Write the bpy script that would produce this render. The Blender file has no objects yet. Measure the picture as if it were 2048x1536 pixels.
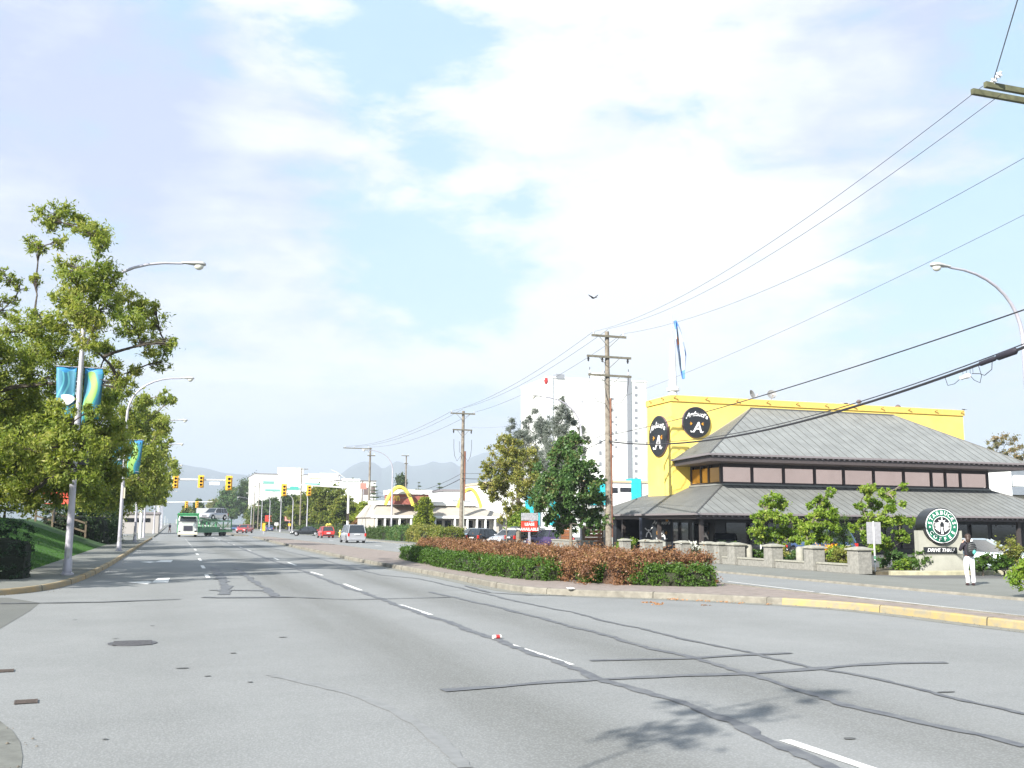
import bpy, math, random
import numpy as np
from mathutils import Vector, Matrix
R = math.radians
PI = math.pi
SC = bpy.context.scene
COL = SC.collection

# ------------------------------------------------------------------ camera
FPX, EYE = 2000.0, 1.85                 # focal length in pixels of the 2048 wide photo, eye height
PITCH, YAW, ROLL = math.atan(282/2000.), R(18.58), R(0.4)
f0 = np.array([math.sin(YAW)*math.cos(PITCH), math.cos(YAW)*math.cos(PITCH), math.sin(PITCH)])
_r = np.array([math.cos(YAW), -math.sin(YAW), 0.]); _u = np.cross(_r, f0)
r0 = _r*math.cos(ROLL)+_u*math.sin(ROLL); u0 = _u*math.cos(ROLL)-_r*math.sin(ROLL)
CAM = np.array([0, 0, EYE])
cd = bpy.data.cameras.new('camera'); cam = bpy.data.objects.new('camera', cd); COL.objects.link(cam)
cd.sensor_width = 36; cd.lens = 36*FPX/2048; cd.clip_start = 0.1; cd.clip_end = 40000
m = Matrix(((r0[0], u0[0], -f0[0], 0), (r0[1], u0[1], -f0[1], 0), (r0[2], u0[2], -f0[2], EYE), (0, 0, 0, 1)))
cam.matrix_world = m
SC.camera = cam
def ray(x, y): return FPX*f0+(x-1024)*r0+(768-y)*u0
def G(x, y, z=0.):
    d = ray(x, y); return CAM+d*((z-EYE)/d[2])
def AX(x, y, X):
    d = ray(x, y); return CAM+d*(X/d[0])
def AY(x, y, Y):
    d = ray(x, y); return CAM+d*(Y/d[1])
def AD(x, y, D): return CAM+ray(x, y)*(D/FPX)

# ------------------------------------------------------------------ light, sky, exposure
SUN_DIR = Vector((-.80, -.60, math.tan(R(31)))).normalized()     # towards the sun
SUN_EL = math.asin(SUN_DIR.z); SUN_AZ = math.atan2(SUN_DIR.x, SUN_DIR.y)
sl = bpy.data.lights.new('sun', 'SUN'); sl.energy = 3.8; sl.angle = R(0.55); sl.color = (1, .955, .88)
so = bpy.data.objects.new('sun', sl); COL.objects.link(so)
so.rotation_euler = SUN_DIR.to_track_quat('Z', 'Y').to_euler()
SC.view_settings.view_transform = 'Standard'; SC.view_settings.look = 'None'
SC.view_settings.exposure = 1.85; SC.view_settings.gamma = 1.0
SC.view_settings.use_curve_mapping = False
SC.cycles.volume_bounces = 0; SC.cycles.max_bounces = 6; SC.cycles.transparent_max_bounces = 8

world = bpy.data.worlds.new('World'); SC.world = world; world.use_nodes = True
nt = world.node_tree; nt.nodes.clear()
def nn(t, typ, **kw):
    n = t.nodes.new(typ)
    for k, v in kw.items():
        if k.startswith('i_'): n.inputs[k[2:].replace('_', ' ')].default_value = v
        else: setattr(n, k, v)
    return n
def mth(t, op, a, b=None, clamp=False):
    n = t.nodes.new('ShaderNodeMath'); n.operation = op; n.use_clamp = clamp
    for i, v in enumerate((a, b)):
        if v is None: continue
        if isinstance(v, (int, float)): n.inputs[i].default_value = v
        else: t.links.new(v, n.inputs[i])
    return n.outputs[0]
def mixc(t, f, a, b, mode='MIX'):
    n = t.nodes.new('ShaderNodeMix'); n.data_type = 'RGBA'; n.blend_type = mode
    for s, v in ((0, f), (6, a), (7, b)):
        if isinstance(v, (int, float)): n.inputs[s].default_value = v
        elif isinstance(v, tuple): n.inputs[s].default_value = v if len(v) == 4 else (*v, 1)
        else: t.links.new(v, n.inputs[s])
    return n.outputs[2]
def ramp(t, v, stops):
    n = t.nodes.new('ShaderNodeValToRGB'); e = n.color_ramp.elements
    while len(e) < len(stops): e.new(.5)
    for el, (p, c) in zip(e, stops):
        el.position = p; el.color = (c, c, c, 1) if isinstance(c, (int, float)) else (*c, 1)
    t.links.new(v, n.inputs[0]); return n.outputs[0]
sky = nn(nt, 'ShaderNodeTexSky', sky_type='NISHITA', sun_disc=False, sun_elevation=SUN_EL, sun_rotation=SUN_AZ,
         altitude=10, air_density=1.0, dust_density=1.5, ozone_density=1.2)
tc = nn(nt, 'ShaderNodeTexCoord')
sep = nn(nt, 'ShaderNodeSeparateXYZ'); nt.links.new(tc.outputs['Generated'], sep.inputs[0])
zz = mth(nt, 'MAXIMUM', sep.outputs[2], 0.0)
den = mth(nt, 'ADD', zz, 0.30)
comb = nn(nt, 'ShaderNodeCombineXYZ')
nt.links.new(mth(nt, 'DIVIDE', sep.outputs[0], den), comb.inputs[0]); nt.links.new(mth(nt, 'DIVIDE', sep.outputs[1], den), comb.inputs[1])
def wnoise(scale, detail, rough, off, dist=0.0):
    mp = nn(nt, 'ShaderNodeMapping'); mp.inputs['Location'].default_value = off
    nt.links.new(comb.outputs[0], mp.inputs[0])
    n = nn(nt, 'ShaderNodeTexNoise'); n.inputs['Scale'].default_value = scale; n.inputs['Detail'].default_value = detail
    n.inputs['Roughness'].default_value = rough; n.inputs['Distortion'].default_value = dist
    nt.links.new(mp.outputs[0], n.inputs['Vector']); return n.outputs['Fac']
cl = wnoise(1.3, 12, .58, (3.1, 1.7, 0), .3)
cl2 = wnoise(5.5, 9, .62, (7.3, 2.2, 0), .25)
cl3 = wnoise(1.9, 9, .60, (11.0, 5.5, 2.0), .5)
def gnoise(scale, sx, sz, loc, detail=9, rough=.6, dist=.4):
    mp_ = nn(nt, 'ShaderNodeMapping'); mp_.inputs['Scale'].default_value = (sx, sx, sz); mp_.inputs['Location'].default_value = loc; nt.links.new(tc.outputs['Generated'], mp_.inputs[0])
    n = nn(nt, 'ShaderNodeTexNoise'); n.inputs['Scale'].default_value = scale; n.inputs['Detail'].default_value = detail; n.inputs['Roughness'].default_value = rough; n.inputs['Distortion'].default_value = dist
    nt.links.new(mp_.outputs[0], n.inputs['Vector']); return mth(nt, 'SUBTRACT', n.outputs['Fac'], .5)
streak = gnoise(1.4, 3., 11., (0, 0, 0)); puff = gnoise(3.2, 3., 6.5, (4., 2., 1.), 10, .62, .2); fineq = gnoise(9., 2., 5., (1., 7., 3.), 8, .65)
def skyblob(px, py, rad):
    d = ray(px, py); d = d/np.linalg.norm(d)
    vm = nn(nt, 'ShaderNodeVectorMath', operation='DOT_PRODUCT'); vm.inputs[1].default_value = tuple(d)
    nrm = nn(nt, 'ShaderNodeVectorMath', operation='NORMALIZE'); nt.links.new(tc.outputs['Generated'], nrm.inputs[0]); nt.links.new(nrm.outputs[0], vm.inputs[0])
    mr = nn(nt, 'ShaderNodeMapRange', interpolation_type='SMOOTHSTEP')
    mr.inputs['From Min'].default_value = math.cos(rad/2020.); mr.inputs['From Max'].default_value = 1.0
    nt.links.new(vm.outputs['Value'], mr.inputs[0]); return mr.outputs[0]
def total(parts):
    t_ = parts[0]
    for p_ in parts[1:]: t_ = mth(nt, 'ADD', t_, p_)
    return t_
cov = total([mth(nt, 'MULTIPLY', streak, 1.15), mth(nt, 'MULTIPLY', puff, 1.35), mth(nt, 'MULTIPLY', fineq, .30), mth(nt, 'MULTIPLY', mth(nt, 'SUBTRACT', cl, .5), .7)]
            +[mth(nt, 'MULTIPLY', skyblob(px, py, rad), w) for px, py, rad, w in ((700, 60, 170, -.22), (850, 150, 200, -.36), (830, 450, 300, -.24), (960, 480, 240, -.26), (1140, 470, 200, -.10), (1960, 330, 340, -.12), (2000, 560, 220, -.10), (420, 60, 150, -.12), (330, 590, 200, -.08),
                (900, 300, 210, .26), (1040, 300, 170, .16), (1350, 200, 620, .22), (600, 220, 300, .20), (1400, 560, 420, .20), (1180, 720, 260, .25), (470, 470, 300, .12), (560, 680, 340, .14), (150, 230, 380, .12), (1750, 180, 260, .12))])
mask = ramp(nt, mth(nt, 'ADD', cov, .545), [(.34, 0.12), (.46, .45), (.58, .8), (.74, 1.0)])
shade = total([mth(nt, 'MULTIPLY', streak, -1.2), mth(nt, 'MULTIPLY', puff, -.7), mth(nt, 'MULTIPLY', fineq, -.25), mth(nt, 'MULTIPLY', mth(nt, 'SUBTRACT', cl3, .5), .8)]
            +[mth(nt, 'MULTIPLY', skyblob(px, py, rad), w) for px, py, rad, w in ((1250, 250, 700, -.42), (60, 250, 420, .28), (420, 290, 330, .30), (760, 330, 260, .16), (150, 40, 300, .16), (1760, 160, 380, .44), (1250, 370, 200, .20), (620, 180, 220, -.22), (1400, 620, 420, -.3), (1180, 720, 280, -.25), (480, 440, 260, -.2), (900, 720, 300, .05), (1850, 650, 300, .08))])
shm = ramp(nt, mth(nt, 'ADD', shade, .55), [(.24, 0.0), (.42, .25), (.60, .6), (.90, 1.0)])
ccol = mixc(nt, shm, (.314, .323, .334), (.172, .195, .262))
skyl = mixc(nt, 1.0, sky.outputs[0], (.075, .075, .075), 'MULTIPLY')
skyl = mixc(nt, .75, skyl, (.150, .236, .306))
full = mixc(nt, mask, skyl, ccol)
hz = ramp(nt, mth(nt, 'ADD', zz, mth(nt, 'MULTIPLY', streak, .10)), [(0.0, 1.0), (.045, .9), (.10, .45), (.17, 0.0)])
full = mixc(nt, hz, full, (.212, .238, .266))
bg = nn(nt, 'ShaderNodeBackground'); bg.inputs['Strength'].default_value = 1.0
nt.links.new(full, bg.inputs[0])
wo = nn(nt, 'ShaderNodeOutputWorld'); nt.links.new(bg.outputs[0], wo.inputs[0])

# ------------------------------------------------------------------ materials
MATS = {}
def mat(name, col, rough=.7, metal=0., nz=None, bump=None, spec=None, emit=None, alpha=None, trans=None, coat=None):
    """nz = (scale, amount[, colour2]) tone variation of the material itself; bump = (scale, strength)"""
    if name in MATS: return MATS[name]
    M = bpy.data.materials.new(name); M.use_nodes = True; t = M.node_tree
    b = t.nodes['Principled BSDF']; b.inputs['Roughness'].default_value = rough; b.inputs['Metallic'].default_value = metal
    if spec is not None: b.inputs['Specular IOR Level'].default_value = spec
    if coat: b.inputs['Coat Weight'].default_value = coat; b.inputs['Coat Roughness'].default_value = .08
    c = (*col, 1)
    b.inputs['Base Color'].default_value = c
    g = None
    if nz or bump: g = nn(t, 'ShaderNodeTexCoord')
    if nz:
        n = nn(t, 'ShaderNodeTexNoise'); n.inputs['Scale'].default_value = nz[0]; n.inputs['Detail'].default_value = 6; n.inputs['Roughness'].default_value = .65
        t.links.new(g.outputs['Object'], n.inputs['Vector'])
        c2 = nz[2] if len(nz) > 2 else tuple(x*(1-nz[1]) for x in col)
        cm = mixc(t, ramp(t, n.outputs['Fac'], [(.35, 0.), (.65, 1.)]), c, tuple(c2))
        t.links.new(cm, b.inputs['Base Color'])
    if bump:
        n2 = nn(t, 'ShaderNodeTexNoise'); n2.inputs['Scale'].default_value = bump[0]; n2.inputs['Detail'].default_value = 4
        t.links.new(g.outputs['Object'], n2.inputs['Vector'])
        bp = nn(t, 'ShaderNodeBump'); bp.inputs['Strength'].default_value = bump[1]; bp.inputs['Distance'].default_value = .02
        t.links.new(n2.outputs['Fac'], bp.inputs['Height']); t.links.new(bp.outputs[0], b.inputs['Normal'])
    if emit: b.inputs['Emission Color'].default_value = (*emit[0], 1); b.inputs['Emission Strength'].default_value = emit[1]
    MATS[name] = M; return M
def leafmat(name, cols, trans=.35, clump=.6):
    """leaves: a colour per leaf between several, clumps of slightly different hue, some light through"""
    if name in MATS: return MATS[name]
    M = bpy.data.materials.new(name); M.use_nodes = True; t = M.node_tree; t.nodes.clear()
    geo = nn(t, 'ShaderNodeNewGeometry'); tcd = nn(t, 'ShaderNodeTexCoord')
    n = nn(t, 'ShaderNodeTexNoise'); n.inputs['Scale'].default_value = clump; n.inputs['Detail'].default_value = 3
    t.links.new(tcd.outputs['Object'], n.inputs['Vector'])
    v = mth(t, 'ADD', mth(t, 'MULTIPLY', geo.outputs['Random Per Island'], .55), mth(t, 'MULTIPLY', mth(t, 'SUBTRACT', n.outputs['Fac'], .3), 1.1), True)
    k = len(cols)
    c = ramp(t, v, [(i/(k-1), cc) for i, cc in enumerate(cols)])
    d = nn(t, 'ShaderNodeBsdfPrincipled'); d.inputs['Roughness'].default_value = .5; d.inputs['Specular IOR Level'].default_value = .35
    tr = nn(t, 'ShaderNodeBsdfTranslucent'); mx = nn(t, 'ShaderNodeMixShader'); mx.inputs[0].default_value = trans
    t.links.new(c, d.inputs['Base Color'])
    t.links.new(mixc(t, 1.0, c, (1.25, 1.35, .7), 'MULTIPLY'), tr.inputs['Color'])
    t.links.new(d.outputs[0], mx.inputs[1]); t.links.new(tr.outputs[0], mx.inputs[2])
    o = nn(t, 'ShaderNodeOutputMaterial'); t.links.new(mx.outputs[0], o.inputs[0])
    MATS[name] = M; return M

# ------------------------------------------------------------------ mesh builder
class MB:
    def __init__(s): s.v = []; s.f = []; s.mi = []; s.k = 0; s.M = None
    def add(s, vs, fs):
        o = len(s.v)
        if s.M is not None: vs = [tuple(s.M @ Vector(p)) for p in vs]
        s.v += [tuple(map(float, p)) for p in vs]; s.f += [tuple(i+o for i in f) for f in fs]; s.mi += [s.k]*len(fs); return s
    def box(s, x0, x1, y0, y1, z0, z1):
        return s.add([(x0, y0, z0), (x1, y0, z0), (x1, y1, z0), (x0, y1, z0), (x0, y0, z1), (x1, y0, z1), (x1, y1, z1), (x0, y1, z1)],
                     [(0, 3, 2, 1), (4, 5, 6, 7), (0, 1, 5, 4), (1, 2, 6, 5), (2, 3, 7, 6), (3, 0, 4, 7)])
    def cbox(s, c, sx, sy, sz): return s.box(c[0]-sx/2, c[0]+sx/2, c[1]-sy/2, c[1]+sy/2, c[2]-sz/2, c[2]+sz/2)
    def frus(s, x0, x1, y0, y1, z0, z1, ix, iy=None):
        iy = ix if iy is None else iy
        return s.add([(x0, y0, z0), (x1, y0, z0), (x1, y1, z0), (x0, y1, z0), (x0+ix, y0+iy, z1), (x1-ix, y0+iy, z1), (x1-ix, y1-iy, z1), (x0+ix, y1-iy, z1)],
                     [(0, 3, 2, 1), (4, 5, 6, 7), (0, 1, 5, 4), (1, 2, 6, 5), (2, 3, 7, 6), (3, 0, 4, 7)])
    def tube(s, pts, rad, n=8, cap=True, ax=None):
        P = [Vector(tuple(map(float, p))) for p in pts]; k = len(P)
        rs = [rad]*k if isinstance(rad, (int, float)) else rad
        vs = []; up = None
        for i, p in enumerate(P):
            t = (P[min(i+1, k-1)]-P[max(i-1, 0)])
            if t.length < 1e-9: t = Vector((0, 0, 1))
            t.normalize()
            if up is None:
                up = Vector((0, 0, 1)) if abs(t.z) < .9 else Vector((1, 0, 0))
                if ax: up = Vector(ax)
            a = (up-t*up.dot(t))
            if a.length < 1e-6: a = t.orthogonal()
            a.normalize(); b = t.cross(a); up = a
            for j in range(n):
                q = 2*PI*j/n+(PI/n if n == 4 else 0); vs.append(p+(a*math.cos(q)+b*math.sin(q))*rs[i])
        fs = [(i*n+j, i*n+(j+1) % n, (i+1)*n+(j+1) % n, (i+1)*n+j) for i in range(k-1) for j in range(n)]
        if cap: fs += [tuple(reversed(range(n))), tuple(range((k-1)*n, k*n))]
        return s.add(vs, fs)
    def cyl(s, a, b, r, n=12, r2=None): return s.tube([a, b], [r, r if r2 is None else r2], n)
    def lathe(s, prof, c=(0, 0, 0), n=16, axis='z'):
        vs = []
        for (r, h) in prof:
            for j in range(n):
                q = 2*PI*j/n; x, y = r*math.cos(q), r*math.sin(q)
                p = (x, y, h) if axis == 'z' else ((x, h, y) if axis == 'y' else (h, x, y))
                vs.append((p[0]+c[0], p[1]+c[1], p[2]+c[2]))
        k = len(prof)
        fs = [(i*n+j, i*n+(j+1) % n, (i+1)*n+(j+1) % n, (i+1)*n+j) for i in range(k-1) for j in range(n)]
        fs += [tuple(reversed(range(n))), tuple(range((k-1)*n, k*n))]
        return s.add(vs, fs)
    def prism(s, poly, d0, d1, plane='xy'):
        """extrude a 2-D polygon between d0 and d1 along the third axis"""
        f = {'xy': lambda u, v, w: (u, v, w), 'xz': lambda u, v, w: (u, w, v), 'yz': lambda u, v, w: (w, u, v)}[plane]
        n = len(poly); vs = [f(u, v, d0) for u, v in poly]+[f(u, v, d1) for u, v in poly]
        return s.add(vs, [tuple(reversed(range(n))), tuple(range(n, 2*n))]+[(i, (i+1) % n, n+(i+1) % n, n+i) for i in range(n)])
    def sph(s, c, r, n=10, m=6):
        rx, ry, rz = (r, r, r) if isinstance(r, (int, float)) else r
        prof = [(math.sin(PI*i/m), -math.cos(PI*i/m)) for i in range(m+1)]
        vs = [(c[0]+rx*max(a, .001)*math.cos(2*PI*j/n), c[1]+ry*max(a, .001)*math.sin(2*PI*j/n), c[2]+rz*b) for a, b in prof for j in range(n)]
        return s.add(vs, [(i*n+j, i*n+(j+1) % n, (i+1)*n+(j+1) % n, (i+1)*n+j) for i in range(m) for j in range(n)])
    def build(s, name, m, parent=None, smooth=False, bevel=0, fix=True):
        me = bpy.data.meshes.new(name); me.from_pydata(s.v, [], s.f)
        ms = m if isinstance(m, (list, tuple)) else [m]
        for x in ms: me.materials.append(x)
        if len(ms) > 1: me.polygons.foreach_set('material_index', s.mi)
        if fix:
            import bmesh
            bm = bmesh.new(); bm.from_mesh(me); bmesh.ops.recalc_face_normals(bm, faces=bm.faces); bm.to_mesh(me); bm.free()
        if smooth:
            me.polygons.foreach_set('use_smooth', [True]*len(me.polygons))
            try: me.set_sharp_from_angle(angle=R(38))
            except Exception: pass
        o = bpy.data.objects.new(name, me); COL.objects.link(o)
        if parent: o.parent = parent
        if bevel:
            bv = o.modifiers.new('bevel', 'BEVEL'); bv.width = bevel; bv.segments = 2; bv.limit_method = 'ANGLE'
        return o
def tag(o, label=None, cat=None, group=None, kind=None):
    if label: o['label'] = label
    if cat: o['category'] = cat
    if group: o['group'] = group
    if kind: o['kind'] = kind
    return o
def thing(name, label, cat, loc=(0, 0, 0), rz=0., group=None):
    o = bpy.data.objects.new(name, None); COL.objects.link(o); o.location = tuple(map(float, loc)); o.rotation_euler = (0, 0, rz)
    o.empty_display_size = .3
    return tag(o, label, cat, group)
def kids(o): return [c for c in bpy.data.objects if c.parent == o]
def dup(o, loc, rz=0., label=None, scale=None, group=None):
    def cp(src, par):
        c = src.copy(); COL.objects.link(c)
        if par: c.parent = par
        for ch in kids(src): cp(ch, c)
        return c
    c = cp(o, None); c.location = tuple(map(float, loc)); c.rotation_euler = (0, 0, rz)
    if scale: c.scale = (scale,)*3 if isinstance(scale, (int, float)) else scale
    if label: c['label'] = label
    if group: c['group'] = group
    return c
def struct(name, mb, m, **k): return tag(mb.build(name, m, **k), kind='structure')
def text_mesh(txt, size, depth=.01, offset=0., shear=0., space=1.):
    """letters as (verts, faces), centred on x, baseline 0, in the xz plane facing -y"""
    cu = bpy.data.curves.new('lettering', 'FONT'); cu.body = txt; cu.size = size; cu.extrude = depth; cu.offset = offset
    cu.shear = shear; cu.align_x = 'CENTER'; cu.space_character = space; cu.resolution_u = 3
    ob = bpy.data.objects.new('lettering', cu); COL.objects.link(ob)
    dg = bpy.context.evaluated_depsgraph_get(); me = bpy.data.meshes.new_from_object(ob.evaluated_get(dg))
    vs = [(v.co.x, -v.co.z, v.co.y) for v in me.vertices]; fs = [tuple(p.vertices) for p in me.polygons]
    bpy.data.objects.remove(ob); bpy.data.curves.remove(cu); bpy.data.meshes.remove(me)
    return vs, fs
def put_text(mb, txt, size, x=0, y=0, z=0, rot=0., **k):
    vs, fs = text_mesh(txt, size, **k); c, s_ = math.cos(rot), math.sin(rot)
    mb.add([(x+a*c-b*s_, y+d, z+a*s_+b*c) for a, d, b in vs], fs)
def arc_text(mb, txt, size, r, a0, a1, y=0, flip=False, sx=1., **k):
    n = len(txt)
    for i, ch in enumerate(txt):
        a = a0+(a1-a0)*i/(n-1)
        rot = a-PI/2 if not flip else a+PI/2
        put_text(mb, ch, size, r*math.cos(a)*sx, y, r*math.sin(a), rot, **k)

# ================================================================== the ground and the road
def asphalt(name, base, dark, streak=False, speck=.5):
    M = bpy.data.materials.new(name); M.use_nodes = True; t = M.node_tree; b = t.nodes['Principled BSDF']
    b.inputs['Roughness'].default_value = .85; b.inputs['Specular IOR Level'].default_value = .25
    g = nn(t, 'ShaderNodeTexCoord'); P = g.outputs['Object']
    def no(sc, det=4, ro=.6, vec=P):
        n = nn(t, 'ShaderNodeTexNoise'); n.inputs['Scale'].default_value = sc; n.inputs['Detail'].default_value = det; n.inputs['Roughness'].default_value = ro
        t.links.new(vec, n.inputs['Vector']); return n.outputs['Fac']
    big = mth(t, 'ADD', mth(t, 'MULTIPLY', ramp(t, no(.09, 5), [(.35, 0.), (.65, 1.)]), .6), mth(t, 'MULTIPLY', ramp(t, no(.45, 6, .7), [(.38, 0.), (.62, 1.)]), .5)); mid = ramp(t, no(1.3, 6, .7), [(.3, 0.), (.7, 1.)]); fine = ramp(t, no(55, 3, .8), [(.3, 0.), (.72, 1.)])
    c = mixc(t, mth(t, 'MULTIPLY', big, .9), base, dark)
    c = mixc(t, mth(t, 'MULTIPLY', mid, .32), c, dark)
    if streak:
        sp = nn(t, 'ShaderNodeSeparateXYZ'); t.links.new(P, sp.inputs[0]); X = sp.outputs[0]
        mp = nn(t, 'ShaderNodeMapping'); mp.inputs['Scale'].default_value = (.9, .07, 1); t.links.new(P, mp.inputs[0])
        st = ramp(t, no(1.0, 5, .6, mp.outputs[0]), [(.35, .45), (.65, 1.)])
        tot = None
        for cx, wd, am in ((3.35, .9, 1.0), (6.6, .75, .95), (-.2, .8, .3), (11.0, 1.0, .25), (17.6, .7, .25)):   # oil worn down the middle of each lane
            d = mth(t, 'DIVIDE', mth(t, 'SUBTRACT', X, cx), wd); w = mth(t, 'MULTIPLY', mth(t, 'POWER', 2.718, mth(t, 'MULTIPLY', mth(t, 'MULTIPLY', d, d), -1.)), am)
            tot = w if tot is None else mth(t, 'ADD', tot, w)
        c = mixc(t, mth(t, 'MULTIPLY', mth(t, 'MULTIPLY', tot, st), .95, ), c, tuple(x*.46 for x in base[:2])+(base[2]*.43,))
    vor = nn(t, 'ShaderNodeTexVoronoi'); vor.inputs['Scale'].default_value = 38; t.links.new(P, vor.inputs['Vector'])
    stone = ramp(t, vor.outputs['Distance'], [(.0, 1.), (.35, .35), (.6, 0.)])
    c = mixc(t, mth(t, 'MULTIPLY', fine, speck*.5), c, tuple(x*.52 for x in base))
    c = mixc(t, mth(t, 'MULTIPLY', stone, speck*.35), c, tuple(min(.5, x*1.45) for x in base))
    t.links.new(c, b.inputs['Base Color'])
    bp = nn(t, 'ShaderNodeBump'); bp.inputs['Strength'].default_value = .35; bp.inputs['Distance'].default_value = .006
    t.links.new(mth(t, 'ADD', fine, stone), bp.inputs['Height']); t.links.new(bp.outputs[0], b.inputs['Normal'])
    return M
M_ROAD = asphalt('asphalt_road', (.258, .266, .266), (.188, .196, .196), True, 1.1)
M_LOT = asphalt('asphalt_lot', (.13, .13, .128), (.09, .09, .09), False, .4)
M_WALK = asphalt('pavement', (.20, .205, .19), (.14, .145, .13), False, .35)
M_SIDE = asphalt('side_street_asphalt', (.155, .16, .15), (.11, .115, .11), False, .4)
M_KERB = mat('kerb_concrete', (.225, .21, .175), .9, nz=(3, .4), bump=(30, .4))
M_YKERB = mat('yellow_kerb', (.33, .25, .10), .85, nz=(4, .4, (.22, .20, .15)), bump=(30, .4))
M_BKERB = mat('worn_kerb', (.36, .25, .12), .9, nz=(2.5, .4, (.24, .22, .16)), bump=(30, .4))
M_BRICK = mat('red_pavers', (.245, .205, .182), .9, nz=(4, .3), bump=(20, .3))
M_WHITE = mat('white_paint', (.72, .72, .70), .7, nz=(14, .22))
M_TAR = mat('tar', (.075, .08, .092), .65, nz=(5, .5, (.13, .136, .142)))
M_GRASS = mat('lawn', (.045, .115, .022), .9, nz=(6, .5, (.02, .065, .012)), bump=(60, .8))
M_GROUND = mat('earth', (.12, .13, .085), .95, nz=(.02, .4, (.07, .10, .05)))
M_GUTTER = mat('gutter', (.205, .205, .18), .9, nz=(5, .3))

def poly_sheet(name, pts, z, m, **k):
    mb = MB(); mb.add([(p[0], p[1], z) for p in pts], [tuple(range(len(pts)))]); o = struct(name, mb, m, **k); return o
def slab(name, pts, z0, z1, m):
    mb = MB(); mb.prism([(p[0], p[1]) for p in pts], z0, z1); return struct(name, mb, m)
def offset_line(P, d):
    out = []
    for i, p in enumerate(P):
        a = Vector(P[max(i-1, 0)][:2]); b = Vector(P[min(i+1, len(P)-1)][:2]); t = (b-a).normalized(); n = Vector((-t.y, t.x))
        out.append((p[0]+n.x*d, p[1]+n.y*d))
    return out
def smooth_line(P, it=2):
    P = [tuple(p[:2]) for p in P]
    for _ in range(it):
        Q = [P[0]]
        for a, b in zip(P, P[1:]):
            Q += [(a[0]*.75+b[0]*.25, a[1]*.75+b[1]*.25), (a[0]*.25+b[0]*.75, a[1]*.25+b[1]*.75)]
        P = Q+[P[-1]]
    return P
def kerb_mesh(mb, P, w, z0, z1, side=1):
    """a bevelled kerb standing from line P towards its left (side=1)"""
    prof = [(0, z0), (.015, z1-.03), (.04, z1), (w, z1), (w, z0)]
    L = [offset_line(P, side*o) for o, _ in prof]; n = len(prof); vs = []
    for i in range(len(P)):
        for j, (_, z) in enumerate(prof): vs.append((L[j][i][0], L[j][i][1], z))
    mb.add(vs, [(i*n+j, i*n+(j+1) % n, (i+1)*n+(j+1) % n, (i+1)*n+j) for i in range(len(P)-1) for j in range(n)]+[tuple(range(n)), tuple(range((len(P)-1)*n, len(P)*n))])
def kerb_joints(name, P, z1, side=1, step=3.0):
    mb = MB(); acc = 1.0
    for a, b in zip(P, P[1:]):
        L = math.hypot(b[0]-a[0], b[1]-a[1])
        while acc < L:
            if not (-2 < a[1] < 130): break
            t = acc/L; x, y = a[0]+(b[0]-a[0])*t, a[1]+(b[1]-a[1])*t; ux, uy = (b[0]-a[0])/L, (b[1]-a[1])/L; nx_, ny_ = -uy*side, ux*side; w_ = rndk.uniform(.006, .014)
            q = []
            for o_, z in ((-.006, .0), (.006, z1-.022), (.035, z1+.006), (.17, z1+.006), (.17, z1-.05), (.03, 0)):
                for s_ in (-1, 1): q.append((x+nx_*o_+ux*w_*s_, y+ny_*o_+uy*w_*s_, z))
            m_ = len(q)//2; mb.add(q, [(2*i, 2*i+1, (2*i+3) % len(q), (2*i+2) % len(q)) for i in range(m_)]+[tuple(range(0, len(q), 2)), tuple(range(1, len(q), 2))]); acc += step
        acc -= L
        if acc < 0: acc = 0.5
    return struct(name, mb, mat('joint_grime', (.075, .07, .055), .9))
rndk = random.Random(3)
def ribbon(mb, P, w, z=.005, jit=0., rnd=None):
    L = []
    for i, p in enumerate(P):
        ww = w*(1+(rnd.uniform(-jit, jit) if rnd else 0)); L.append(ww)
    vs = []
    for i, p in enumerate(P):
        a = Vector(P[max(i-1, 0)][:2]); b = Vector(P[min(i+1, len(P)-1)][:2]); t = (b-a).normalized(); n = Vector((-t.y, t.x))
        vs += [(p[0]-n.x*L[i]/2, p[1]-n.y*L[i]/2, z), (p[0]+n.x*L[i]/2, p[1]+n.y*L[i]/2, z)]
    mb.add(vs, [(2*i, 2*i+1, 2*i+3, 2*i+2) for i in range(len(P)-1)])

poly_sheet('ground', [(-9000, -300), (9000, -300), (9000, 9500), (-9000, 9500)], -.12, M_GROUND)
poly_sheet('road', [(-60, -40), (21.4, -40), (21.4, 1500), (-60, 1500)], 0, M_ROAD)
poly_sheet('parking_lot', [(21.4, -40), (120, -40), (120, 330), (21.4, 330)], -.004, M_LOT)

# left footpath, its kerb curving round into the side street
LK = smooth_line([(-30, 26.6), (-10, 27.3), (-4.6, 27.9), (-3.3, 29.3), (-2.6, 33.5), (-2.35, 45), (-2.3, 60), (-2.2, 90), (-2.0, 120), (-2.0, 124)])
slab('left_footpath', offset_line(LK, .1)+[(-4.7, 124), (-4.7, 60), (-4.7, 42), (-5.4, 35), (-9, 31.8), (-30, 31.0)], -.01, .13, M_WALK)
mb = MB(); kerb_mesh(mb, LK, .16, -.01, .15, 1); struct('left_kerb', mb, M_BKERB)
LK2 = [(-2.0, 134), (-1.9, 170), (-1.9, 300), (-1.9, 700)]
slab('far_left_footpath', offset_line(LK2, .1)+[(-5.4, 700), (-5.6, 134)], -.01, .13, M_WALK)
mb = MB(); kerb_mesh(mb, LK2, .16, -.01, .15, 1); struct('far_left_kerb', mb, M_KERB)
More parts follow.
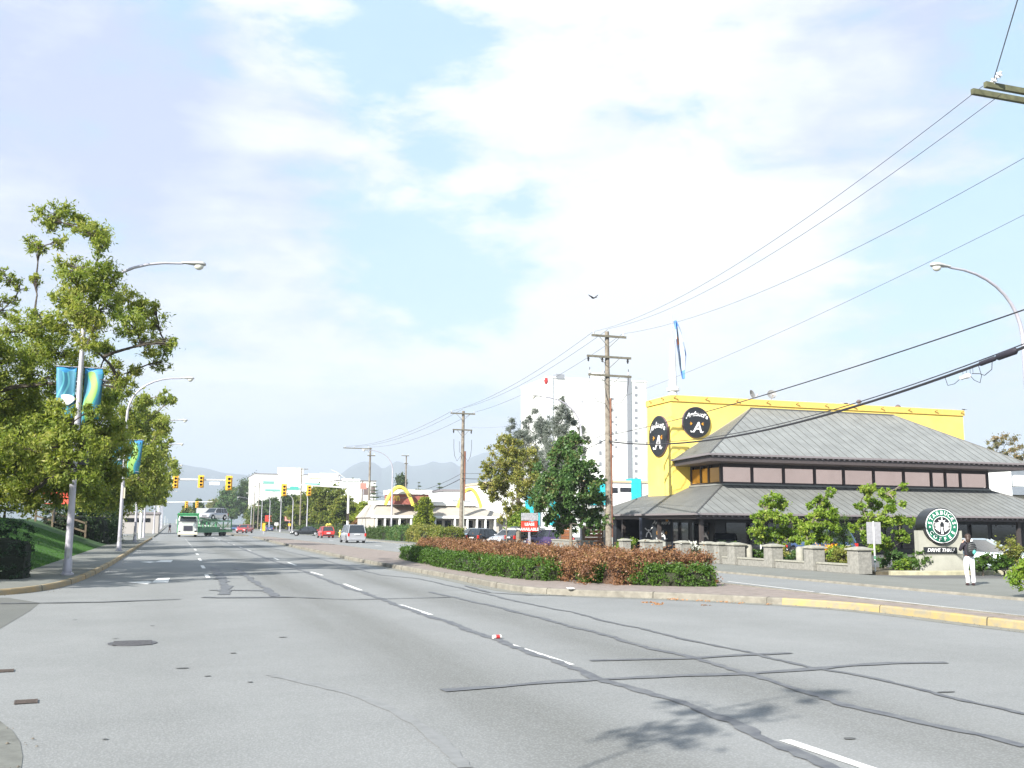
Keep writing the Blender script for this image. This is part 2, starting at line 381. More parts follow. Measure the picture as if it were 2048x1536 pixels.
# near corner, mostly below the frame
NK = smooth_line([(-1.25, -20), (-1.25, 4), (-1.3, 8.2), (-1.65, 10.4), (-2.6, 12.0), (-4.4, 13.2), (-7.7, 14.0), (-30, 14.6)])
slab('near_footpath', offset_line(NK, .1)+[(-30, -20)], -.01, .13, M_WALK)
mb = MB(); kerb_mesh(mb, NK, .16, -.01, .15, 1); struct('near_kerb', mb, mat('mossy_kerb', (.30, .33, .14), .9, nz=(5, .4)))
mb = MB(); ribbon(mb, offset_line(NK, -.2), .42, .004); struct('near_gutter', mb, mat('dark_gutter', (.155, .16, .145), .9, nz=(4, .35)))  # gutter strip in a darker tone than the median gutter
poly_sheet('side_street', [(-58, 17.2), (-7, 16.6), G(0, 1258)[:2], G(60, 1222)[:2], G(80, 1206)[:2], (-3.7, 27.6), (-10, 27.1), (-58, 25.5)], .004, M_SIDE)

# median: kerb line from the photograph, widening round the planted part, narrow and yellow beside the turn
ML = [(15.1, -20), (15.15, 8)]+[G(x, y) for x, y in ((2048, 1260), (1990, 1254), (1780, 1227), (1640, 1214), (1445, 1203), (1289, 1196), (1181, 1193), (1054, 1187), (970, 1172), (900, 1157), (803, 1140), (716, 1124), (628, 1104), (540, 1084))]+[(10.2, 128), (10.0, 134)]
ML = smooth_line([tuple(map(float, p[:2])) for p in ML], 2)
MRr = smooth_line([(15.95, -20), (15.95, 10), (16.0, 20), (16.1, 24), (15.9, 35), (14.6, 47), (13.2, 58), (13.0, 90), (12.2, 128), (12.0, 134)], 2)
slab('median', offset_line(ML, -.1)+offset_line(MRr, .1)[::-1], -.01, .14, M_BRICK)
i_y = min(range(len(ML)), key=lambda i: abs(ML[i][1]-21.2))
mb = MB(); kerb_mesh(mb, ML[:i_y+1], .17, -.01, .16, -1); struct('yellow_median_kerb', mb, M_YKERB)
mb = MB(); kerb_mesh(mb, ML[i_y:], .17, -.01, .16, -1); kerb_mesh(mb, MRr, .17, -.01, .16, 1); struct('median_kerb', mb, M_KERB)
mb = MB(); ribbon(mb, offset_line(ML[i_y:], .22), .42, .004); ribbon(mb, offset_line(ML[:i_y+1], .22), .42, .0045); struct('median_gutter', mb, M_GUTTER)
slab('far_median', [(8.6, 150), (10.6, 150), (10.2, 700), (9.2, 700)], -.01, .14, M_KERB)

kerb_joints('median_kerb_joints', ML, .16, -1)
kerb_joints('left_kerb_joints', LK, .15, 1)
# right footpath with a lowered, driveway-like edge
RK = smooth_line([(20.9, -20), (20.95, 18), (20.9, 26), (21.0, 34), (21.2, 60), (21.3, 130), (21.3, 134)])
slab('right_footpath', offset_line(RK, -.1)+[(25.4, 134), (25.4, 30), (29.5, 29.0), (29.5, -20)], -.01, .05, M_WALK)
mb = MB(); kerb_mesh(mb, RK, .16, -.01, .07, -1); struct('right_kerb', mb, M_KERB)
slab('planting_bed', [(25.9, 33.6), (29.0, 32.9), (38, 32.6), (38, 35.6), (32, 36.8), (28.6, 38), (27.6, 60), (26.4, 60), (25.9, 44)], -.01, .12, mat('bed_soil', (.10, .085, .055), .95, nz=(5, .4), bump=(20, .6)))
mb = MB(); kerb_mesh(mb, [(26.9, 33.1), (29.2, 32.7), (38, 32.3)], .18, -.01, .17, 1); struct('bed_kerb', mb, mat('bed_kerb_concrete', (.37, .35, .24), .9, nz=(3, .3)))
RK2 = [(20.6, 148), (20.0, 700)]
slab('far_right_footpath', RK2+[(24.5, 700), (24.5, 148)], -.01, .12, M_WALK)

# painted lines
rnd = random.Random(5)
def dashes(name, P, w=.12, z=.006):
    mb = MB()
    for a, b in P:
        n = 8; ribbon(mb, [(a[0]+(b[0]-a[0])*i/n, a[1]+(b[1]-a[1])*i/n) for i in range(n+1)], w, z, .06, rnd)
    return struct(name, mb, M_WHITE)
seg = [(G(1570, 1481), G(1760, 1545)), (G(1003, 1284), G(1142, 1330)), (G(800, 1210), G(862, 1230)), (G(688, 1168), G(722, 1181)), (G(622, 1144), G(645, 1151)), (G(576, 1125), G(592, 1131)), (G(548, 1116), G(557, 1120))]
dashes('lane_dashes', seg)
dashes('far_lane_dashes', [((5.15, y), (5.12, y+3.)) for y in range(70, 320, 9)], .12)
dl = [(G(412, 1149), G(417, 1156)), (G(404, 1131), G(408, 1137)), (G(398, 1117), G(402, 1122)), (G(393, 1107), G(396, 1110)), (G(389, 1098), G(392, 1101))]
dashes('bay_dashes', dl+[((1.6, y), (1.6, y+1.2)) for y in range(80, 125, 5)], .14)
dashes('right_lane_line', [(G(1455, 1163), G(1628, 1184)), (G(1640, 1186), G(2048, 1232))], .10)
dashes('far_right_lane_dashes', [((17.0, y), (17.0, y+3.)) for y in range(40, 130, 9)]+[((14.0+.0, y), (14.0, y+6.)) for y in (62, 74, 86, 98)], .14)
dashes('kerb_lane_line', [((20.2, 44), (20.2, 130))], .1)
def arrow(px, py, rev=1):
    b = G(px, py); mb = MB(); L = 3.2
    s = [(-.09, 0), (.09, 0), (.09, L*.55), (.42, L*.55), (0, L), (-.42, L*.55), (-.09, L*.55)]
    return mb, b
mb = MB()
for ys, x0, x1 in (((1156, 1169), 252, 340), ((1120, 1126), 280, 346)):
    a, b = ys; mid = (a+b)/2; w = (b-a)
    P1 = [G(x1-24, a+.5), G(x1, a), G(x1-4, b-w*.25), G(x1-38, b-w*.25)]
    P2 = [G(x0, mid+w*.15), G(x1-44, mid+w*.0), G(x1-34, mid+w*.12), G(x1-46, b)]
    for P_ in (P1, P2): mb.add([(p[0], p[1], .006) for p in P_], [(0, 1, 2, 3)])
struct('turn_arrow', mb, M_WHITE)

# tar filled cracks
def crackline(mb, px, w, wob=.03, step=.13, jit=.38):
    P = [G(x, y)[:2] for x, y in px]; Q = []
    for a, b in zip(P, P[1:]):
        L = math.hypot(*(b-a)); n = max(1, int(L/step))
        for i in range(n): q = a+(b-a)*i/n; ph = rnd.uniform(-.4, .4)*.0+q[1]; Q.append((q[0]+wob*.8*math.sin(ph*2.1+w*40)+wob*.5*math.sin(ph*5.3)+rnd.uniform(-wob, wob)*.3, q[1]))
    Q.append(tuple(P[-1])); mb.nz = getattr(mb, 'nz', 0)+1; ribbon(mb, Q, w, .0075+.0007*mb.nz, jit, rnd)
mb = MB()
crackline(mb, [(2048, 1700), (1740, 1567), (1600, 1513), (1470, 1445), (1340, 1400), (1200, 1358), (1080, 1312), (985, 1278), (900, 1246), (820, 1220), (740, 1190), (700, 1178), (640, 1155), (600, 1140), (540, 1120), (510, 1108), (470, 1092), (440, 1080)], .15, .035)
crackline(mb, [(2048, 1495), (1980, 1477), (1850, 1447), (1700, 1412), (1600, 1383), (1500, 1349), (1400, 1320), (1300, 1297), (1200, 1268), (1120, 1247), (1040, 1226), (1000, 1216), (930, 1200), (885, 1190), (860, 1184)], .13, .03)
crackline(mb, [(2048, 1430), (1900, 1394), (1760, 1360), (1620, 1335), (1500, 1306), (1400, 1286), (1300, 1262), (1220, 1245), (1140, 1224), (1050, 1207), (980, 1190), (900, 1172), (840, 1158), (760, 1150), (700, 1135), (640, 1118), (560, 1100), (500, 1088)], .095, .03)
crackline(mb, [(885, 1382), (1000, 1374), (1100, 1365), (1200, 1360), (1360, 1352), (1480, 1349), (1600, 1341), (1700, 1332), (1780, 1327), (1893, 1326)], .16, 0, .3)
crackline(mb, [(1180, 1322), (1260, 1320), (1370, 1318), (1480, 1311), (1583, 1307)], .14, 0, .3)
crackline(mb, [(428, 1135), (440, 1152), (447, 1165), (452, 1178), (446, 1190)], .3, .05, .4)
crackline(mb, [(472, 1135), (490, 1150), (510, 1165), (535, 1180), (550, 1193)], .2, .05, .4)
crackline(mb, [(418, 1181), (460, 1181), (530, 1182)], .25, 0, .4); crackline(mb, [(405, 1195), (440, 1196), (590, 1195)], .25, 0, .4)
crackline(mb, [(540, 1193), (700, 1200), (900, 1195)], .12, 0, .4); crackline(mb, [(930, 1172), (980, 1186), (1060, 1191), (1130, 1192)], .12, 0, .4)
crackline(mb, [(0, 1208), (200, 1205), (360, 1199)], .2, 0, .4)
crackline(mb, [(2048, 1240), (1900, 1219), (1740, 1203), (1600, 1184), (1460, 1170)], .05, .02)
struct('tar_cracks', mb, M_TAR)
# tyre marks and darker patches in the surface
mb = MB()
def arcmark(px, w):
    P = smooth_line([G(x, y)[:2] for x, y in px], 3); ribbon(mb, P, w, .0055, .3, rnd)
arcmark([(540, 1350), (700, 1385), (800, 1425), (880, 1480), (930, 1536)], .13)
struct('tyre_marks', mb, mat('rubber_mark', (.158, .165, .167), .9, nz=(6, .15, (.20, .207, .21))))
mb = MB()
for (x, y, rx, ry) in ((566, 1275, .08, .06), (466, 1307, .06, .05), (365, 1337, .09, .05), (415, 1353, .05, .04), (1890, 1385, .12, .05), (1700, 1478, .06, .05), (230, 1278, .05, .04), (500, 1365, .04, .04), (210, 1480, .03, .03), (150, 1240, .06, .04), (305, 1252, .05, .04)):
    c = G(x, y); n = 9
    mb.add([(c[0]+rx*math.cos(2*PI*i/n)*rnd.uniform(.6, 1.2), c[1]+ry*math.sin(2*PI*i/n)*rnd.uniform(.6, 1.2), .0085) for i in range(n)], [tuple(range(n))])
struct('surface_patches', mb, mat('patch_tar', (.10, .105, .105), .8, nz=(14, .3)))

# grass bank behind the left footpath
def bank_z(x, y):
    s = min(1, max(0, (y-31.5)/10)); return .10+.36*(-4.65-x)*s if x > -10 else .10+1.93*s+.03*(-10-x)
mb = MB(); nx, ny = 16, 30
vs = []
for j in range(ny+1):
    for i in range(nx+1):
        y = 30.8+j*56/ny; x = -4.65-i*22/nx; h = bank_z(x, y)
        vs.append((x, y, h+rnd.uniform(-.02, .02)*(i > 0)))
mb.add(vs, [(j*(nx+1)+i, j*(nx+1)+i+1, (j+1)*(nx+1)+i+1, (j+1)*(nx+1)+i) for j in range(ny) for i in range(nx)])
struct('grass_bank', mb, M_GRASS, smooth=True)

# mountains along the horizon
ridge = [(-500, 925), (0, 920), (200, 915), (345, 924), (400, 933), (450, 947), (550, 952), (640, 946), (680, 947), (700, 932), (722, 922), (745, 924), (765, 938), (790, 921), (805, 923), (822, 931), (845, 929), (865, 921), (885, 924), (905, 921), (922, 936), (940, 915), (965, 905), (1000, 902), (1060, 915), (1130, 925), (1200, 915), (1300, 935), (1400, 930), (1600, 915), (2000, 935), (2600, 930)]
DM = 6500.
mb = MB(); vs = []; NX = 420; NY = 16
from mathutils import noise as MN
for j in range(NY+1):
    for i in range(NX+1):
        px = -500+3100*i/NX; k = [q for q in range(len(ridge)-1) if ridge[q][0] <= px][-1]
        a, b = ridge[k], ridge[k+1]; yy = a[1]+(b[1]-a[1])*(px-a[0])/(b[0]-a[0])
        ang = YAW+math.atan((px-1024)/2020.); hy = 1050+(px-1024)*.007
        H_ = (hy-yy)/2000.*DM*math.cos(ang-YAW)*.985; q = j/NY*2-1
        d = DM*(1+.28*q); prof = max(0, 1-abs(q)**1.25)
        nz_ = MN.fractal(Vector((px/70., j*.6, 1)), .8, 2.1, 5)*30
        z = H_*prof+nz_*(1-abs(q))*(.25+.9*abs(q))+(0 if abs(q) < .99 else -20)
        if q > 0: z = H_*prof
        vs.append((d*math.sin(ang), d*math.cos(ang), z))
mb.add(vs, [(j*(NX+1)+i, j*(NX+1)+i+1, (j+1)*(NX+1)+i+1, (j+1)*(NX+1)+i) for j in range(NY) for i in range(NX)])
struct('mountains', mb, mat('forested_slope', (.045, .07, .055), .95, nz=(.004, .4)), smooth=True)

# ================================================================== vegetation
NPR = np.random.default_rng(11)
def leaf_mesh(name, cen, rad, n, size, m, parent=None, aspect=2.6, droop=.5, fill=.55, flat=1., rng=None):
    """n leaves spread through ellipsoid clumps cen (k,3) / rad (k,3); each leaf a folded diamond of 2 faces"""
    g = rng or NPR
    cen = np.array(cen, float); rad = np.array(rad, float); rad = rad if rad.ndim == 2 else np.repeat(rad[:, None], 3, 1)
    w = (rad[:, 0]*rad[:, 1]*rad[:, 2])**.66; w /= w.sum(); idx = g.choice(len(cen), n, p=w)
    d = g.normal(size=(n, 3)); d /= np.linalg.norm(d, axis=1)[:, None]; rr = np.abs(g.normal(size=n))*.62*(fill/.5)
    P = cen[idx]+d*rad[idx]*rr[:, None]
    a = g.normal(size=(n, 3)); a[:, 2] = a[:, 2]*flat-droop; a /= np.linalg.norm(a, axis=1)[:, None]
    b = np.cross(a, g.normal(size=(n, 3))); b /= np.linalg.norm(b, axis=1)[:, None]+1e-9; c = np.cross(a, b)
    L = size*g.uniform(.6, 1.25, n)[:, None]; W = L/aspect
    a[:, 2] *= flat; V = np.stack([P-a*L*.5, P+b*W*.5+c*W*.12, P+a*L*.5, P-b*W*.5+c*W*.12], 1).reshape(-1, 3)
    me = bpy.data.meshes.new(name); me.vertices.add(4*n); me.vertices.foreach_set('co', V.ravel())
    me.loops.add(4*n); me.loops.foreach_set('vertex_index', np.arange(4*n)); me.polygons.add(n)
    me.polygons.foreach_set('loop_start', np.arange(n)*4)
    me.update(calc_edges=True); me.materials.append(m)
    o = bpy.data.objects.new(name, me); COL.objects.link(o); o.parent = parent; return o
M_BARK = mat('bark', (.085, .07, .055), .95, nz=(7, .5), bump=(14, 1.))
M_BARK2 = mat('pale_bark', (.20, .175, .14), .95, nz=(9, .4), bump=(18, .8))
def limb(mb, a, b, ra, rb, rng, sag=.0, n=6, wob=.06):
    a = Vector(tuple(map(float, a))); b = Vector(tuple(map(float, b))); L = (b-a).length; pts = []
    for i in range(n+1):
        t = i/n; p = a.lerp(b, t); e = math.sin(PI*t)
        pts.append(p+Vector((rng.uniform(-1, 1)*wob*L*e*.5, rng.uniform(-1, 1)*wob*L*e*.5, e*L*sag)))
    mb.tube(pts, [ra+(rb-ra)*(i/n)**.8 for i in range(n+1)], 6, True); return pts
def tree(name, label, cat, base, blobs, nleaf, size, lm, trunk_r=.2, fork=.35, bark=None, group=None, seed=1, aspect=2.4, droop=.4, fill=.5, sub=5, subr=.42, twigs=True, lean=(0, 0)):
    """base (x,y,z); blobs = [(dx,dy,dz,r)] clumps above the base; a limb reaches every clump and twigs every sub clump"""
    rg = random.Random(seed); g = np.random.default_rng(seed)
    root = thing(name, label, cat, base, 0, group)
    top = max(b[2] for b in blobs); tz = fork*top
    mb = MB(); tp = (lean[0], lean[1], tz)
    mb.tube([(0, 0, -.3), (0, 0, 0), (lean[0]*.3, lean[1]*.3, tz*.4), tp], [trunk_r*1.35, trunk_r*1.15, trunk_r*.9, trunk_r*.72], 10)
    cen, rad = [], []
    hub = sorted(blobs, key=lambda b: b[2])
    mainp = [tp]
    for b in hub:
        c = Vector(b[:3]); r = b[3] if isinstance(b[3], tuple) else (b[3],)*3
        st = min(mainp, key=lambda q: (Vector(q)-c).length+(1.2*max(0, q[2]-c.z)))
        L = (Vector(st)-c).length; ra = max(.016, min(trunk_r*.5, .022*L+.012))
        pts = limb(mb, st, c, ra, .014, rg, .06)
        mainp += [tuple(pts[3]), tuple(pts[-1])]
        for s_ in range(sub):
            q = Vector((rg.gauss(0, 1), rg.gauss(0, 1), rg.gauss(0, 1))).normalized()*rg.uniform(.45, 1.0)
            cc = c+Vector((q.x*r[0], q.y*r[1], q.z*r[2])); k = subr*rg.uniform(.7, 1.35)
            cen.append(tuple(cc)); rad.append(tuple(x*k for x in r))
            if twigs: limb(mb, pts[rg.choice((3, 4, 5))], cc, .016, .006, rg, .05, 3)
    mb.build('trunk', bark or M_BARK, root, smooth=True)
    leaf_mesh('crown', cen, rad, nleaf, size, lm, root, aspect, droop, fill, rng=g)
    return root
def pxblobs(base, L, D, spread=0., seed=3):
    """clumps measured in the photograph (centre and radius in photo pixels) at depth D, as offsets from the base"""
    rg = random.Random(seed); out = []
    for q in L:
        x, y, r = q[:3]; d = D+(q[3] if len(q) > 3 else rg.uniform(-spread, spread)); p = AD(x, y, d)-np.array(base)
        rr = r*d/2000.; out.append((p[0], p[1], p[2], (rr, rr*1.15, rr*.95)))
    return out
LM_ASH = leafmat('ash_leaf', [(.105, .17, .035), (.185, .24, .045), (.28, .31, .06), (.40, .36, .11)], .48, .6)
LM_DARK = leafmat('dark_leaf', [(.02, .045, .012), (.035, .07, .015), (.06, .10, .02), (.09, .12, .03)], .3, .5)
LM_GOLD = leafmat('autumn_leaf', [(.08, .12, .025), (.15, .175, .035), (.25, .24, .05), (.40, .33, .11)], .35, .8)
LM_MAPLE = leafmat('maple_leaf', [(.035, .085, .025), (.055, .12, .03), (.085, .155, .04), (.19, .12, .05)], .3, .9)
LM_LIME = leafmat('lime_leaf', [(.08, .16, .025), (.15, .25, .03), (.24, .33, .045), (.32, .30, .07)], .42, .9)
LM_YEL = leafmat('yellow_green_leaf', [(.10, .15, .015), (.20, .25, .02), (.32, .34, .03)], .4, .8)
LM_RED = leafmat('rusty_leaf', [(.075, .045, .025), (.125, .06, .034), (.19, .09, .045), (.28, .15, .07), (.13, .13, .045)], .22, 1.6)
LM_BOX = leafmat('box_leaf', [(.03, .07, .012), (.055, .115, .015), (.09, .16, .02)], .3, 1.2)
LM_BLUE = leafmat('cedar_needle', [(.10, .125, .11), (.15, .175, .155), (.21, .225, .195)], .25, .8)

# big ash, trunk rising behind the clipped hedge
bA = (-6.9, 38.5, .7)
LA = [(122, 425, 26), (92, 440, 26), (150, 445, 26), (183, 468, 32), (200, 492, 20), (196, 475, 24), (62, 488, 20), (78, 497, 14), (120, 485, 16), (190, 540, 32), (140, 545, 36), (212, 560, 32), (165, 590, 40), (128, 600, 26), (215, 610, 40), (250, 600, 26), (72, 560, 14),
      (275, 612, 26), (300, 640, 32), (265, 650, 34), (290, 690, 26), (334, 690, 20), (322, 725, 22), (200, 690, 24), (218, 700, 14), (345, 686, 12), (308, 615, 14), (70, 630, 18), (95, 655, 36), (40, 665, 36), (140, 650, 34), (175, 640, 26),
      (60, 700, 46), (115, 700, 40), (20, 720, 50), (-30, 740, 60), (150, 745, 36), (90, 755, 50), (35, 785, 60), (190, 760, 26), (225, 742, 26), (250, 775, 24), (270, 740, 18), (-70, 800, 80), (-60, 680, 50), (-110, 740, 70)]
tree('ash_tree', 'tallest airy green tree at the left edge, its crown reaching over the first banner lamp', 'tree', bA, pxblobs(bA, LA+[(175, 690, 26, -2.5), (160, 620, 32, -2.5), (190, 650, 26, -2.2), (150, 570, 30, -2.)], 34.2, 1.9, 4), 68000, .155, LM_ASH, .24, .3, group='roadside trees on the grass bank', seed=4, aspect=3.2, droop=.5, sub=16, subr=.46, lean=(.3, .2))
bA2 = (-10.2, 37.0, 1.3)
tree('ash_tree', 'green tree cut by the left edge of the photo, with a small upright tip', 'tree', bA2, pxblobs(bA2, [(15, 560, 26), (40, 575, 18), (0, 540, 16), (-20, 600, 40), (5, 620, 30), (30, 600, 12), (-60, 650, 60), (-120, 700, 90), (-60, 560, 40), (-140, 600, 70), (-100, 800, 90)], 39.5, 1., 5), 20000, .16, LM_ASH, .2, .35, group='roadside trees on the grass bank', seed=5, aspect=3.0, droop=.5, sub=14, subr=.3)
bB = (-6.7, 44, .8)
LB = [(40, 840, 60), (110, 830, 56), (170, 815, 40), (0, 880, 70), (70, 890, 70), (140, 885, 66), (200, 850, 44), (215, 900, 54), (170, 930, 56), (100, 950, 60), (30, 950, 60), (180, 975, 36), (-50, 900, 90), (-60, 980, 80), (120, 985, 30), (225, 950, 30), (60, 985, 40), (215, 800, 26)]
tree('ash_tree', 'dense green tree with drooping boughs in front of the dim grey wall', 'tree', bB, pxblobs(bB, LB+[(140, 850, 34, -5), (168, 890, 40, -5), (130, 930, 40, -5), (180, 950, 24, -5), (110, 890, 30, -5), (112, 815, 20, -5), (185, 820, 16, -5)], 36.5, 3.2, 6), 110000, .17, LM_ASH, .2, .3, group='roadside trees on the grass bank', seed=6, aspect=2.8, droop=.5, sub=18, subr=.42)
bC = (-6.9, 80, .8)
LC = [(250, 830, 34), (285, 800, 22), (300, 840, 36), (330, 795, 16), (345, 800, 10), (270, 870, 40), (325, 850, 22), (240, 900, 46), (290, 910, 42), (250, 950, 46), (300, 955, 36), (215, 970, 46), (270, 985, 34), (310, 985, 24), (180, 990, 40), (230, 790, 22), (200, 1000, 30), (240, 1010, 26)]
tree('ash_tree', 'green tree overhanging the footpath beside the second banner lamp', 'tree', bC, pxblobs(bC, LC, 73, 3.0, 7), 60000, .26, LM_ASH, .19, .3, bark=M_BARK2, group='roadside trees on the grass bank', seed=7, aspect=2.6, droop=.5, sub=16, subr=.4)
bD = (-6.6, 104, .5)
tree('ash_tree', 'farthest of the left roadside trees, its edge touching the first traffic signal', 'tree', bD, pxblobs(bD, [(320, 890, 26), (335, 930, 24), (310, 930, 34), (338, 965, 18), (345, 945, 10), (300, 975, 34), (325, 990, 18), (285, 940, 36), (285, 1000, 24), (325, 870, 12)], 97, 4, 8), 18000, .36, LM_ASH, .17, .3, group='roadside trees on the grass bank', seed=8, sub=5)

for i, (x, y, r) in enumerate(((-12.5, 29, 3.8), (-13, 40, 4), (-14.5, 52, 4), (-16, 65, 4.2))):
    rg = random.Random(90+i); z = bank_z(x, y)
    bl = [(rg.uniform(-r, r)*.7, rg.uniform(-r, r)*.7, rg.uniform(2.2, 9.), (1.7, 1.7, 1.3)) for _ in range(16)]
    tree('ash_tree', ('tree outside the left edge, shading the clipped hedge', 'tree outside the left edge, shading the middle of the bank', 'tree outside the left edge, farthest back behind the grey wall', 'tree outside the left edge beside the grey wall')[i], 'tree', (x, y, z), bl, 34000, .28, LM_ASH, .22, .3, group='roadside trees on the grass bank', seed=200+i, aspect=2.6, droop=.5, sub=10, subr=.3, twigs=False)
def clipped(name, label, cat, P, h, w, n, size, lm, group=None, core=(.03, .035, .015), rough=.12, seed=2, top=None, corem=None):
    """a hedge along the line P (x,y): a woody core with leaves on and around it"""
    g = np.random.default_rng(seed); rg = random.Random(seed)
    root = thing(name, label, cat, (P[0][0], P[0][1], 0), 0, group); o = np.array([P[0][0], P[0][1]])
    Q = []; tot = 0; S = [0]
    for a, b in zip(P, P[1:]): tot += math.hypot(b[0]-a[0], b[1]-a[1]); S.append(tot)
    def at(s):
        i = max(k for k in range(len(P)-1) if S[k] <= s+1e-9); t = (s-S[i])/(S[i+1]-S[i]); a, b = P[i], P[i+1]
        L = math.hypot(b[0]-a[0], b[1]-a[1]); n_ = (-(b[1]-a[1])/L, (b[0]-a[0])/L); return (a[0]+(b[0]-a[0])*t, a[1]+(b[1]-a[1])*t), n_
    hh = (lambda s: h) if not callable(h) else h; ww = (lambda s: w) if not callable(w) else w
    mb = MB(); k = max(4, int(tot/.6)); sec = 9; vs = []
    for i in range(k+1):
        s = min(tot*.9999, tot*i/k); p, n_ = at(s); H_, W_ = hh(s)*.72, ww(s)*.34; e = min(1, .55+min(s, tot-s)/.8)
        for j in range(sec):
            q = PI*j/(sec-1); cx = math.copysign(abs(math.cos(q))**.5, math.cos(q))*W_*e*rg.uniform(.93, 1.03); cz = abs(math.sin(q))**.5*H_*(.8+.2*e)*rg.uniform(.95, 1.03)
            vs.append((p[0]-o[0]+n_[0]*cx, p[1]-o[1]+n_[1]*cx, cz))
    mb.add(vs, [(i*sec+j, i*sec+j+1, (i+1)*sec+j+1, (i+1)*sec+j) for i in range(k) for j in range(sec-1)]+[tuple(range(sec)), tuple(range(k*sec, (k+1)*sec))])
    mb.build('woody_core', corem or mat('hedge_core_%d' % seed, core, .95, nz=(14, .5), bump=(30, 1.)), root)
    cen, rad = [], []
    m_ = max(30, int(tot/.16)*15)
    for i in range(m_):
        s = rg.uniform(0, tot*.9999); endf = rg.random() < .08
        if endf: s = rg.choice((rg.uniform(0, .12), tot*.9999-rg.uniform(0, .12)))
        p, n_ = at(s); H_, W_ = hh(s), ww(s)*.5; e = min(1, .62+min(s, tot-s)/.9); bump = rg.uniform(.90, 1.05)
        if endf: cx = rg.uniform(-1, 1)*W_*e; cz = rg.uniform(.05, .85)*H_
        elif rg.random() < W_/(W_+H_): cx = rg.uniform(-1, 1)*W_*e; cz = H_*bump*(.84+.16*e)*(1-.16*abs(cx/W_)**4)
        else: cz = rg.uniform(.04, .95)*H_; cx = rg.choice((-1, 1))*W_*bump*e*(1-.12*(cz/H_)**4)
        cen.append((p[0]-o[0]+n_[0]*cx, p[1]-o[1]+n_[1]*cx, max(.06, cz-.04))); r_ = rough*rg.uniform(.6, 1.4); rad.append((r_, r_, r_))
    leaf_mesh('foliage', cen, rad, n, size, lm, root, 1.8, .0, .6, rng=g)
    return root
# the planted median: rusty brown back row, clipped green row in front of it
BK = smooth_line([(13.05, 51), (12.9, 46), (12.6, 40), (12.8, 34), (13.4, 30.5), (13.7, 28.2), (13.7, 27.1)], 2)
clipped('brown_hedge', 'long rusty brown hedge along the planted median', 'hedge', BK, lambda s: 1.00+.06*math.sin(s*1.1)+.05*math.sin(s*2.7), lambda s: 2.3+.05*s+max(0, s-17)*.11, 200000, .07, LM_RED, core=(.10, .055, .032), rough=.15, seed=21)
FR = smooth_line([(11.4, 50), (11.05, 44), (10.75, 38), (10.9, 32), (11.35, 29.6)], 2)
clipped('green_hedge', 'low clipped green hedge along the front of the long rusty brown hedge', 'hedge', FR, lambda s: .74+.06*math.sin(s*2.3)+.03*math.sin(s*6.1), 1.0, 48000, .075, LM_BOX, rough=.09, seed=22)
clipped('green_shrub', 'low green shrub at the right end of the rusty brown hedge', 'shrub', [(12.9, 27.5), (13.9, 26.5), (15.0, 26.1)], .72, .8, 9000, .075, LM_BOX, rough=.12, seed=23, group='green shrubs among the brown hedge')
clipped('green_shrub', 'small green shrub in the gap before the right end of the rusty brown hedge', 'shrub', [(12.1, 29.0), (12.6, 28.2)], .66, .7, 5000, .075, LM_BOX, rough=.12, seed=24, group='green shrubs among the brown hedge')
# left: clipped dark hedge and the bushes along the path
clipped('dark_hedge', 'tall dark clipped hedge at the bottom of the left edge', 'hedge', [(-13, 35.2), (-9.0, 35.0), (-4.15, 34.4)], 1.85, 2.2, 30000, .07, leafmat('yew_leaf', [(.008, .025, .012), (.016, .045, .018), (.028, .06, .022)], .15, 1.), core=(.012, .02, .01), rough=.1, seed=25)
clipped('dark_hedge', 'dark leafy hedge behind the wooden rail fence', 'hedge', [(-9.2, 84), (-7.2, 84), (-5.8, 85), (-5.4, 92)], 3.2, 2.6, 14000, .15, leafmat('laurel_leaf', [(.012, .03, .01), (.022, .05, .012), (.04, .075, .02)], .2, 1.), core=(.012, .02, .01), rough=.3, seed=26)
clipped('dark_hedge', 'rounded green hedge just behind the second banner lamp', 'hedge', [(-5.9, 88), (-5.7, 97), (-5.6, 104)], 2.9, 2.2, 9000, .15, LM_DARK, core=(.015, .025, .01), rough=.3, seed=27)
for i, (x, y, r, h) in enumerate(((-10.5, 74, 2.2, 3.0), (-12, 60, 2.5, 3.2), (-7.6, 92, 2.2, 4.0), (-9.5, 98, 3., 5.0))):
    z = bank_z(x, y); rg = random.Random(40+i)
    bl = [(rg.uniform(-r, r)*.7, rg.uniform(-r, r)*.6, h*rg.uniform(.2, .85), (r*.45, r*.45, h*.2)) for _ in range(10)]
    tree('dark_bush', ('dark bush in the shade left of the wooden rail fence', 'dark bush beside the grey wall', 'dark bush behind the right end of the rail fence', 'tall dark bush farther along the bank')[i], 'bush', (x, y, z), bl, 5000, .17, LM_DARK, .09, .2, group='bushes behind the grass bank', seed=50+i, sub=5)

# trees on the right footpath
bY = AX(1013, 1078, 25.2)
LY = [(1005, 895, 22), (1030, 900, 22), (990, 930, 18), (1015, 930, 28), (1045, 925, 26), (985, 960, 26), (1015, 965, 28), (1050, 960, 26), (975, 975, 14), (1000, 1000, 24), (1030, 1000, 24), (1060, 990, 22), (990, 945, 14), (968, 935, 9), (965, 975, 9), (1020, 880, 12), (1065, 945, 20), (1015, 1025, 12), (1000, 1040, 8)]
Dy = float(np.dot(np.array([bY[0], bY[1], 1.85])-CAM, f0))
tree('autumn_tree', 'young tree with yellowing leaves and a thin trunk left of the green leafy tree', 'tree', (bY[0], bY[1], .05), pxblobs((bY[0], bY[1], .05), [(x, y, r*1.3) for x, y, r in LY], Dy, 1.2, 9), 30000, .18, LM_GOLD, .06, .38, bark=M_BARK2, seed=9, aspect=1.7, droop=.3, sub=14, subr=.26)
bG = AX(1142, 1085, 25.0)
Dg = float(np.dot(np.array([bG[0], bG[1], 1.85])-CAM, f0))
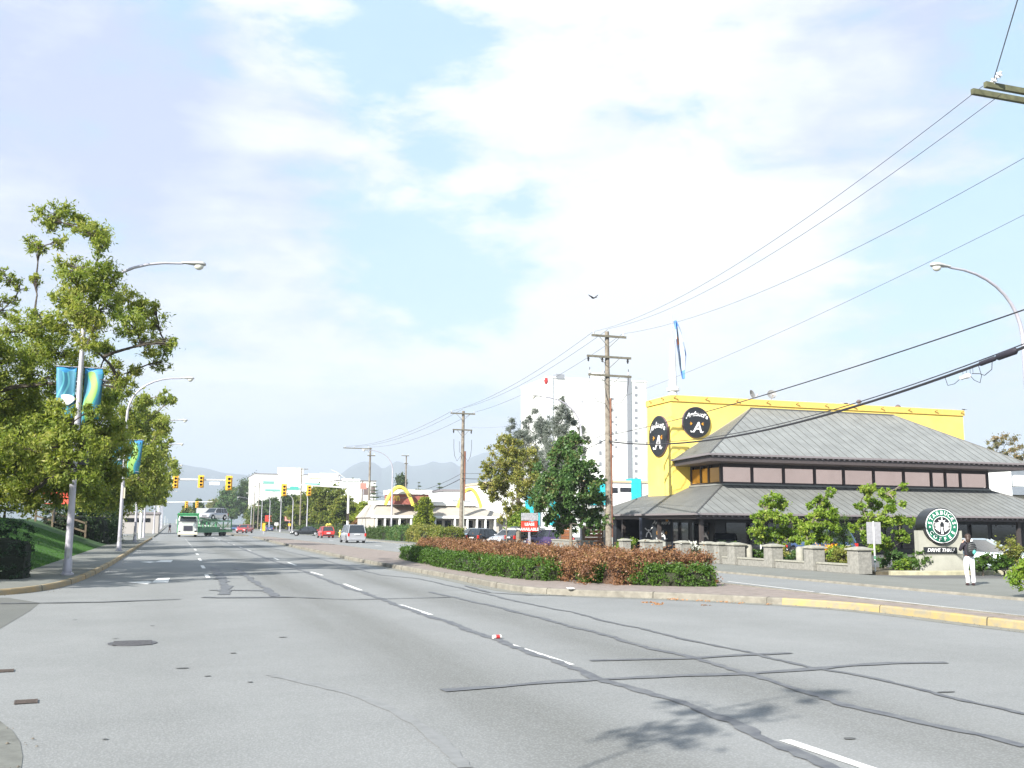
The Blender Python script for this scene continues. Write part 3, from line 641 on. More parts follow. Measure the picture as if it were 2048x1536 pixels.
LG = [(1135, 885, 18), (1150, 895, 22), (1120, 905, 24), (1145, 930, 32), (1105, 940, 26), (1175, 945, 24), (1125, 960, 34), (1160, 970, 32), (1095, 975, 26), (1190, 980, 20), (1110, 1000, 34), (1150, 1010, 34), (1185, 1015, 22), (1075, 1005, 16), (1125, 1030, 26), (1160, 1040, 22), (1205, 960, 10), (1200, 1000, 12), (1200, 1045, 18), (1095, 1040, 12), (1145, 870, 9), (1180, 1060, 10), (1215, 1040, 10), (1115, 1060, 12)]
tree('maple_tree', 'full green tree with a few reddish leaves left of the nearest whole utility pole', 'tree', (bG[0], bG[1], .05), pxblobs((bG[0], bG[1], .05), [(x, y, r*1.15) for x, y, r in LG], Dg, 1.3, 10), 46000, .19, LM_MAPLE, .12, .25, bark=M_BARK2, seed=10, aspect=1.5, droop=.3, sub=16, subr=.27)
# blue-grey cedars behind, drawn-out level boughs
def conifer(name, label, cat, base, h, r, n, lm, seed, group=None, size=.5, layers=13, sweep=.25):
    rg = random.Random(seed); g = np.random.default_rng(seed); root = thing(name, label, cat, base, 0, group)
    mb = MB(); mb.tube([(0, 0, -.2), (0, 0, h*.5), (rg.uniform(-.2, .2), 0, h*.97)], [h*.022, h*.014, .02], 8); cen, rad = [], []
    for k in range(layers):
        t = (k+1)/layers; z = h*(.12+.86*t); rr = r*(1-t)**.8*rg.uniform(.75, 1.1)+.25
        for q in range(12 if t < .8 else 7):
            a = rg.uniform(0, 2*PI); L = rr*rg.uniform(.6, 1.15); e = Vector((math.cos(a)*L, math.sin(a)*L, z+L*sweep*rg.uniform(.3, 1.4)))
            mb.tube([(0, 0, z), tuple(Vector((0, 0, z)).lerp(e, .5)-Vector((0, 0, L*.06))), tuple(e)], [.05, .03, .01], 4)
            for s_ in (.35, .6, .85, 1.0):
                p = Vector((0, 0, z)).lerp(e, s_); cen.append(tuple(p-Vector((0, 0, .12)))); w = .24*L*(1.25-s_)+.2; rad.append((w*1.4, w*1.4, w*.5))
    mb.build('trunk', M_BARK, root); leaf_mesh('crown', cen, rad, n, size, lm, root, 4.5, -.25, .6, rng=g); return root
for i, (px, X, L) in enumerate(((1125, 31.0, [(1124, 800, 7), (1118, 818, 12), (1137, 828, 13), (1112, 840, 15), (1145, 845, 13), (1128, 858, 20), (1100, 862, 14), (1158, 862, 11), (1112, 885, 24), (1145, 885, 20), (1172, 880, 9), (1125, 915, 28), (1160, 905, 14), (1100, 910, 20), (1130, 945, 26), (1110, 975, 24), (1150, 960, 18)]),
                                (1072, 32.0, [(1070, 822, 8), (1058, 838, 9), (1078, 845, 15), (1048, 852, 10), (1066, 866, 20), (1092, 850, 10), (1040, 868, 10), (1085, 880, 22), (1052, 888, 20), (1070, 912, 26), (1090, 925, 20), (1045, 915, 16), (1072, 950, 24), (1085, 985, 22)]),
                                (1036, 33.0, [(1027, 842, 7), (1022, 858, 9), (1036, 872, 13), (1015, 876, 7), (1028, 892, 14), (1045, 905, 16), (1030, 925, 18), (1040, 960, 18)]))):
    b = AX(px, 1060, X); bb = (b[0], b[1], 0.); D_ = float(np.dot(np.array([b[0], b[1], 1.85])-CAM, f0))
    tree('cedar_tree', ('tallest blue grey cedar behind the green leafy tree', 'middle blue grey cedar with level boughs above the two street trees', 'blue grey cedar at the left of the three behind the yellowing tree')[i], 'tree', bb, pxblobs(bb, [(x, y, r*1.1) for x, y, r in L], D_, 1.2, 70+i), (34000, 28000, 14000)[i], .27, LM_BLUE, .24, .75, group='blue grey cedars', seed=60+i, aspect=6.5, droop=-.15, sub=10, subr=.5, fill=.55)
tree('shadow_caster_tree', 'unseen slim tree outside the left edge, added to cast the blotchy road shadow', 'tree', (-3.4, 2.6, .13), [(.2, 0, 5.6, (.55, .5, .45)), (-.1, .1, 6.5, (.75, .6, .5)), (.3, -.1, 7.3, (.5, .5, .4))], 700, .16, LM_ASH, .035, .6, seed=301, sub=6, subr=.4, twigs=False)  # unseen tree added so its crown shades the lower right of the road
# small trees in the bed in front of the restaurant
for i, (px, X, top, L, lab) in enumerate((
    (1548, 27.4, 985, [(1545, 1000, 16), (1530, 1015, 16), (1560, 1010, 14), (1520, 1035, 17), (1550, 1035, 20), (1580, 1040, 16), (1510, 1060, 16), (1540, 1065, 20), (1575, 1065, 18), (1600, 1060, 14), (1515, 1078, 12), (1560, 1082, 14), (1590, 1080, 12)], 'leftmost of the small green trees in front of the restaurant'),
    (1640, 27.8, 980, [(1660, 985, 10), (1640, 1005, 14), (1650, 1020, 16), (1620, 1012, 8), (1665, 1030, 14), (1635, 1040, 20), (1665, 1055, 14), (1610, 1055, 14), (1640, 1070, 16), (1615, 1080, 14), (1655, 1080, 10)], 'middle small green tree in front of the restaurant'),
    (1770, 29.6, 968, [(1735, 980, 15), (1775, 985, 16), (1810, 975, 9), (1745, 1005, 18), (1780, 1010, 16), (1805, 1008, 8), (1720, 1010, 10), (1735, 1040, 18), (1770, 1040, 20), (1800, 1045, 18), (1825, 1045, 10), (1735, 1075, 16), (1765, 1080, 18), (1800, 1070, 16), (1710, 1055, 12), (1780, 1100, 16), (1745, 1100, 14), (1815, 1080, 8)], 'tallest small green tree, beside the round coffee sign'))):
    b = AX(px, 1120, X); D_ = float(np.dot(np.array([b[0], b[1], 1.85])-CAM, f0))
    bb = (b[0], b[1], .1); tree('small_tree', lab, 'tree', bb, pxblobs(bb, L, D_, .7, 12+i), 14000, .14, LM_LIME, .055, .22, bark=M_BARK2, group='small trees before the restaurant', seed=12+i, aspect=1.6, droop=.1, sub=14, subr=.3)
def bush(name, label, cat, x, y, z, r, h, n, size, lm, seed, group=None, asp=1.8, droop=0.):
    rg = random.Random(seed)
    bl = [(rg.uniform(-1, 1)*r*.6, rg.uniform(-1, 1)*r*.6, h*rg.uniform(.25, .78), (r*.45, r*.45, h*.26)) for _ in range(9)]
    return tree(name, label, cat, (x, y, z), bl, n, size, lm, .03, .12, group=group, seed=seed, aspect=asp, droop=droop, sub=5)
def bpx(px, py, X, z=.1): p = AX(px, py, X); return p[0], p[1], z
p = bpx(1685, 1100, 29.4); LM_FINE = leafmat('broom_leaf', [(.06, .12, .02), (.10, .17, .03), (.14, .20, .04)], .3, 1.)
bush('fine_bush', 'tall feathery green bush between the small trees', 'bush', *p, 1.15, 2.3, 5000, .16, LM_FINE, 71, asp=9, droop=-.8)
for i, (px, X, r, h, lab, lm) in enumerate(((1790, 28.6, .62, .85, 'dark round shrub behind the small road sign post', LM_MAPLE), (1836, 28.9, .72, .85, 'round green shrub left of the coffee sign plinth', LM_BOX), (1965, 30.4, .55, .82, 'round green shrub just right of the photographing person', LM_BOX),
                                           (2008, 31.0, .62, .85, 'round green shrub in front of the silver car', LM_BOX), (1815, 28.7, .45, .55, 'low pale green shrub between the two round shrubs left of the plinth', LM_LIME),
                                           (1560, 26.9, .7, .75, 'low reddish green shrub behind the wall between the round bollards', LM_GOLD), (1600, 26.9, .6, .7, 'low dark shrub behind the wall right of the third square pier', LM_MAPLE), (1690, 26.8, .9, 1.0, 'mottled olive shrub behind the last stretch of low wall', LM_GOLD), (1660, 27.2, .8, .95, 'olive green shrub beside the orange flowers', LM_LIME),
                                           (1395, 26.6, .8, .8, 'leafy green shrub under the white flowers', LM_BOX), (1250, 26.8, .9, 1.1, 'bright green shrub beside the nearest whole utility pole', LM_LIME), (1520, 27.2, .8, .7, 'green shrub behind the first round bollard', LM_BOX), (1480, 27.4, .8, .8, 'green shrub behind the second wide pier', LM_MAPLE), (1470, 28.6, 1.0, .9, 'dark green shrub in the shade of the small trees', LM_MAPLE))):
    q = bpx(px, 1130, X); bush('round_shrub', lab, 'shrub', *q, r, h*1.05, 3800, .10, lm, 80+i, 'shrubs in the restaurant bed')
q = G(2050, 1196, .05); bush('round_shrub', 'green shrub cut by the right edge of the photo on the pavement side', 'shrub', q[0]+.15, q[1], .05, .62, 1.05, 3500, .085, LM_LIME, 99)
q = G(2052, 1150, .1); bush('round_shrub', 'sparse taller shrub cut by the right edge beyond the pavement shrub', 'shrub', q[0]+.2, q[1]+1, .05, .7, 1.5, 2500, .09, LM_GOLD, 98)
def flowers(label, px, py, X, r, h, col, n, seed, sz=.07):
    q = AX(px, py, X); g = np.random.default_rng(seed); root = thing('flowers', label, 'flowers', (q[0], q[1], .1))
    mb = MB(); rg = random.Random(seed); z0 = q[2]-.1; cen = []
    for i in range(n):
        a = (rg.gauss(0, r*.5), rg.gauss(0, r*.5), z0+rg.uniform(-h, h)*.5); cen.append(a)
        mb.tube([(a[0]*.3, a[1]*.3, 0), a], [.008, .005], 4)
    mb.build('stems', M_BARK2, root)
    leaf_mesh('petals', cen, [(sz, sz, sz)]*n, n*14, sz*.9, leafmat('petal_%d' % seed, [col, col, tuple(x*.8 for x in col)], .2), root, 1.3, 0, .6, rng=g)
flowers('cloud of white flowers on thin stems above the low wall', 1385, 1090, 26.3, .75, .35, (.75, .75, .72), 40, 31)
flowers('bunch of orange yellow flowers behind the low wall', 1652, 1096, 27.0, .45, .3, (.75, .42, .02), 26, 32)

# ================================================================== street furniture
M_STEEL = mat('painted_steel', (.46, .45, .50), .45, .3, nz=(3, .18), bump=(40, .1))
M_LAMPH = mat('lamp_housing', (.50, .50, .48), .5, .2, nz=(6, .2))
M_LENS = mat('lamp_lens', (.62, .62, .55), .15, spec=.8)
M_DARKM = mat('dark_metal', (.03, .03, .032), .5, .3)
M_SIGNBACK = mat('sign_back', (.21, .215, .235), .5, .0, nz=(9, .25))
def make_lamp(name, label, group, h, arm, side, curve=2.6):
    """tapered pole bending over the road into a cobra head; side=+1 reaches towards +x"""
    t = thing(name, label, 'street lamp', (0, 0, 0), 0, group)
    pts = [(0, 0, .25), (0, 0, h*.35), (0, 0, h-curve)]; rad = [.12, .10, .078]
    for k in range(1, 11):
        a = (PI/2)*k/10; pts.append((side*arm*.86*(1-math.cos(a))**1.15, 0, h-curve+curve*math.sin(a)*1.0)); rad.append(.075-.035*k/10)
    pts.append((side*arm*.9, 0, h+.02)); rad.append(.038)
    MB().tube(pts, rad, 12).build('pole', M_STEEL, t, smooth=True)
    b = MB(); b.lathe([(.21, 0), (.21, .05), (.15, .08), (.135, .5), (.122, .55)], n=12); [b.cyl((.17*math.cos(q), .17*math.sin(q), .04), (.17*math.cos(q), .17*math.sin(q), .12), .02, 6) for q in (.8, 2.4, 3.9, 5.5)]
    b.build('base_plate', M_STEEL, t, smooth=True)
    d = MB(); d.box(-.05, .05, -.145, -.115, .55, .85); d.build('hand_hole_cover', M_LAMPH, t)
    hd = MB(); L = .82; x0 = side*arm*.88; prof = [(0, .05, .05), (.12, .07, .06), (.3, .11, .085), (.5, .165, .11), (.68, .165, .11), (.78, .11, .08), (.82, .03, .03)]
    vs = []; n = 12
    for (dx, w, hh) in prof:
        for j in range(n):
            q = 2*PI*j/n; vs.append((x0+side*dx, w*math.cos(q), h+.03+hh*math.sin(q)*(1.0 if math.sin(q) > 0 else .55)))
    hd.add(vs, [(i*n+j, i*n+(j+1) % n, (i+1)*n+(j+1) % n, (i+1)*n+j) for i in range(len(prof)-1) for j in range(n)]+[tuple(range(n)), tuple(range((len(prof)-1)*n, len(prof)*n))])
    hd.build('lamp_head', M_LAMPH, t, smooth=True)
    MB().sph((x0+side*.58, 0, h-.03), (.17, .13, .15), 12, 8).build('lens', M_LENS, t, smooth=True)
    return t
LG_ = 'street lamps along the left footpath'; RG_ = 'street lamps along the right side'
lampL = make_lamp('street_lamp', 'nearest street lamp on the left, its pole rising through the tallest ash tree', LG_, 10.75, 3.45, 1)
lampL.location = (-3.16, 36.2, .13)
labs = {66: 'second street lamp on the left, with two banners clear of the trees', 93.5: 'third street lamp on the left, head just above the end of the trees', 122.5: 'fourth street lamp on the left, small head peeping from the tree edge',
        168: 'fifth street lamp on the left, just left of the first traffic signal', 195: 'sixth street lamp on the left, beyond the signal mast', 238: 'seventh street lamp on the left, small white arm under the signal mast', 272: 'eighth street lamp on the left, nearest the far signals', 310: 'farthest street lamp on the left with a bright head'}
for y, l in labs.items(): dup(lampL, (-2.95 if y < 150 else -2.6, y, .13), 0, l)
lampR = make_lamp('street_lamp', 'large street lamp head at the right edge of the photo, arm curving out of frame', RG_, 10.75, 3.45, -1)
lampR.location = (28.2, 27.2, .05)
for (px, py, X, l) in ((1163, 1090, 27.2, 'street lamp arching over the blue grey cedars'), (782, 1083, 25.4, 'tall street lamp with its pole in front of the fast food restaurant')):
    y = AX(px, py, X)[1]; dup(lampR, (X, y, .05), 0, l)
for i, (px, hx, hy, X) in enumerate(((614, 590, 980, 21.6), (585, 560, 987, 21.3), (561, 535, 990, 21.0), (539, 512, 990, 21.0), (523, 497, 989, 20.6), (502, 480, 997, 20.4))):
    Y = AX(px, 1040, X)[1]; D_ = Y*.948+X*.319; hz_ = EYE+(1047-hy)*D_/2000.; dup(lampR, (X, Y, .1), 0, ['farther street lamp on the right by the yellow green trees, nearest of the far row', 'second lamp of the far row on the right', 'third lamp of the far row on the right, beside the green signal mast', 'fourth lamp of the far row on the right', 'fifth lamp of the far row on the right', 'last small lamp of the far row on the right'][i], scale=(1, 1, max(.6, min(1.2, hz_/10.75))))

# banners on brackets
def banner_mat(name, seed, c1, c2, top):
    M = bpy.data.materials.new(name); M.use_nodes = True; t = M.node_tree; b = t.nodes['Principled BSDF']; b.inputs['Roughness'].default_value = .6
    g = nn(t, 'ShaderNodeTexCoord'); w = nn(t, 'ShaderNodeTexWave', wave_type='BANDS', bands_direction='X'); w.inputs['Scale'].default_value = .55; w.inputs['Distortion'].default_value = 7; w.inputs['Detail'].default_value = 1
    w.inputs['Detail Scale'].default_value = .9; w.inputs['Phase Offset'].default_value = seed; t.links.new(g.outputs['Object'], w.inputs['Vector'])
    s = nn(t, 'ShaderNodeSeparateXYZ'); t.links.new(g.outputs['Object'], s.inputs[0])
    c = mixc(t, ramp(t, w.outputs['Fac'], [(.45, 0.), (.52, 1.)]), c1, c2)
    c = mixc(t, ramp(t, w.outputs['Fac'], [(.80, 0.), (.86, 1.)]), c, (.03, .16, .26))
    c = mixc(t, ramp(t, mth(t, 'ADD', s.outputs[2], mth(t, 'MULTIPLY', w.outputs['Fac'], .12)), [(.92, 0.), (.95, 1.)]), c, top)
    t.links.new(c, b.inputs['Base Color']); b.inputs['Subsurface Weight'].default_value = 0; return M
BM1 = banner_mat('banner_right_cloth', 1.3, (.20, .36, .08), (.03, .24, .26), (.03, .22, .50))
BM2 = banner_mat('banner_left_cloth', 4.1, (.05, .20, .30), (.10, .38, .45), (.03, .24, .52))
M_BANW = mat('banner_white_print', (.62, .66, .68), .6)
def make_banner(side, label, bm, dove):
    t = thing('banner', label, 'banner', (0, 0, 0), 0, 'banners on the street lamps')
    W, H_ = .78, 2.1; n = 8; k = 14; vs = []
    for j in range(k+1):
        v = j/k
        for i in range(n+1):
            u = i/n; x = side*(.16+W*u*(1-.16*v)); z = -H_*v+.12*math.sin(PI*u)*(v)-.28*(v**3)*(1-u if not dove else u*.8)
            y = .05*math.sin(v*5+u*3)+.03*math.sin(u*7)
            vs.append((x, y, z))
    fs = [(j*(n+1)+i, j*(n+1)+i+1, (j+1)*(n+1)+i+1, (j+1)*(n+1)+i) for j in range(k) for i in range(n)]
    mb = MB(); mb.add([(x, y, z+1.05) for x, y, z in vs], fs); o = mb.build('cloth', bm, t, smooth=True); o.location = (0, 0, -1.05)
    sd = o.modifiers.new('thick', 'SOLIDIFY'); sd.thickness = .006
    if dove:
        d = MB(); c = (side*.55, -.09, -1.35)
        d.prism([(c[0]-side*.1+.24*math.cos(a)*(1+.3*math.sin(3*a+1)), c[2]+.26*math.sin(a)*(1+.2*math.cos(2*a))) for a in [2*PI*q/18 for q in range(18)]], -.10, -.085, 'xz')
        d.build('white_emblem', M_BANW, t)
    MB().cyl((side*.08, 0, .02), (side*(W+.2), 0, .02), .018, 6).build('bracket', M_STEEL, t); MB().cyl((side*.08, 0, -H_+.15), (side*(W+.02), 0, -H_+.15), .012, 6).build('bracket', M_STEEL, t)
    return t
b1 = make_banner(1, 'blue and green swirl banner right of the nearest lamp pole, among the leaves', BM1, False); b1.location = (-3.16, 36.2, 7.0); b1.scale = (.80, 1, .82)
b2 = make_banner(-1, 'blue banner with a white emblem left of the nearest lamp pole, among the leaves', BM2, True); b2.location = (-3.16, 36.2, 7.0); b2.scale = (.80, 1, .82)
dup(b1, (-2.95, 66, 6.9), .1, 'blue topped green swirl banner right of the second lamp pole', scale=(1.1, 1, 1)); dup(b2, (-2.95, 66, 6.9), .25, 'blue green banner with a white emblem left of the second lamp pole')
for i, y in enumerate((168, 195, 238)): dup(b1, (-2.6, y, 7.6), 0, 'tiny green banner on the %s street lamp' % ('fifth', 'sixth', 'seventh')[i])

# traffic sign plates
t = thing('road_sign', 'grey back of a large rectangular sign fixed to the nearest lamp pole under the leaves', 'sign', (-3.16, 36.2, 4.2))
mb = MB(); mb.box(-.42, .42, .13, .15, -.45, .6); mb.build('plate', mat('dull_plate', (.085, .092, .10), .6, .2, nz=(4, .3)), t); MB().box(-.35, .12, .09, .13, .4, .46).box(-.35, .12, .09, .13, -.2, -.14).build('clamp', M_STEEL, t)
t = thing('road_sign', 'narrow pale sign plate on the second banner lamp pole', 'sign', (-2.95, 66, 3.6)); MB().box(.10, .16, -.3, .3, -.3, .35).build('plate', mat('cream_plate', (.55, .52, .38), .6), t); MB().box(.06, .1, -.04, .04, -.1, .1).build('clamp', M_STEEL, t)
q = G(1751, 1146, .05)
t = thing('road_sign', 'grey back of a tall sign on a thin white post before the small trees', 'sign', (q[0], q[1], .05), R(-38))
MB().tube([(0, 0, 0), (0, 0, 2.05)], .028, 8).build('post', mat('white_post', (.70, .72, .70), .5), t, smooth=True)
mb = MB(); mb.box(-.27, .27, .03, .045, 1.15, 2.02); mb.build('plate', M_SIGNBACK, t); MB().box(-.04, .04, -.035, .03, .55, .68).box(-.04, .04, -.035, .03, .42, .48).build('green_band', mat('green_band', (.05, .16, .10), .6), t)
q = AX(566*0+1522, 1095, 27.9)
for (px, X, hh, lab) in ((1522, 27.9, 1.2, 'short white sign post at the left small tree'), (1613, 28.4, 1.15, 'short white sign post between the small trees')):
    p = AX(px, 1110, X); t = thing('marker_post', lab, 'post', (p[0], p[1], .1), R(-30), 'white posts among the small trees'); MB().box(-.03, .03, -.03, .03, 0, hh).build('post', mat('white_post', (.7, .72, .7), .5), t); MB().box(-.02, .14, -.045, -.03, hh-.32, hh).build('plate', M_SIGNBACK, t)
for (px, X, yb, hh, lab) in ((297, -3.6, 1068, 3.4, 'bright white post on the footpath beside the kerb end'), (288, -4.6, 1063, 2.6, 'shorter white post left of the bright post'), (313, -3.6, 1062, 3.3, 'white post just beyond the bright post'), (279, -3.9, 1082, 2.6, 'grey parking sign post near the rounded hedge'),
                             (322, -3.6, 1058, 5.0, 'tall thin white post beyond the footpath gap'), (329, -3.4, 1057, 5.2, 'tall thin pale post next in the far row'), (334, -3.2, 1055, 5.0, 'last tall pale post of the far row')):
    Y = AX(px, yb, X)[1]; t = thing('white_post' if hh != 2.6 or px == 288 else 'parking_sign', lab, 'post', (X, Y, .1), 0, 'posts on the left footpath')
    MB().tube([(0, 0, 0), (0, 0, hh)], .09 if hh > 3 else .06, 8).build('post', mat('white_post', (.7, .72, .7), .5), t, smooth=True); MB().box(-.16, .16, -.09, .09, 0, .1).build('foot', M_KERB, t)
    if px == 279: MB().box(-.25, .25, -.1, -.075, 2.0, 2.75).build('plate', M_SIGNBACK, t)

# wooden rail fence down the bank
t = thing('rail_fence', 'dark wooden two rail fence running down the grass bank', 'fence', (-6.15, 83, bank_z(-6.15, 83)))
M_WOOD = mat('weathered_wood', (.16, .125, .085), .9, nz=(8, .4)); zb = bank_z(-6.15, 83); zt = bank_z(-9.6, 82.4)
for i in range(4):
    s_ = i/3; x, y = -3.45*s_, -.6*s_; z = (zt-zb)*s_; MB().box(x-.07, x+.07, y-.07, y+.07, z-.3, z+1.25).build('post', M_WOOD, t, bevel=.01)
for z in (1.1, .45):
    mb = MB(); mb.prism([(-3.6, zt-zb+z-.07), (.05, z-.07), (.05, z+.07), (-3.6, zt-zb+z+.07)], -.13, -.08, 'xz'); mb.build('rail', M_WOOD, t)
t = thing('grey_building', 'dim grey concrete wall above the grass bank behind the left trees', 'building', (-12.5, 62, 1.5)); MB().box(-14, 0, 0, 14, 0, 3.6).build('wall', mat('grey_render', (.19, .19, .20), .9, nz=(1.2, .2)), t); MB().box(-14.3, .3, -.3, 14.3, 3.6, 3.85).build('roof', mat('dark_felt', (.05, .05, .055), .9), t); MB().box(-4.2, -2.8, -.04, 0, 1.2, 2.4).build('window', M_DARKM, t)
# red and white sign glimpsed through the leaves
t = thing('shop_sign', 'red and white sign glimpsed through the leaves above the rail fence', 'sign', AD(110, 996, 60)+np.array([0, 0, 0]), R(-20)); MB().box(-.75, 1.0, 0, .1, -.35, .45).build('panel', mat('sign_red', (.62, .06, .03), .5), t); MB().box(-.65, -.05, -.015, 0, -.3, .2).build('white_panel', M_WHITE, t)
zz_ = AD(110, 996, 60)[2]-bank_z(-10, 62); MB().tube([(0, .05, -.35), (0, .05, -zz_-.2)], .06, 6).build('post', M_DARKM, t)

# utility poles
M_POLE = mat('creosote_pole', (.24, .215, .175), .9, nz=(4, .45, (.12, .10, .08)), bump=(25, .6))
M_ARM = mat('crossarm_wood', (.16, .15, .115), .85, nz=(6, .4))
M_ARMG = mat('mossy_crossarm', (.115, .12, .065), .85, nz=(5, .4))
M_INS = mat('porcelain', (.55, .56, .58), .25)
M_CONDUIT = mat('rust_conduit', (.22, .095, .055), .7, nz=(2, .3))
M_CABLE = mat('cable', (.025, .025, .03), .6); M_WIRE = mat('bare_wire', (.12, .12, .125), .5, .5)
def insul(mb, x, y, z, s=1., down=False):
    k = -1 if down else 1; mb.lathe([(.02*s, 0), (.055*s, k*.03*s), (.03*s, k*.06*s), (.065*s, k*.09*s), (.03*s, k*.13*s), (.045*s, k*.16*s), (.02*s, k*.2*s)], (x, y, z), 10)
def utility_pole(label, X, Y, h, arms, conduit=None, risers=False, group='wooden utility poles', r=.16, lean=0., mossy=False):
    t = thing('utility_pole', label, 'utility pole', (X, Y, 0), 0, group)
    MB().tube([(0, 0, -.2), (lean*h*.5, 0, h*.5), (lean*h, 0, h)], [r*1.25, r, r*.75], 12).build('pole', M_POLE, t, smooth=True)
    for (z, x0, x1, ins, down) in arms:
        a = MB(); a.box(x0, x1, -.26, -.16, z-.07, z+.07)
        if mossy: a.box(x0, x1, .16, .26, z-.07, z+.07)
        br = min(.75, (x1-x0)*.3)
        if x1-x0 > 1.5:
            for sx in ((-1, 1) if x0 < -.5 and x1 > .5 else ((-1,) if x0 < -.5 else (1,))): a.tube([(sx*br*(2.2 if mossy else 1), -.27, z-.05), (0, -.2, z-.75)], .02, 5)
        a.build('crossarm', M_ARMG if mossy else M_ARM, t)
        for x in ins: b = MB(); insul(b, x, -.21, z+(.07 if not down else -.07), 1.5 if down else 1.2, down); b.build('insulator', M_INS if not down else M_DARKM, t, smooth=True)
    if conduit:
        z0, z1, dx = conduit; MB().tube([(dx+lean*z0, -.1, z0), (dx+lean*z1, -.1, z1)], .10, 8).build('conduit', M_CONDUIT, t, smooth=True)
        MB().tube([(dx*.9, -.14, 0), (dx*.9, -.14, z0)], .07, 8).build('riser_guard', mat('grey_guard', (.36, .37, .33), .7), t, smooth=True)
    if risers:
        zc, w, zl = risers; b = MB()
        for s_ in (-1, 1):
            b.tube([(s_*w, -.2, zc+.7), (s_*w, -.2, zc-.2), (s_*w*.9, -.2, zc-1.0), (s_*w*.62, -.2, zc-1.55), (s_*w*.2, -.2, zl+.1), (.12, -.15, zl-.6)], .022, 5)
        b.tube([(-.35, -.2, zc+.5), (-.35, -.2, zc-.6), (-.15, -.2, zl+.4), (.1, -.15, zl)], .018, 5); b.build('riser_cables', M_CABLE, t, smooth=True)
    return t
P1 = (27., 60.3); P1h = 14.7
utility_pole('nearest whole utility pole with three crossarms, left of the black and grey restaurant', *P1, P1h, [(14.35, -1.25, 1.25, (-1.1, 1.05), False), (12.95, -1.6, 1.6, (-1.5, -.5, 1.35), True), (11.7, -1.5, 1.6, (-1.4, -.45, 1.4), False)], (1.1, 10.2, .15), (11.5, 1.4, 9.7), lean=-.004, r=.19)
MB_ = MB(); MB_.tube([(-.12, -.02, 0), (-.1, -.02, 9.)], .10, 8); o = MB_.build('second_pole', M_POLE, bpy.data.objects['utility_pole'], smooth=True)
P2 = (28.2, 100.); P2h = 13.6
utility_pole('second utility pole, with a rust red conduit, right of the fast food restaurant', *P2, P2h, [(13.3, -1.35, 1.3, (-1.25, 1.2), False), (11.6, -1.1, 1.0, (-1.0, .9), True)], (4.3, 9.4, .24), (9.9, .95, 8.8), lean=.006, r=.2)
P4 = AX(737, 1040, 27.); P4 = (P4[0], P4[1]); D4 = P4[1]*.948+P4[0]*.319; P4h = EYE+(1048-897)*D4/2000.
utility_pole('third utility pole with one long arm reaching left above the mountain', *P4, P4h, [(P4h-.15, -4.0, .2, (-3.7, -2.4, -.3), False), (P4h-1.15, -.45, .7, (-.3, .6), False)], None, r=.17)
X3 = 42.; Y3 = AX(810, 1040, X3)[1]; D3 = Y3*.948+X3*.319; h3 = EYE+(1048.5-912)*D3/2000.
utility_pole('shorter utility pole standing by the fast food restaurant roof', X3, Y3, h3, [(h3-.1, -1.0, .5, (-.8, .3), False), (h3-1.6, -.4, .3, (-.3,), False)], None, r=.16)
for (px, yt, X, lab) in ((600, 938, 25.5, 'distant utility pole in front of the white office block'), (516, 968, 24.0, 'distant utility pole at the dark tree'), (507, 974, 24.0, 'farther utility pole left of the distant pole at the dark tree'), (723, 963, 30., 'thin pole carrying a red sign beside the third utility pole')):
    Y = AX(px, 1040, X)[1]; D_ = Y*.948+X*.319; hh = EYE+(1047.5-yt)*D_/2000.; utility_pole(lab, X, Y, hh, [(hh-.2, -1.3, 1.3, (-1.2, 1.2), False)] if px != 723 else [], None, r=.15)
P0 = (21.8, 18.5); P0z = AY(1957, 176, P0[1])[2]
utility_pole('utility pole just outside the right edge, only its mossy crossarm end in view', *P0, P0z+.6, [(P0z, AY(1957, 176, P0[1])[0]-P0[0], .6, (), False)], None, mossy=True, r=.18)
root0 = [o for o in bpy.data.objects if o.get('label', '').startswith('utility pole just outside')][0]
xl = AY(1957, 176, P0[1])[0]-P0[0]
for dx in (.25, 1.35):
    mb = MB()
    for k in range(2):
        mb.M = Matrix.Translation((xl+dx+.0, -.25-.16*k, P0z+.12+.08*k)) @ Matrix.Rotation(R(50), 4, 'X'); mb.lathe([(.02, -.08), (.075, -.05), (.05, -.02), (.085, .02), (.04, .05), (.03, .09)], (0, 0, 0), 12)
    mb.M = None; mb.build('insulator', M_INS, root0, smooth=True)

def wire(name, label, a, b, sag, r, cat='power line', n=22, m=None):
    a = Vector(tuple(map(float, a))); b = Vector(tuple(map(float, b))); mb = MB()
    mb.tube([tuple(a.lerp(b, i/n)-Vector((0, 0, 4*sag*(i/n)*(1-i/n)))-a) for i in range(n+1)], r, 5)
    o = mb.build(name, m or (M_WIRE if name == 'power_line' else M_CABLE), smooth=True); o.location = a; return tag(o, label, cat)
def W(px, py, Y): return AY(px, py, Y)
aL = W(1966, 172, P0[1]); aM = W(2003, 188, P0[1])
wire('power_line', 'highest of the thin wires from the mossy crossarm end down to the nearest whole pole', aL, (P1[0]-1.1, P1[1]-.2, 14.6), 1.0, .009)
wire('power_line', 'second thin wire from under the mossy crossarm to the nearest whole pole', aM, (P1[0]+.02, P1[1], 14.9), 1.0, .009)
wire('power_line', 'third thin wire entering at the right edge below the mossy crossarm', (P0[0]+.3, P0[1], AY(2048, 232, P0[1])[2]+.35), (P1[0]+1.05, P1[1]-.2, 14.6), 1.0, .009)
wire('power_line', 'faint fourth wire entering halfway between the mossy crossarm and the right lamp', (P0[0], P0[1], AY(2048, 362, P0[1])[2]+.3), (P2[0]+1.0, P2[1], 11.9), 1.8, .007)
wire('power_line', 'short wire climbing from the mossy crossarm out of the top of the photo', W(1988, 158, P0[1]-.5), W(2062, -90, 13.), 0., .013)
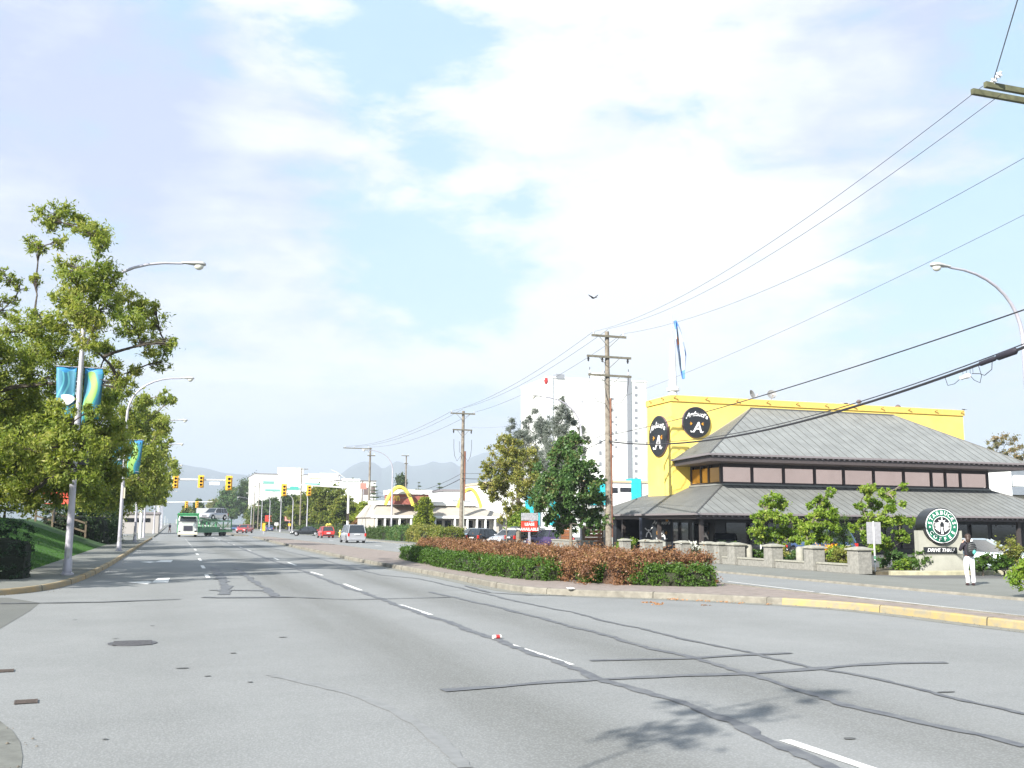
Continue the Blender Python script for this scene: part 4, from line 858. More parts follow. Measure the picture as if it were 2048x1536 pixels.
wire('telephone_cable', 'taut dark cable entering just below the right lamp head and crossing the black restaurant signs', (P0[0], P0[1], AY(2048, 571, P0[1])[2]+.28), (P1[0], P1[1], 7.75), .35, .022, 'cable')
def bund(z, dz, dy): return (P0[0], P0[1]+dy, z+dz)
zb_ = AY(2048, 628, P0[1])[2]+.15
ca = wire('telephone_cable', 'thick sagging black cable bundle across the restaurant roof', (P0[0], P0[1], zb_), (P1[0], P1[1], 7.35), 1.25, .045, 'cable', 40)
wire('telephone_cable', 'thin support wire riding on the thick black cable bundle', (P0[0], P0[1], zb_+.09), (P1[0], P1[1], 7.45), 1.22, .018, 'cable', 40)
def bpt(t, dz=0): a = Vector((P0[0], P0[1], zb_)); b = Vector((P1[0], P1[1], 7.35)); return a.lerp(b, t)-Vector((0, 0, 4*1.25*t*(1-t)-dz))
def tpx(px):
    best = min(np.linspace(0, .6, 600), key=lambda t: abs(1024+FPX*((np.array(bpt(t))-CAM)@r0)/((np.array(bpt(t))-CAM)@f0)-px)); return float(best)
sl_ = MB(); ta, tb, tc_ = tpx(2035), tpx(1992), tpx(1958)
o0 = bpt(ta)
def rel(p): return tuple(p-o0)
sl_.tube([rel(bpt(ta)), rel(bpt(ta+(tb-ta)*.12)), rel(bpt(ta+(tb-ta)*.88)), rel(bpt(tb))], [.04, .11, .10, .04], 10); sl_.tube([rel(bpt(tb)), rel(bpt(tb+.002)), rel(bpt(tc_-.002)), rel(bpt(tc_))], [.04, .075, .075, .04], 10)
root = thing('splice_case', 'bulky black splice sleeves on the thick cable near the right edge', 'cable splice', o0); sl_.build('sleeve', mat('splice_black', (.02, .018, .028), .6, bump=(30, .5)), root, smooth=True)
tj = tpx(1930); j0 = bpt(tj)-Vector((0, 0, .22)); root = thing('terminal_box', 'small white terminal box hanging in wire loops under the thick cable', 'junction box', j0)
d_ = (bpt(tj+.01)-bpt(tj)).normalized()
mb = MB(); mb.M = d_.to_track_quat('X', 'Z').to_matrix().to_4x4(); mb.box(-.19, .02, -.07, .07, -.06, .06).box(.03, .2, -.05, .05, -.05, .05); mb.build('box', M_INS, root, bevel=.01)
mb = MB(); L_ = lambda t, dz=0: tuple(bpt(t, dz)-j0)
mb.tube([L_(tpx(1890)), L_(tpx(1895), -.3), L_(tpx(1908), -.32), L_(tpx(1916), -.25), (.05, .1, 0)], .010, 5); mb.tube([L_(tpx(1957)), L_(tpx(1962), -.35), L_(tpx(1958), -.55), L_(tpx(1948), -.42), L_(tpx(1940), -.25)], .010, 5)
mb.tube([L_(tpx(1985)), L_(tpx(1982), -.28), L_(tpx(1968), -.38), L_(tpx(1958), -.28), L_(tpx(1944), -.2)], .012, 5)
for px in (1925, 1932, 1940, 1946): mb.tube([L_(tpx(px)), L_(tpx(px), -.2)], .006, 4)
mb.build('wire_loops', M_CABLE, root, smooth=True)
for i, (a, b, sg, r) in enumerate((((P1[0]-1.1, P1[1], 14.6), (P2[0]-1.25, P2[1], 13.5), .7, .013), ((P1[0], P1[1], 14.85), (P2[0]+.05, P2[1], 13.9), .7, .013), ((P1[0]+1.05, P1[1], 14.6), (P2[0]+1.2, P2[1], 13.5), .7, .013))):
    wire('power_line', ('left', 'middle', 'right')[i]+' one of the three thin wires between the two nearest whole utility poles', a, b, sg, r)
for i, (a, b, sg, r) in enumerate((((P1[0]-.1, P1[1], 7.9), (P2[0], P2[1], 7.1), .8, .02), ((P1[0]-.1, P1[1], 7.5), (P2[0], P2[1], 6.6), .9, .032))):
    wire('telephone_cable', ('upper thin', 'lower thick')[i]+' dark cable passing behind the street trees between the two nearest whole poles', a, b, sg, r, 'cable')
for i, (dx, z2) in enumerate(((-1.25, 0), (0, .3), (1.2, 0))):
    wire('power_line', ('left', 'middle', 'right')[i]+' one of the thin wires from the second utility pole to the long armed pole', (P2[0]+dx, P2[1], 13.5+z2), (P4[0]+(-3.7, -2.4, -.3)[i], P4[1], P4h+.1), .9, .016)
for i, z in enumerate((7.1, 6.6)): wire('telephone_cable', ('upper', 'lower')[i]+' dark cable running left from the second utility pole over the fast food roof', (P2[0], P2[1], z), (P4[0], P4[1], z-.3), 1.3, (.02, .035)[i], 'cable')

# traffic signals
M_SIGY = mat('signal_yellow', (.78, .42, .04), .5); M_SIGK = mat('signal_dark', (.04, .03, .025), .5); M_SIGR = mat('signal_red_lens', (.35, .05, .02), .3)
def signal_head(label, p, s=1., group='yellow traffic signals', rz=0.):
    t = thing('traffic_signal', label, 'traffic light', p, rz, group)
    MB().box(-.28*s, .28*s, 0, .03, -.62*s, .62*s).build('backboard', M_SIGY, t, bevel=.02)
    MB().box(-.17*s, .17*s, -.2, 0, -.5*s, .5*s).build('housing', M_SIGY, t, bevel=.02)
    mb = MB(); [mb.lathe([(.12*s, -.21), (.12*s, -.205)], (0, 0, z*s), 12, 'y') for z in (-.33, 0, .33)]; mb.build('lens', M_SIGK, t)
    mb = MB()
    for z in (-.33, 0, .33):
        vs = []; n = 8
        for k in range(2):
            for j in range(n+1): a = PI*j/n; vs.append((.13*s*math.cos(a), -.2-(.16 if k else 0), (z+.13*math.sin(a))*s))
        mb.add(vs, [(j, j+1, n+2+j, n+1+j) for j in range(n)])
    mb.build('visor', M_SIGK, t); return t
YA = 118.; DA = YA*.948+.3*.319; Xa0 = -3.2; zarm = EYE+(1045-960)*DA/2000.
t = thing('signal_mast', 'long white signal mast arm over the left lanes with three yellow signals', 'signal mast', (Xa0, YA, .1), 0, 'signal masts')
MB().tube([(0, 0, 0), (0, 0, zarm+.2)], [.16, .12], 10).build('pole', mat('white_mast', (.66, .66, .64), .5), t, smooth=True)
xe = AY(463, 960, YA)[0]-Xa0; MB().tube([(0, 0, zarm-.1), (xe, 0, zarm-.05)], [.12, .07], 8).build('arm', MATS['white_mast'], t, smooth=True)
MB().box(*[AY(p_, 965, YA)[0]-Xa0 for p_ in (419, 439)], -.05, 0, zarm-.62, zarm-.28).build('street_name_sign', mat('white_sign', (.75, .75, .74), .5), t)
s1 = None
for px, py, lab in ((351, 964, 'leftmost yellow traffic signal on the near mast, beside the tree'), (402, 963, 'middle yellow traffic signal on the near mast, left of the white name sign'), (458, 966, 'rightmost yellow traffic signal on the near mast, taller than its neighbours')):
    q = AY(px, py, YA-.2); signal_head(lab, q, 1.13 if px != 458 else 1.3)
XB = 21.8; YB = AX(695, 1060, XB)[1]; DB = YB*.948+XB*.319; zB = EYE+(1047.5-978)*DB/2000.
t = thing('signal_mast', 'white signal mast on the right with an arm reaching left over the road', 'signal mast', (XB, YB, .1), 0, 'signal masts')
MB().tube([(0, 0, 0), (0, 0, zB+.6)], [.17, .13], 10).build('pole', MATS['white_mast'], t, smooth=True)
xB = AY(566, 974, YB)[0]-XB; MB().tube([(0, 0, zB), (xB, 0, zB+.35)], [.12, .06], 8).build('arm', MATS['white_mast'], t, smooth=True)
MB().box(AY(580, 980, YB)[0]-XB, AY(597, 980, YB)[0]-XB, -.04, 0, zB-.35, zB+.05).build('street_name_sign', mat('teal_sign', (.08, .38, .33), .5), t)
MB().tube([(0, 0, zB+.5), (-.6, 0, zB+1.3), (-1.6, 0, zB+2.0), (-2.4, 0, zB+2.3)], .04, 6).build('lamp_arm', MATS['white_mast'], t, smooth=True)
MB().box(-.2, .1, -.3, -.12, 2.2, 3.1).build('side_signal', M_SIGK, t)
signal_head('left yellow traffic signal on the right mast arm', AY(568, 980, YB-.3), 1.25); signal_head('right yellow traffic signal on the right mast arm', AY(618, 981, YB-.3), 1.1)
YC = 245.; q0 = AY(345, 1006, YC); t = thing('signal_mast', 'small faraway signal mast under the near one', 'signal mast', (-3, YC, .1), 0, 'signal masts'); zC = q0[2]
MB().tube([(0, 0, 0), (0, 0, zC+.2)], .15, 8).build('pole', MATS['white_mast'], t, smooth=True); MB().tube([(0, 0, zC), (AY(425, 1005, YC)[0]+3, 0, zC+.3)], [.13, .08], 8).build('arm', MATS['white_mast'], t, smooth=True)
for px, lab in ((373, 'left tiny traffic signal on the faraway mast'), (394, 'right tiny traffic signal on the faraway mast')): signal_head(lab, AY(px, 1009, YC-.3), 1.2)
q = G(680, 1073); t = thing('fire_hydrant', 'yellow hydrant on the kerb left of the silver minivan', 'hydrant', (21.9, AX(680, 1070, 21.9)[1], .05)); MB().lathe([(.16, 0), (.16, .08), (.12, .1), (.12, .75), (.15, .78), (.15, .83), (.1, .93), (.03, 1.0)], n=10).build('body', mat('hydrant_yellow', (.7, .6, .1), .5), t, smooth=True); MB().cyl((-.22, 0, .6), (.22, 0, .6), .06, 8).build('nozzle', MATS['hydrant_yellow'], t)

# ================================================================== the restaurant
M_ROOF = mat('zinc_roof', (.225, .235, .228), .5, .1, nz=(.9, .25), bump=(3, .1))
M_SEAM = mat('roof_seam', (.11, .112, .11), .5, .2)
M_FASC = mat('fascia_brown', (.075, .062, .062), .5, .1, nz=(5, .2))
M_GUT = mat('gutter_trim', (.24, .215, .22), .45, .3)
M_YEL = mat('yellow_stucco', (.76, .60, .15), .8, nz=(.35, .12, (.72, .53, .11)), bump=(40, .15))
M_YTRIM = mat('yellow_trim', (.74, .50, .12), .7, nz=(3, .2))
M_GLASSD = mat('dark_glass', (.012, .013, .016), .06, spec=.9)
M_GLASSB = mat('bronze_glass', (.76, .55, .46), .1, 1.0, nz=(.35, .12))
M_BLACK = mat('black_panel', (.016, .018, .021), .35)
M_WL = mat('white_lettering', (.78, .78, .78), .5)
M_ORANGE = mat('orange_paint', (.72, .33, .03), .5)
rest = thing('restaurant', 'black walled restaurant with two tiered grey metal roof and a yellow box tower', 'building', (31, 56.1, 0))
OX, OY = 31., 56.1
def rb(): q = MB(); q.M = Matrix.Translation((-OX, -OY, 0)); return q
EX1 = 63.6; NY_ = 73.6
# roofs as thick slopes
def slope(name, quad, m=M_ROOF, th=.08, seam=None, seam_dir=None, par=rest):
    q = rb(); n = (Vector(quad[1])-Vector(quad[0])).cross(Vector(quad[-1])-Vector(quad[0])).normalized(); n = n if n.z > 0 else -n
    k = len(quad); q.add([tuple(Vector(p)) for p in quad]+[tuple(Vector(p)-n*th) for p in quad], [tuple(range(k)), tuple(reversed(range(k, 2*k)))]+[(i, (i+1) % k, k+(i+1) % k, k+i) for i in range(k)])
    o = q.build(name, m, par)
    if seam:
        s = rb(); A, B = Vector(quad[0]), Vector(quad[1]); C_, D_ = Vector(quad[2]), Vector(quad[3]); e = (B-A).normalized(); L = (B-A).length
        up = (n.cross(e)).normalized(); up = up if up.z > 0 else -up
        H = (D_-A).dot(up); d0 = (D_-A).dot(e); d1 = (C_-A).dot(e)
        kk = int(L/seam)
        for i in range(1, kk+1):
            x = i*seam-.15
            if x >= L: break
            if x < d0: h = H*x/d0
            elif x > d1: h = H*(L-x)/max(1e-6, L-d1)
            else: h = H
            if h < .15: continue
            a = A+e*x+n*.02; b = a+up*h; s.tube([tuple(a), tuple(b)], .014, 4)
        s.build('roof_seams', M_SEAM, o)
    return o
ez, sz = 2.62, 4.70
slope('lower_roof', [(31, 56.1, ez), (EX1, 56.1, ez), (58.8, 60.95, sz), (35.85, 60.95, sz)], seam=.62)
slope('lower_roof', [(31, NY_, ez), (31, 56.1, ez), (35.85, 60.95, sz), (35.85, 68.75, sz)], seam=.36)
slope('lower_roof', [(EX1, 56.1, ez), (EX1, NY_, ez), (58.8, 68.75, sz), (58.8, 60.95, sz)], seam=.62)
slope('lower_roof', [(EX1, NY_, ez), (31, NY_, ez), (35.85, 68.75, sz), (58.8, 68.75, sz)])
q = rb()
for (x0, x1, y0, y1) in ((30.9, EX1+.1, 56.0, 56.14), (30.9, EX1+.1, NY_-.04, NY_+.1), (30.9, 31.04, 56.14, NY_-.04), (EX1-.04, EX1+.1, 56.14, NY_-.04)): q.box(x0, x1, y0, y1, ez-.06, ez+.06)
q.build('gutter', M_GUT, rest)
q = rb(); q.box(31.2, EX1-.2, 56.3, NY_-.2, ez-.30, ez-.09); q.build('soffit', M_FASC, rest)
# ground floor: dark glazing behind columns
q = rb(); q.box(34.2, EX1-3.2, 59.2, 72.5, -.05, ez-.302); q.build('wall', M_BLACK, rest); q = rb(); q.box(31.95, 34.2, 70.0, 72.3, -.05, ez-.302); q.build('wall', M_BLACK, rest)
q = rb(); [q.box(x, x+2.6, 59.14, 59.2, .35, 2.1) for x in (35, 38.2, 41.4, 44.6, 47.8, 51, 54.2, 57.2)]; [q.box(34.14, 34.2, y, y+2.2, .35, 2.1) for y in (60, 62.8, 65.6)]; q.build('window', M_GLASSD, rest)
for x, y in [(x, 56.7) for x in (31.7, 38.0, 44.4, 50.8, 57.2, 62.6)]+[(31.7, y) for y in (62.5, 68.3, 72.8)]: rb().box(x, x+.22, y, y+.22, 0, ez-.302).build('column', mat('column_brown', (.05, .042, .04), .5), rest)
q = rb(); [q.box(x, x+.12, 57.0, 57.05, 2.0, 2.12) for x in (59.6, 61.2)]; q.build('wall_lamp', M_LENS, rest)
# clerestory band
q = rb(); q.box(36.05, 58.6, 61.15, 68.6, sz-.05, 6.25); q.build('window_band', mat('inner_dark', (.03, .02, .018), .6), rest)
ww = rb(); wf = rb(); xs = [35.95, 38.7, 41.3, 43.9, 46.4, 48.95, 51.2, 53.4, 54.5, 55.6, 58.7]
xs = [AY(px, 955, 61.)[0] for px in (1443, 1504, 1567, 1629, 1687, 1747, 1807, 1862, 1890, 1920, 1974)]
for i in range(len(xs)-1):
    w_ = rb(); w_.box(xs[i]+.09, xs[i+1]-.09, 61.0, 61.1, sz+.22, 5.93); w_.build('window', M_GLASSB, rest)
for x in xs: wf.box(x-.09, x+.09, 60.93, 61.14, sz+.02, 6.2)
wf.box(xs[0]-.09, xs[-1]+.09, 60.9, 60.99, sz+.06, sz+.2); wf.box(xs[0]-.09, xs[-1]+.09, 60.95, 61.05, 5.93, 6.2)
wys = [61.0, 62.9, 64.0, 65.4]
for i in range(3): w_ = rb(); w_.box(35.90, 36.0, wys[i]+.09+.1*(i == 0), wys[i+1]-.09, sz+.22, 5.93); w_.build('window', mat('amber_glass', (.50, .26, .05), .15, .4), rest)
for y in wys[1:]: wf.box(35.84, 36.04, y-.09, y+.09, sz+.02, 6.2)
wf.box(35.82, 35.93, 61.0, 65.4, sz+.06, sz+.2); wf.build('window_frame', mat('frame_dark', (.04, .03, .033), .5), rest)
wt = rb(); wt.box(35.7, 58.95, 60.78, 60.89, sz-.02, sz+.09); wt.box(35.68, 35.79, 60.9, 65.45, sz-.02, sz+.09); wt.build('sill', M_ROOF, rest)
# upper roof
ue, rz_ = 6.62, 10.72
slope('upper_roof', [(33.5, 58.6, ue), (60.5, 58.6, ue), (54.0, 65.46, rz_), (41.1, 65.46, rz_)], seam=.70)
slope('upper_roof', [(34.35, 65.46, ue+.0), (33.5, 58.6, ue), (41.1, 65.46, rz_), (40.95, 65.46, rz_-.02)], seam=.36)
slope('upper_roof', [(60.5, 58.6, ue), (60.5, 65.46, ue), (54.1, 65.46, rz_-.02), (54.0, 65.46, rz_)], seam=.6)
q = rb()
q.prism([(33.4, 58.5), (60.6, 58.5), (60.6, 65.4), (60.44, 65.4), (60.44, 58.66), (33.64, 58.66), (34.45, 65.4), (34.25, 65.4)], ue-.08, ue+.05); q.build('gutter', M_GUT, rest)
q = rb(); q.prism([(33.65, 58.68), (60.4, 58.68), (60.4, 65.38), (34.5, 65.38)], ue-.46, ue-.10); q.build('soffit', M_FASC, rest)
q = rb(); [q.box(33.7+i*.45, 33.82+i*.45, 58.55, 58.66, ue-.16, ue-.09) for i in range(58)]; [q.box(31.4+i*.45, 31.5+i*.45, 56.16, 56.28, ez-.17, ez-.07) for i in range(70)]; o = q.build('bracket_row', M_GUT, rest); o['kind'] = 'stuff'
q = rb()
for a, b in (((33.5, 58.6, ue), (41.1, 65.46, rz_)), ((60.5, 58.6, ue), (54.0, 65.46, rz_)), ((41.0, 65.42, rz_), (54.1, 65.42, rz_)), ((31, 56.1, ez), (35.85, 60.95, sz)), ((EX1, 56.1, ez), (58.8, 60.95, sz)), ((31, NY_, ez), (35.85, 68.75, sz))): q.tube([a, b], .07, 6)
q.build('ridge_cap', M_SEAM, rest)
# yellow box with its parapet
TX0, TX1, TY0, TY1, TZ = 34.4, 61.05, 65.5, 69.5, 11.38
q = rb()
q.prism([(TX0, 4.0), (35.85, 4.72), (36.3, 4.72), (36.3, TZ-.35), (TX0, TZ-.35)], TY0, TY1, 'xz'); q.box(36.3, TX1, TY0, TY1, 4.72, TZ-.35); q.build('tower', M_YEL, rest)
q = rb()
for (x0, x1, y0, y1) in ((TX0-.10, TX1+.10, TY0-.10, TY0), (TX0-.10, TX1+.10, TY1, TY1+.10), (TX0-.10, TX0, TY0, TY1), (TX1, TX1+.10, TY0, TY1)): q.box(x0, x1, y0, y1, TZ-.42, TZ-.02)
q.box(TX0-.06, TX1+.06, TY0-.06, TY1+.06, TZ-.348, TZ+.04); q.build('parapet', M_YTRIM, rest)
for i in range(11): x = TX0+.15+i*2.62; q = rb(); q.cyl((x, TY0-.12, TZ-.18), (x+.05, TY0-.3, TZ-.1), .045, 6); q.sph((x+.05, TY0-.30, TZ-.1), .07, 6, 4); q.build('flood_lamp', mat('lamp_bronze', (.35, .22, .06), .5), rest)
for y in (66.5, 68.5): q = rb(); q.cyl((TX0-.12, y, TZ-.18), (TX0-.3, y, TZ-.1), .045, 6); q.sph((TX0-.30, y, TZ-.1), .07, 6, 4); q.build('flood_lamp', MATS['lamp_bronze'], rest)
# round signs
def round_sign(label, loc, rz, r, sy=1.):
    t = thing('round_sign', label, 'sign', loc, rz, 'round black signs on the yellow tower')
    d = MB(); d.lathe([(r, .0), (r, -.16), (r*.985, -.18)], n=40, axis='y'); d.build('disc', M_BLACK, t, smooth=True)
    e = MB(); e.lathe([(r*1.02, .01), (r*1.02, -.14)], n=40, axis='y'); e.build('rim', mat('rim_violet', (.12, .08, .12), .4), t, smooth=True)
    w = MB(); s = 'Arducci\u2019s'
    vs, fs = text_mesh(s, r*.42, offset=.01, shear=.3, depth=.012); w.add([(a, -.2+d, .20*r+b+.22*r*(1-(a/(.8*r))**2)) for a, d, b in vs], fs)
    put_text(w, 'A', r*.98, .02*r, -.2, -.66*r, offset=.010, shear=.18, depth=.015)
    w.tube([(-.30*r, -.2, -.62*r), (-.42*r, -.2, -.66*r), (-.46*r, -.2, -.56*r)], .032*r, 5); w.tube([(.27*r, -.2, -.62*r), (.38*r, -.2, -.68*r), (.46*r, -.2, -.6*r)], .032*r, 5)
    w.build('lettering', M_WL, t)
    g = MB()
    for sx in (-1, 1):
        for a in (-.6, 0, .6): g.tube([(sx*.34*r, -.2, -.10*r), (sx*(.34*r+.16*r*math.cos(a)), -.2, -.10*r+.16*r*math.sin(a))], .022*r, 4)
    g.build('rays', M_ORANGE, t); return t
q1 = AY(1391, 845, TY0); round_sign('round black sign with white script on the front of the yellow tower', (q1[0], TY0-.01, q1[2]), 0, 1.13)
q2 = AX(1320, 872, TX0); round_sign('round black sign with white script on the narrow left side of the yellow tower', (TX0-.01, q2[1], q2[2]), -PI/2, 1.5)
# ground floor sign board
xa, xb = AY(1284, 1060, 63.5)[0], AY(1342, 1060, 63.5)[0]; zt_, zb2 = AY(1310, 1036, 63.5)[2], AY(1310, 1083, 63.5)[2]
t = thing('sign_board', 'black board with white script and a large white A under the lower roof', 'sign', ((xa+xb)/2, 63.5, 0)); hw = (xb-xa)/2
MB().box(-hw, hw, 0, .12, zb2, zt_).build('panel', mat('slate_panel', (.035, .042, .05), .4), t)
MB().box(-hw-.14, -hw, -.02, .14, 0, zt_).box(hw, hw+.1, -.02, .14, 0, zt_).build('frame', mat('frame_blue', (.05, .06, .085), .4), t)
w = MB(); cz = zt_-.42; put_text(w, 'Arducci\u2019s', .36, hw*.32, -.015, cz, offset=.008, shear=.3, depth=.01); put_text(w, 'A', .88, hw*.35, -.015, zb2+.16, offset=.01, shear=.18, depth=.01)
w.tube([(hw*.35-.28, -.015, zb2+.2), (hw*.35-.4, -.015, zb2+.17), (hw*.35-.43, -.015, zb2+.27)], .035, 5); w.tube([(hw*.35+.28, -.015, zb2+.2), (hw*.35+.38, -.015, zb2+.16), (hw*.35+.43, -.015, zb2+.22)], .035, 5)
c0 = (-hw*.55, zb2+.72)
w.tube([(c0[0]-.2, -.015, c0[1]-.42), (c0[0]-.13, -.015, c0[1]-.15), (c0[0], -.015, c0[1]-.05), (c0[0]+.13, -.015, c0[1]-.15), (c0[0]+.2, -.015, c0[1]-.42)], .045, 5)
w.tube([(c0[0], -.015, c0[1]-.05), (c0[0], -.015, c0[1]+.12)], .05, 5); w.tube([(c0[0]-.28, -.015, c0[1]+.2), (c0[0]-.1, -.015, c0[1]+.05), (c0[0]+.1, -.015, c0[1]+.05), (c0[0]+.28, -.015, c0[1]+.24)], .04, 5)
w.build('lettering', M_WL, t)
g = MB(); g.sph((hw*.72, -.02, zt_-.16), (.11, .02, .09), 8, 5)
for sx in (-1, 1):
    for a in (-.6, 0, .6): g.tube([(hw*.35+sx*.24, -.02, zb2+.6), (hw*.35+sx*(.24+.18*math.cos(a)), -.02, zb2+.6+.18*math.sin(a))], .03, 4)
g.build('rays', M_ORANGE, t)
MB().box(-hw, hw, -.02, .1, zb2-.34, zb2-.02).build('lower_panel', mat('pale_panel', (.42, .44, .40), .6), t)
# roof things
for px, lab in ((1503, 'left one of the two satellite dishes on the yellow roof'), (1545, 'right one of the two satellite dishes on the yellow roof')):
    p = AY(px+ (3 if px < 1520 else 0), 789, 67.); t = thing('satellite_dish', lab, 'satellite dish', (p[0], 67., TZ+.04), 0, 'satellite dishes'); hz2 = p[2]-TZ-.04
    MB().tube([(0, 0, 0), (-.12, 0, .15), (-.12, 0, hz2)], .03, 6).build('mast', M_STEEL, t)
    d = MB(); d.M = Matrix.Translation((-.1, -.05, hz2)) @ Matrix.Rotation(R(28 if px < 1520 else -20), 4, 'Z') @ Matrix.Rotation(R(-18), 4, 'X'); d.lathe([(.01, .08), (.15, .065), (.3, .02), (.36, -.02), (.36, -.035), (.29, .0), (.14, .045), (.01, .06)], n=20, axis='y'); d.build('dish', mat('dish_grey', (.17, .175, .18), .6), t, smooth=True)
    a = MB(); a.M = d.M; a.tube([(0, -.02, -.33), (.0, -.38, -.2)], .018, 5); a.box(-.05, .05, -.45, -.35, -.25, -.13); a.build('feed_arm', M_STEEL, t)
for px, py, nm, lab in ((1718, 806, 'roof_vent', 'round capped vent pipe on the yellow roof'), (1796, 816, 'roof_vent', 'small tilted vent near the right of the yellow roof'), (1688, 812, 'roof_unit', 'low grey unit on the yellow roof')):
    p = AY(px, py, 67.); t = thing(nm, lab, 'roof vent' if 'vent' in nm else 'roof unit', (p[0], 67., TZ+.04))
    if nm == 'roof_vent': hh = p[2]-TZ+.1; MB().cyl((0, 0, 0), (0, 0, hh), .12, 10).build('pipe', mat('vent_brown', (.12, .09, .09), .5), t); MB().lathe([(.2, hh-.1), (.22, hh), (.1, hh+.12), (.02, hh+.14)], n=10).build('cap', MATS['vent_brown'], t)
    else: MB().box(-.5, .3, -.4, .4, 0, .28).build('housing', mat('unit_grey', (.3, .3, .3), .6), t, bevel=.03); MB().box(-.28, .05, -.43, -.4, .05, .25).build('grille', M_DARKM, t)
def bird(label, loc, s, flying, rz=0.):
    t = thing('crow' if flying else 'pigeon', label, 'bird', loc, rz); b = MB(); m_ = mat('black_feather', (.015, .015, .018), .6)
    b.sph((0, 0, 0), (.09*s, .2*s, .075*s), 10, 6); b.sph((0, .2*s, .06*s), (.055*s, .07*s, .055*s), 8, 5); b.tube([(0, .25*s, .06*s), (0, .33*s, .045*s)], [.02*s, .004], 5); b.prism([(-.03*s, -.15*s), (-.07*s, -.4*s), (.07*s, -.4*s), (.03*s, -.15*s)], -.01, .01)
    if flying:
        b.add([(.05*s, .1*s, 0), (.5*s, .12*s, .28*s), (.75*s, -.05*s, .5*s), (.45*s, -.12*s, .22*s), (.05*s, -.12*s, 0)], [(0, 1, 2, 3, 4)]); b.add([(-.05*s, .1*s, 0), (-.5*s, .14*s, .12*s), (-.85*s, 0, .2*s), (-.45*s, -.1*s, .1*s), (-.05*s, -.12*s, 0)], [(0, 1, 2, 3, 4)])
    else: b.tube([(0, 0, -.05*s), (0, .02*s, -.16*s)], .015*s, 4)
    b.build('body', m_, t, smooth=False)
bird('black bird in flight above the nearest whole utility pole', AD(1187, 596, 60), .62, True, R(30))
p = AY(1929, 819, TY0); bird('dark bird perched at the right end of the yellow parapet', (p[0], TY0+.05, TZ+.12), .6, False, R(60))
# flag on its fat white mast behind the tower
M_FLAGW = mat('flag_white', (.33, .40, .50), .7)
YF = 78.; xf = AY(1346, 780, YF)[0]; zf = AY(1346, 775, YF)[2]; ztf = AY(1346, 630, YF)[2]
t = thing('flag_mast', 'stout white mast behind the yellow tower carrying the flag', 'flagpole', (xf, YF, 0)); MB().tube([(0, 0, 0), (0, 0, zf-.5), (0, 0, AY(1346, 680, YF)[2])], [.42, .36, .22], 14).build('mast', mat('mast_white', (.75, .76, .77), .5), t, smooth=True)
MB().lathe([(.42, zf-.35), (.55, zf-.3), (.55, zf-.05), (.42, zf+.02)], n=14).build('collar', MATS['mast_white'], t); MB().tube([(0, 0, AY(1346, 682, YF)[2]), (0, 0, ztf)], .05, 6).build('staff', M_STEEL, t)
fl = thing('flag', 'pale flag with blue edges hanging from the mast behind the yellow tower', 'flag', (xf, YF, 0))
zz1, zz2 = AY(1350, 645, YF)[2], AY(1372, 757, YF)[2]
outl_l = [(1349, 642), (1349, 660), (1350, 680), (1351, 695), (1354, 710), (1357, 730), (1362, 745), (1367, 757)]
outl_r = [(1350, 641), (1356, 650), (1363, 663), (1369, 680), (1373, 695), (1375, 708), (1372, 735), (1368, 758)]
n = len(outl_l); ku = 8; vs = []
for j in range(n):
    a, b = AY(*outl_l[j], YF), AY(*outl_r[j], YF)
    for i in range(ku+1): u = i/ku; vs.append((a[0]+(b[0]-a[0])*u-xf, -.25*math.sin(u*9+j*.5), a[2]+(b[2]-a[2])*u))
mb = MB(); mb.add(vs, [(j*(ku+1)+i, j*(ku+1)+i+1, (j+1)*(ku+1)+i+1, (j+1)*(ku+1)+i) for j in range(n-1) for i in range(ku)])
mb.mi = [1 if (i == ku-1 and j > 3) or j == 0 or (j >= n-2 and i < 7) or (j in (3,) and i < 2) or (j == 2 and i in (0,)) else (2 if j == 2 and i in (2, 3) else 0) for j in range(n-1) for i in range(ku)]
mb.build('cloth', [M_FLAGW, mat('flag_blue', (.10, .25, .65), .7), mat('flag_orange', (.75, .35, .15), .7)], fl, smooth=True)

# low pier wall along the pavement
M_BLOCK = mat('split_block', (.255, .25, .225), .9, nz=(7, .35), bump=(22, .9)); M_CAPS = mat('cap_stone', (.30, .295, .25), .85, nz=(5, .3))
def pier(px, xw, label, w=.72, h=.92, X=25.75, grp='square stone piers along the pavement'):
    Y = AX(px, 1120, X)[1]; t = thing('stone_pier', label, 'pier', (X, Y, .04), 0, grp)
    MB().box(-w/2, w/2, -w/2, w/2, 0, h).build('shaft', M_BLOCK, t, bevel=.02)
    c = MB(); c.box(-w/2-.07, w/2+.07, -w/2-.07, w/2+.07, h, h+.07); c.frus(-w/2-.05, w/2+.05, -w/2-.05, w/2+.05, h+.07, h+.14, w*.4); c.build('cap', M_CAPS, t, bevel=.01); return Y
ys_ = {}
for px, w, lab in ((1719, .66, 'nearest square stone pier, right of the last stretch of low wall'), (1629, .62, 'square stone pier beside the orange flowers'), (1547, .62, 'square stone pier between the two round bollards'), (1473, .62, 'wide square pier right of the close pair'), (1442, .52, 'narrow right one of the close pair of piers'), (1418, .58, 'left one of the close pair of piers'),
                   (1366, .6, 'stone pier beside the white flowers'), (1314, .5, 'stone pier in front of the black sign board, right one'), (1293, .55, 'stone pier in front of the black sign board, left one'), (1250, .55, 'stone pier next to the bright green shrub')):
    ys_[px] = pier(px, 0, lab, w)
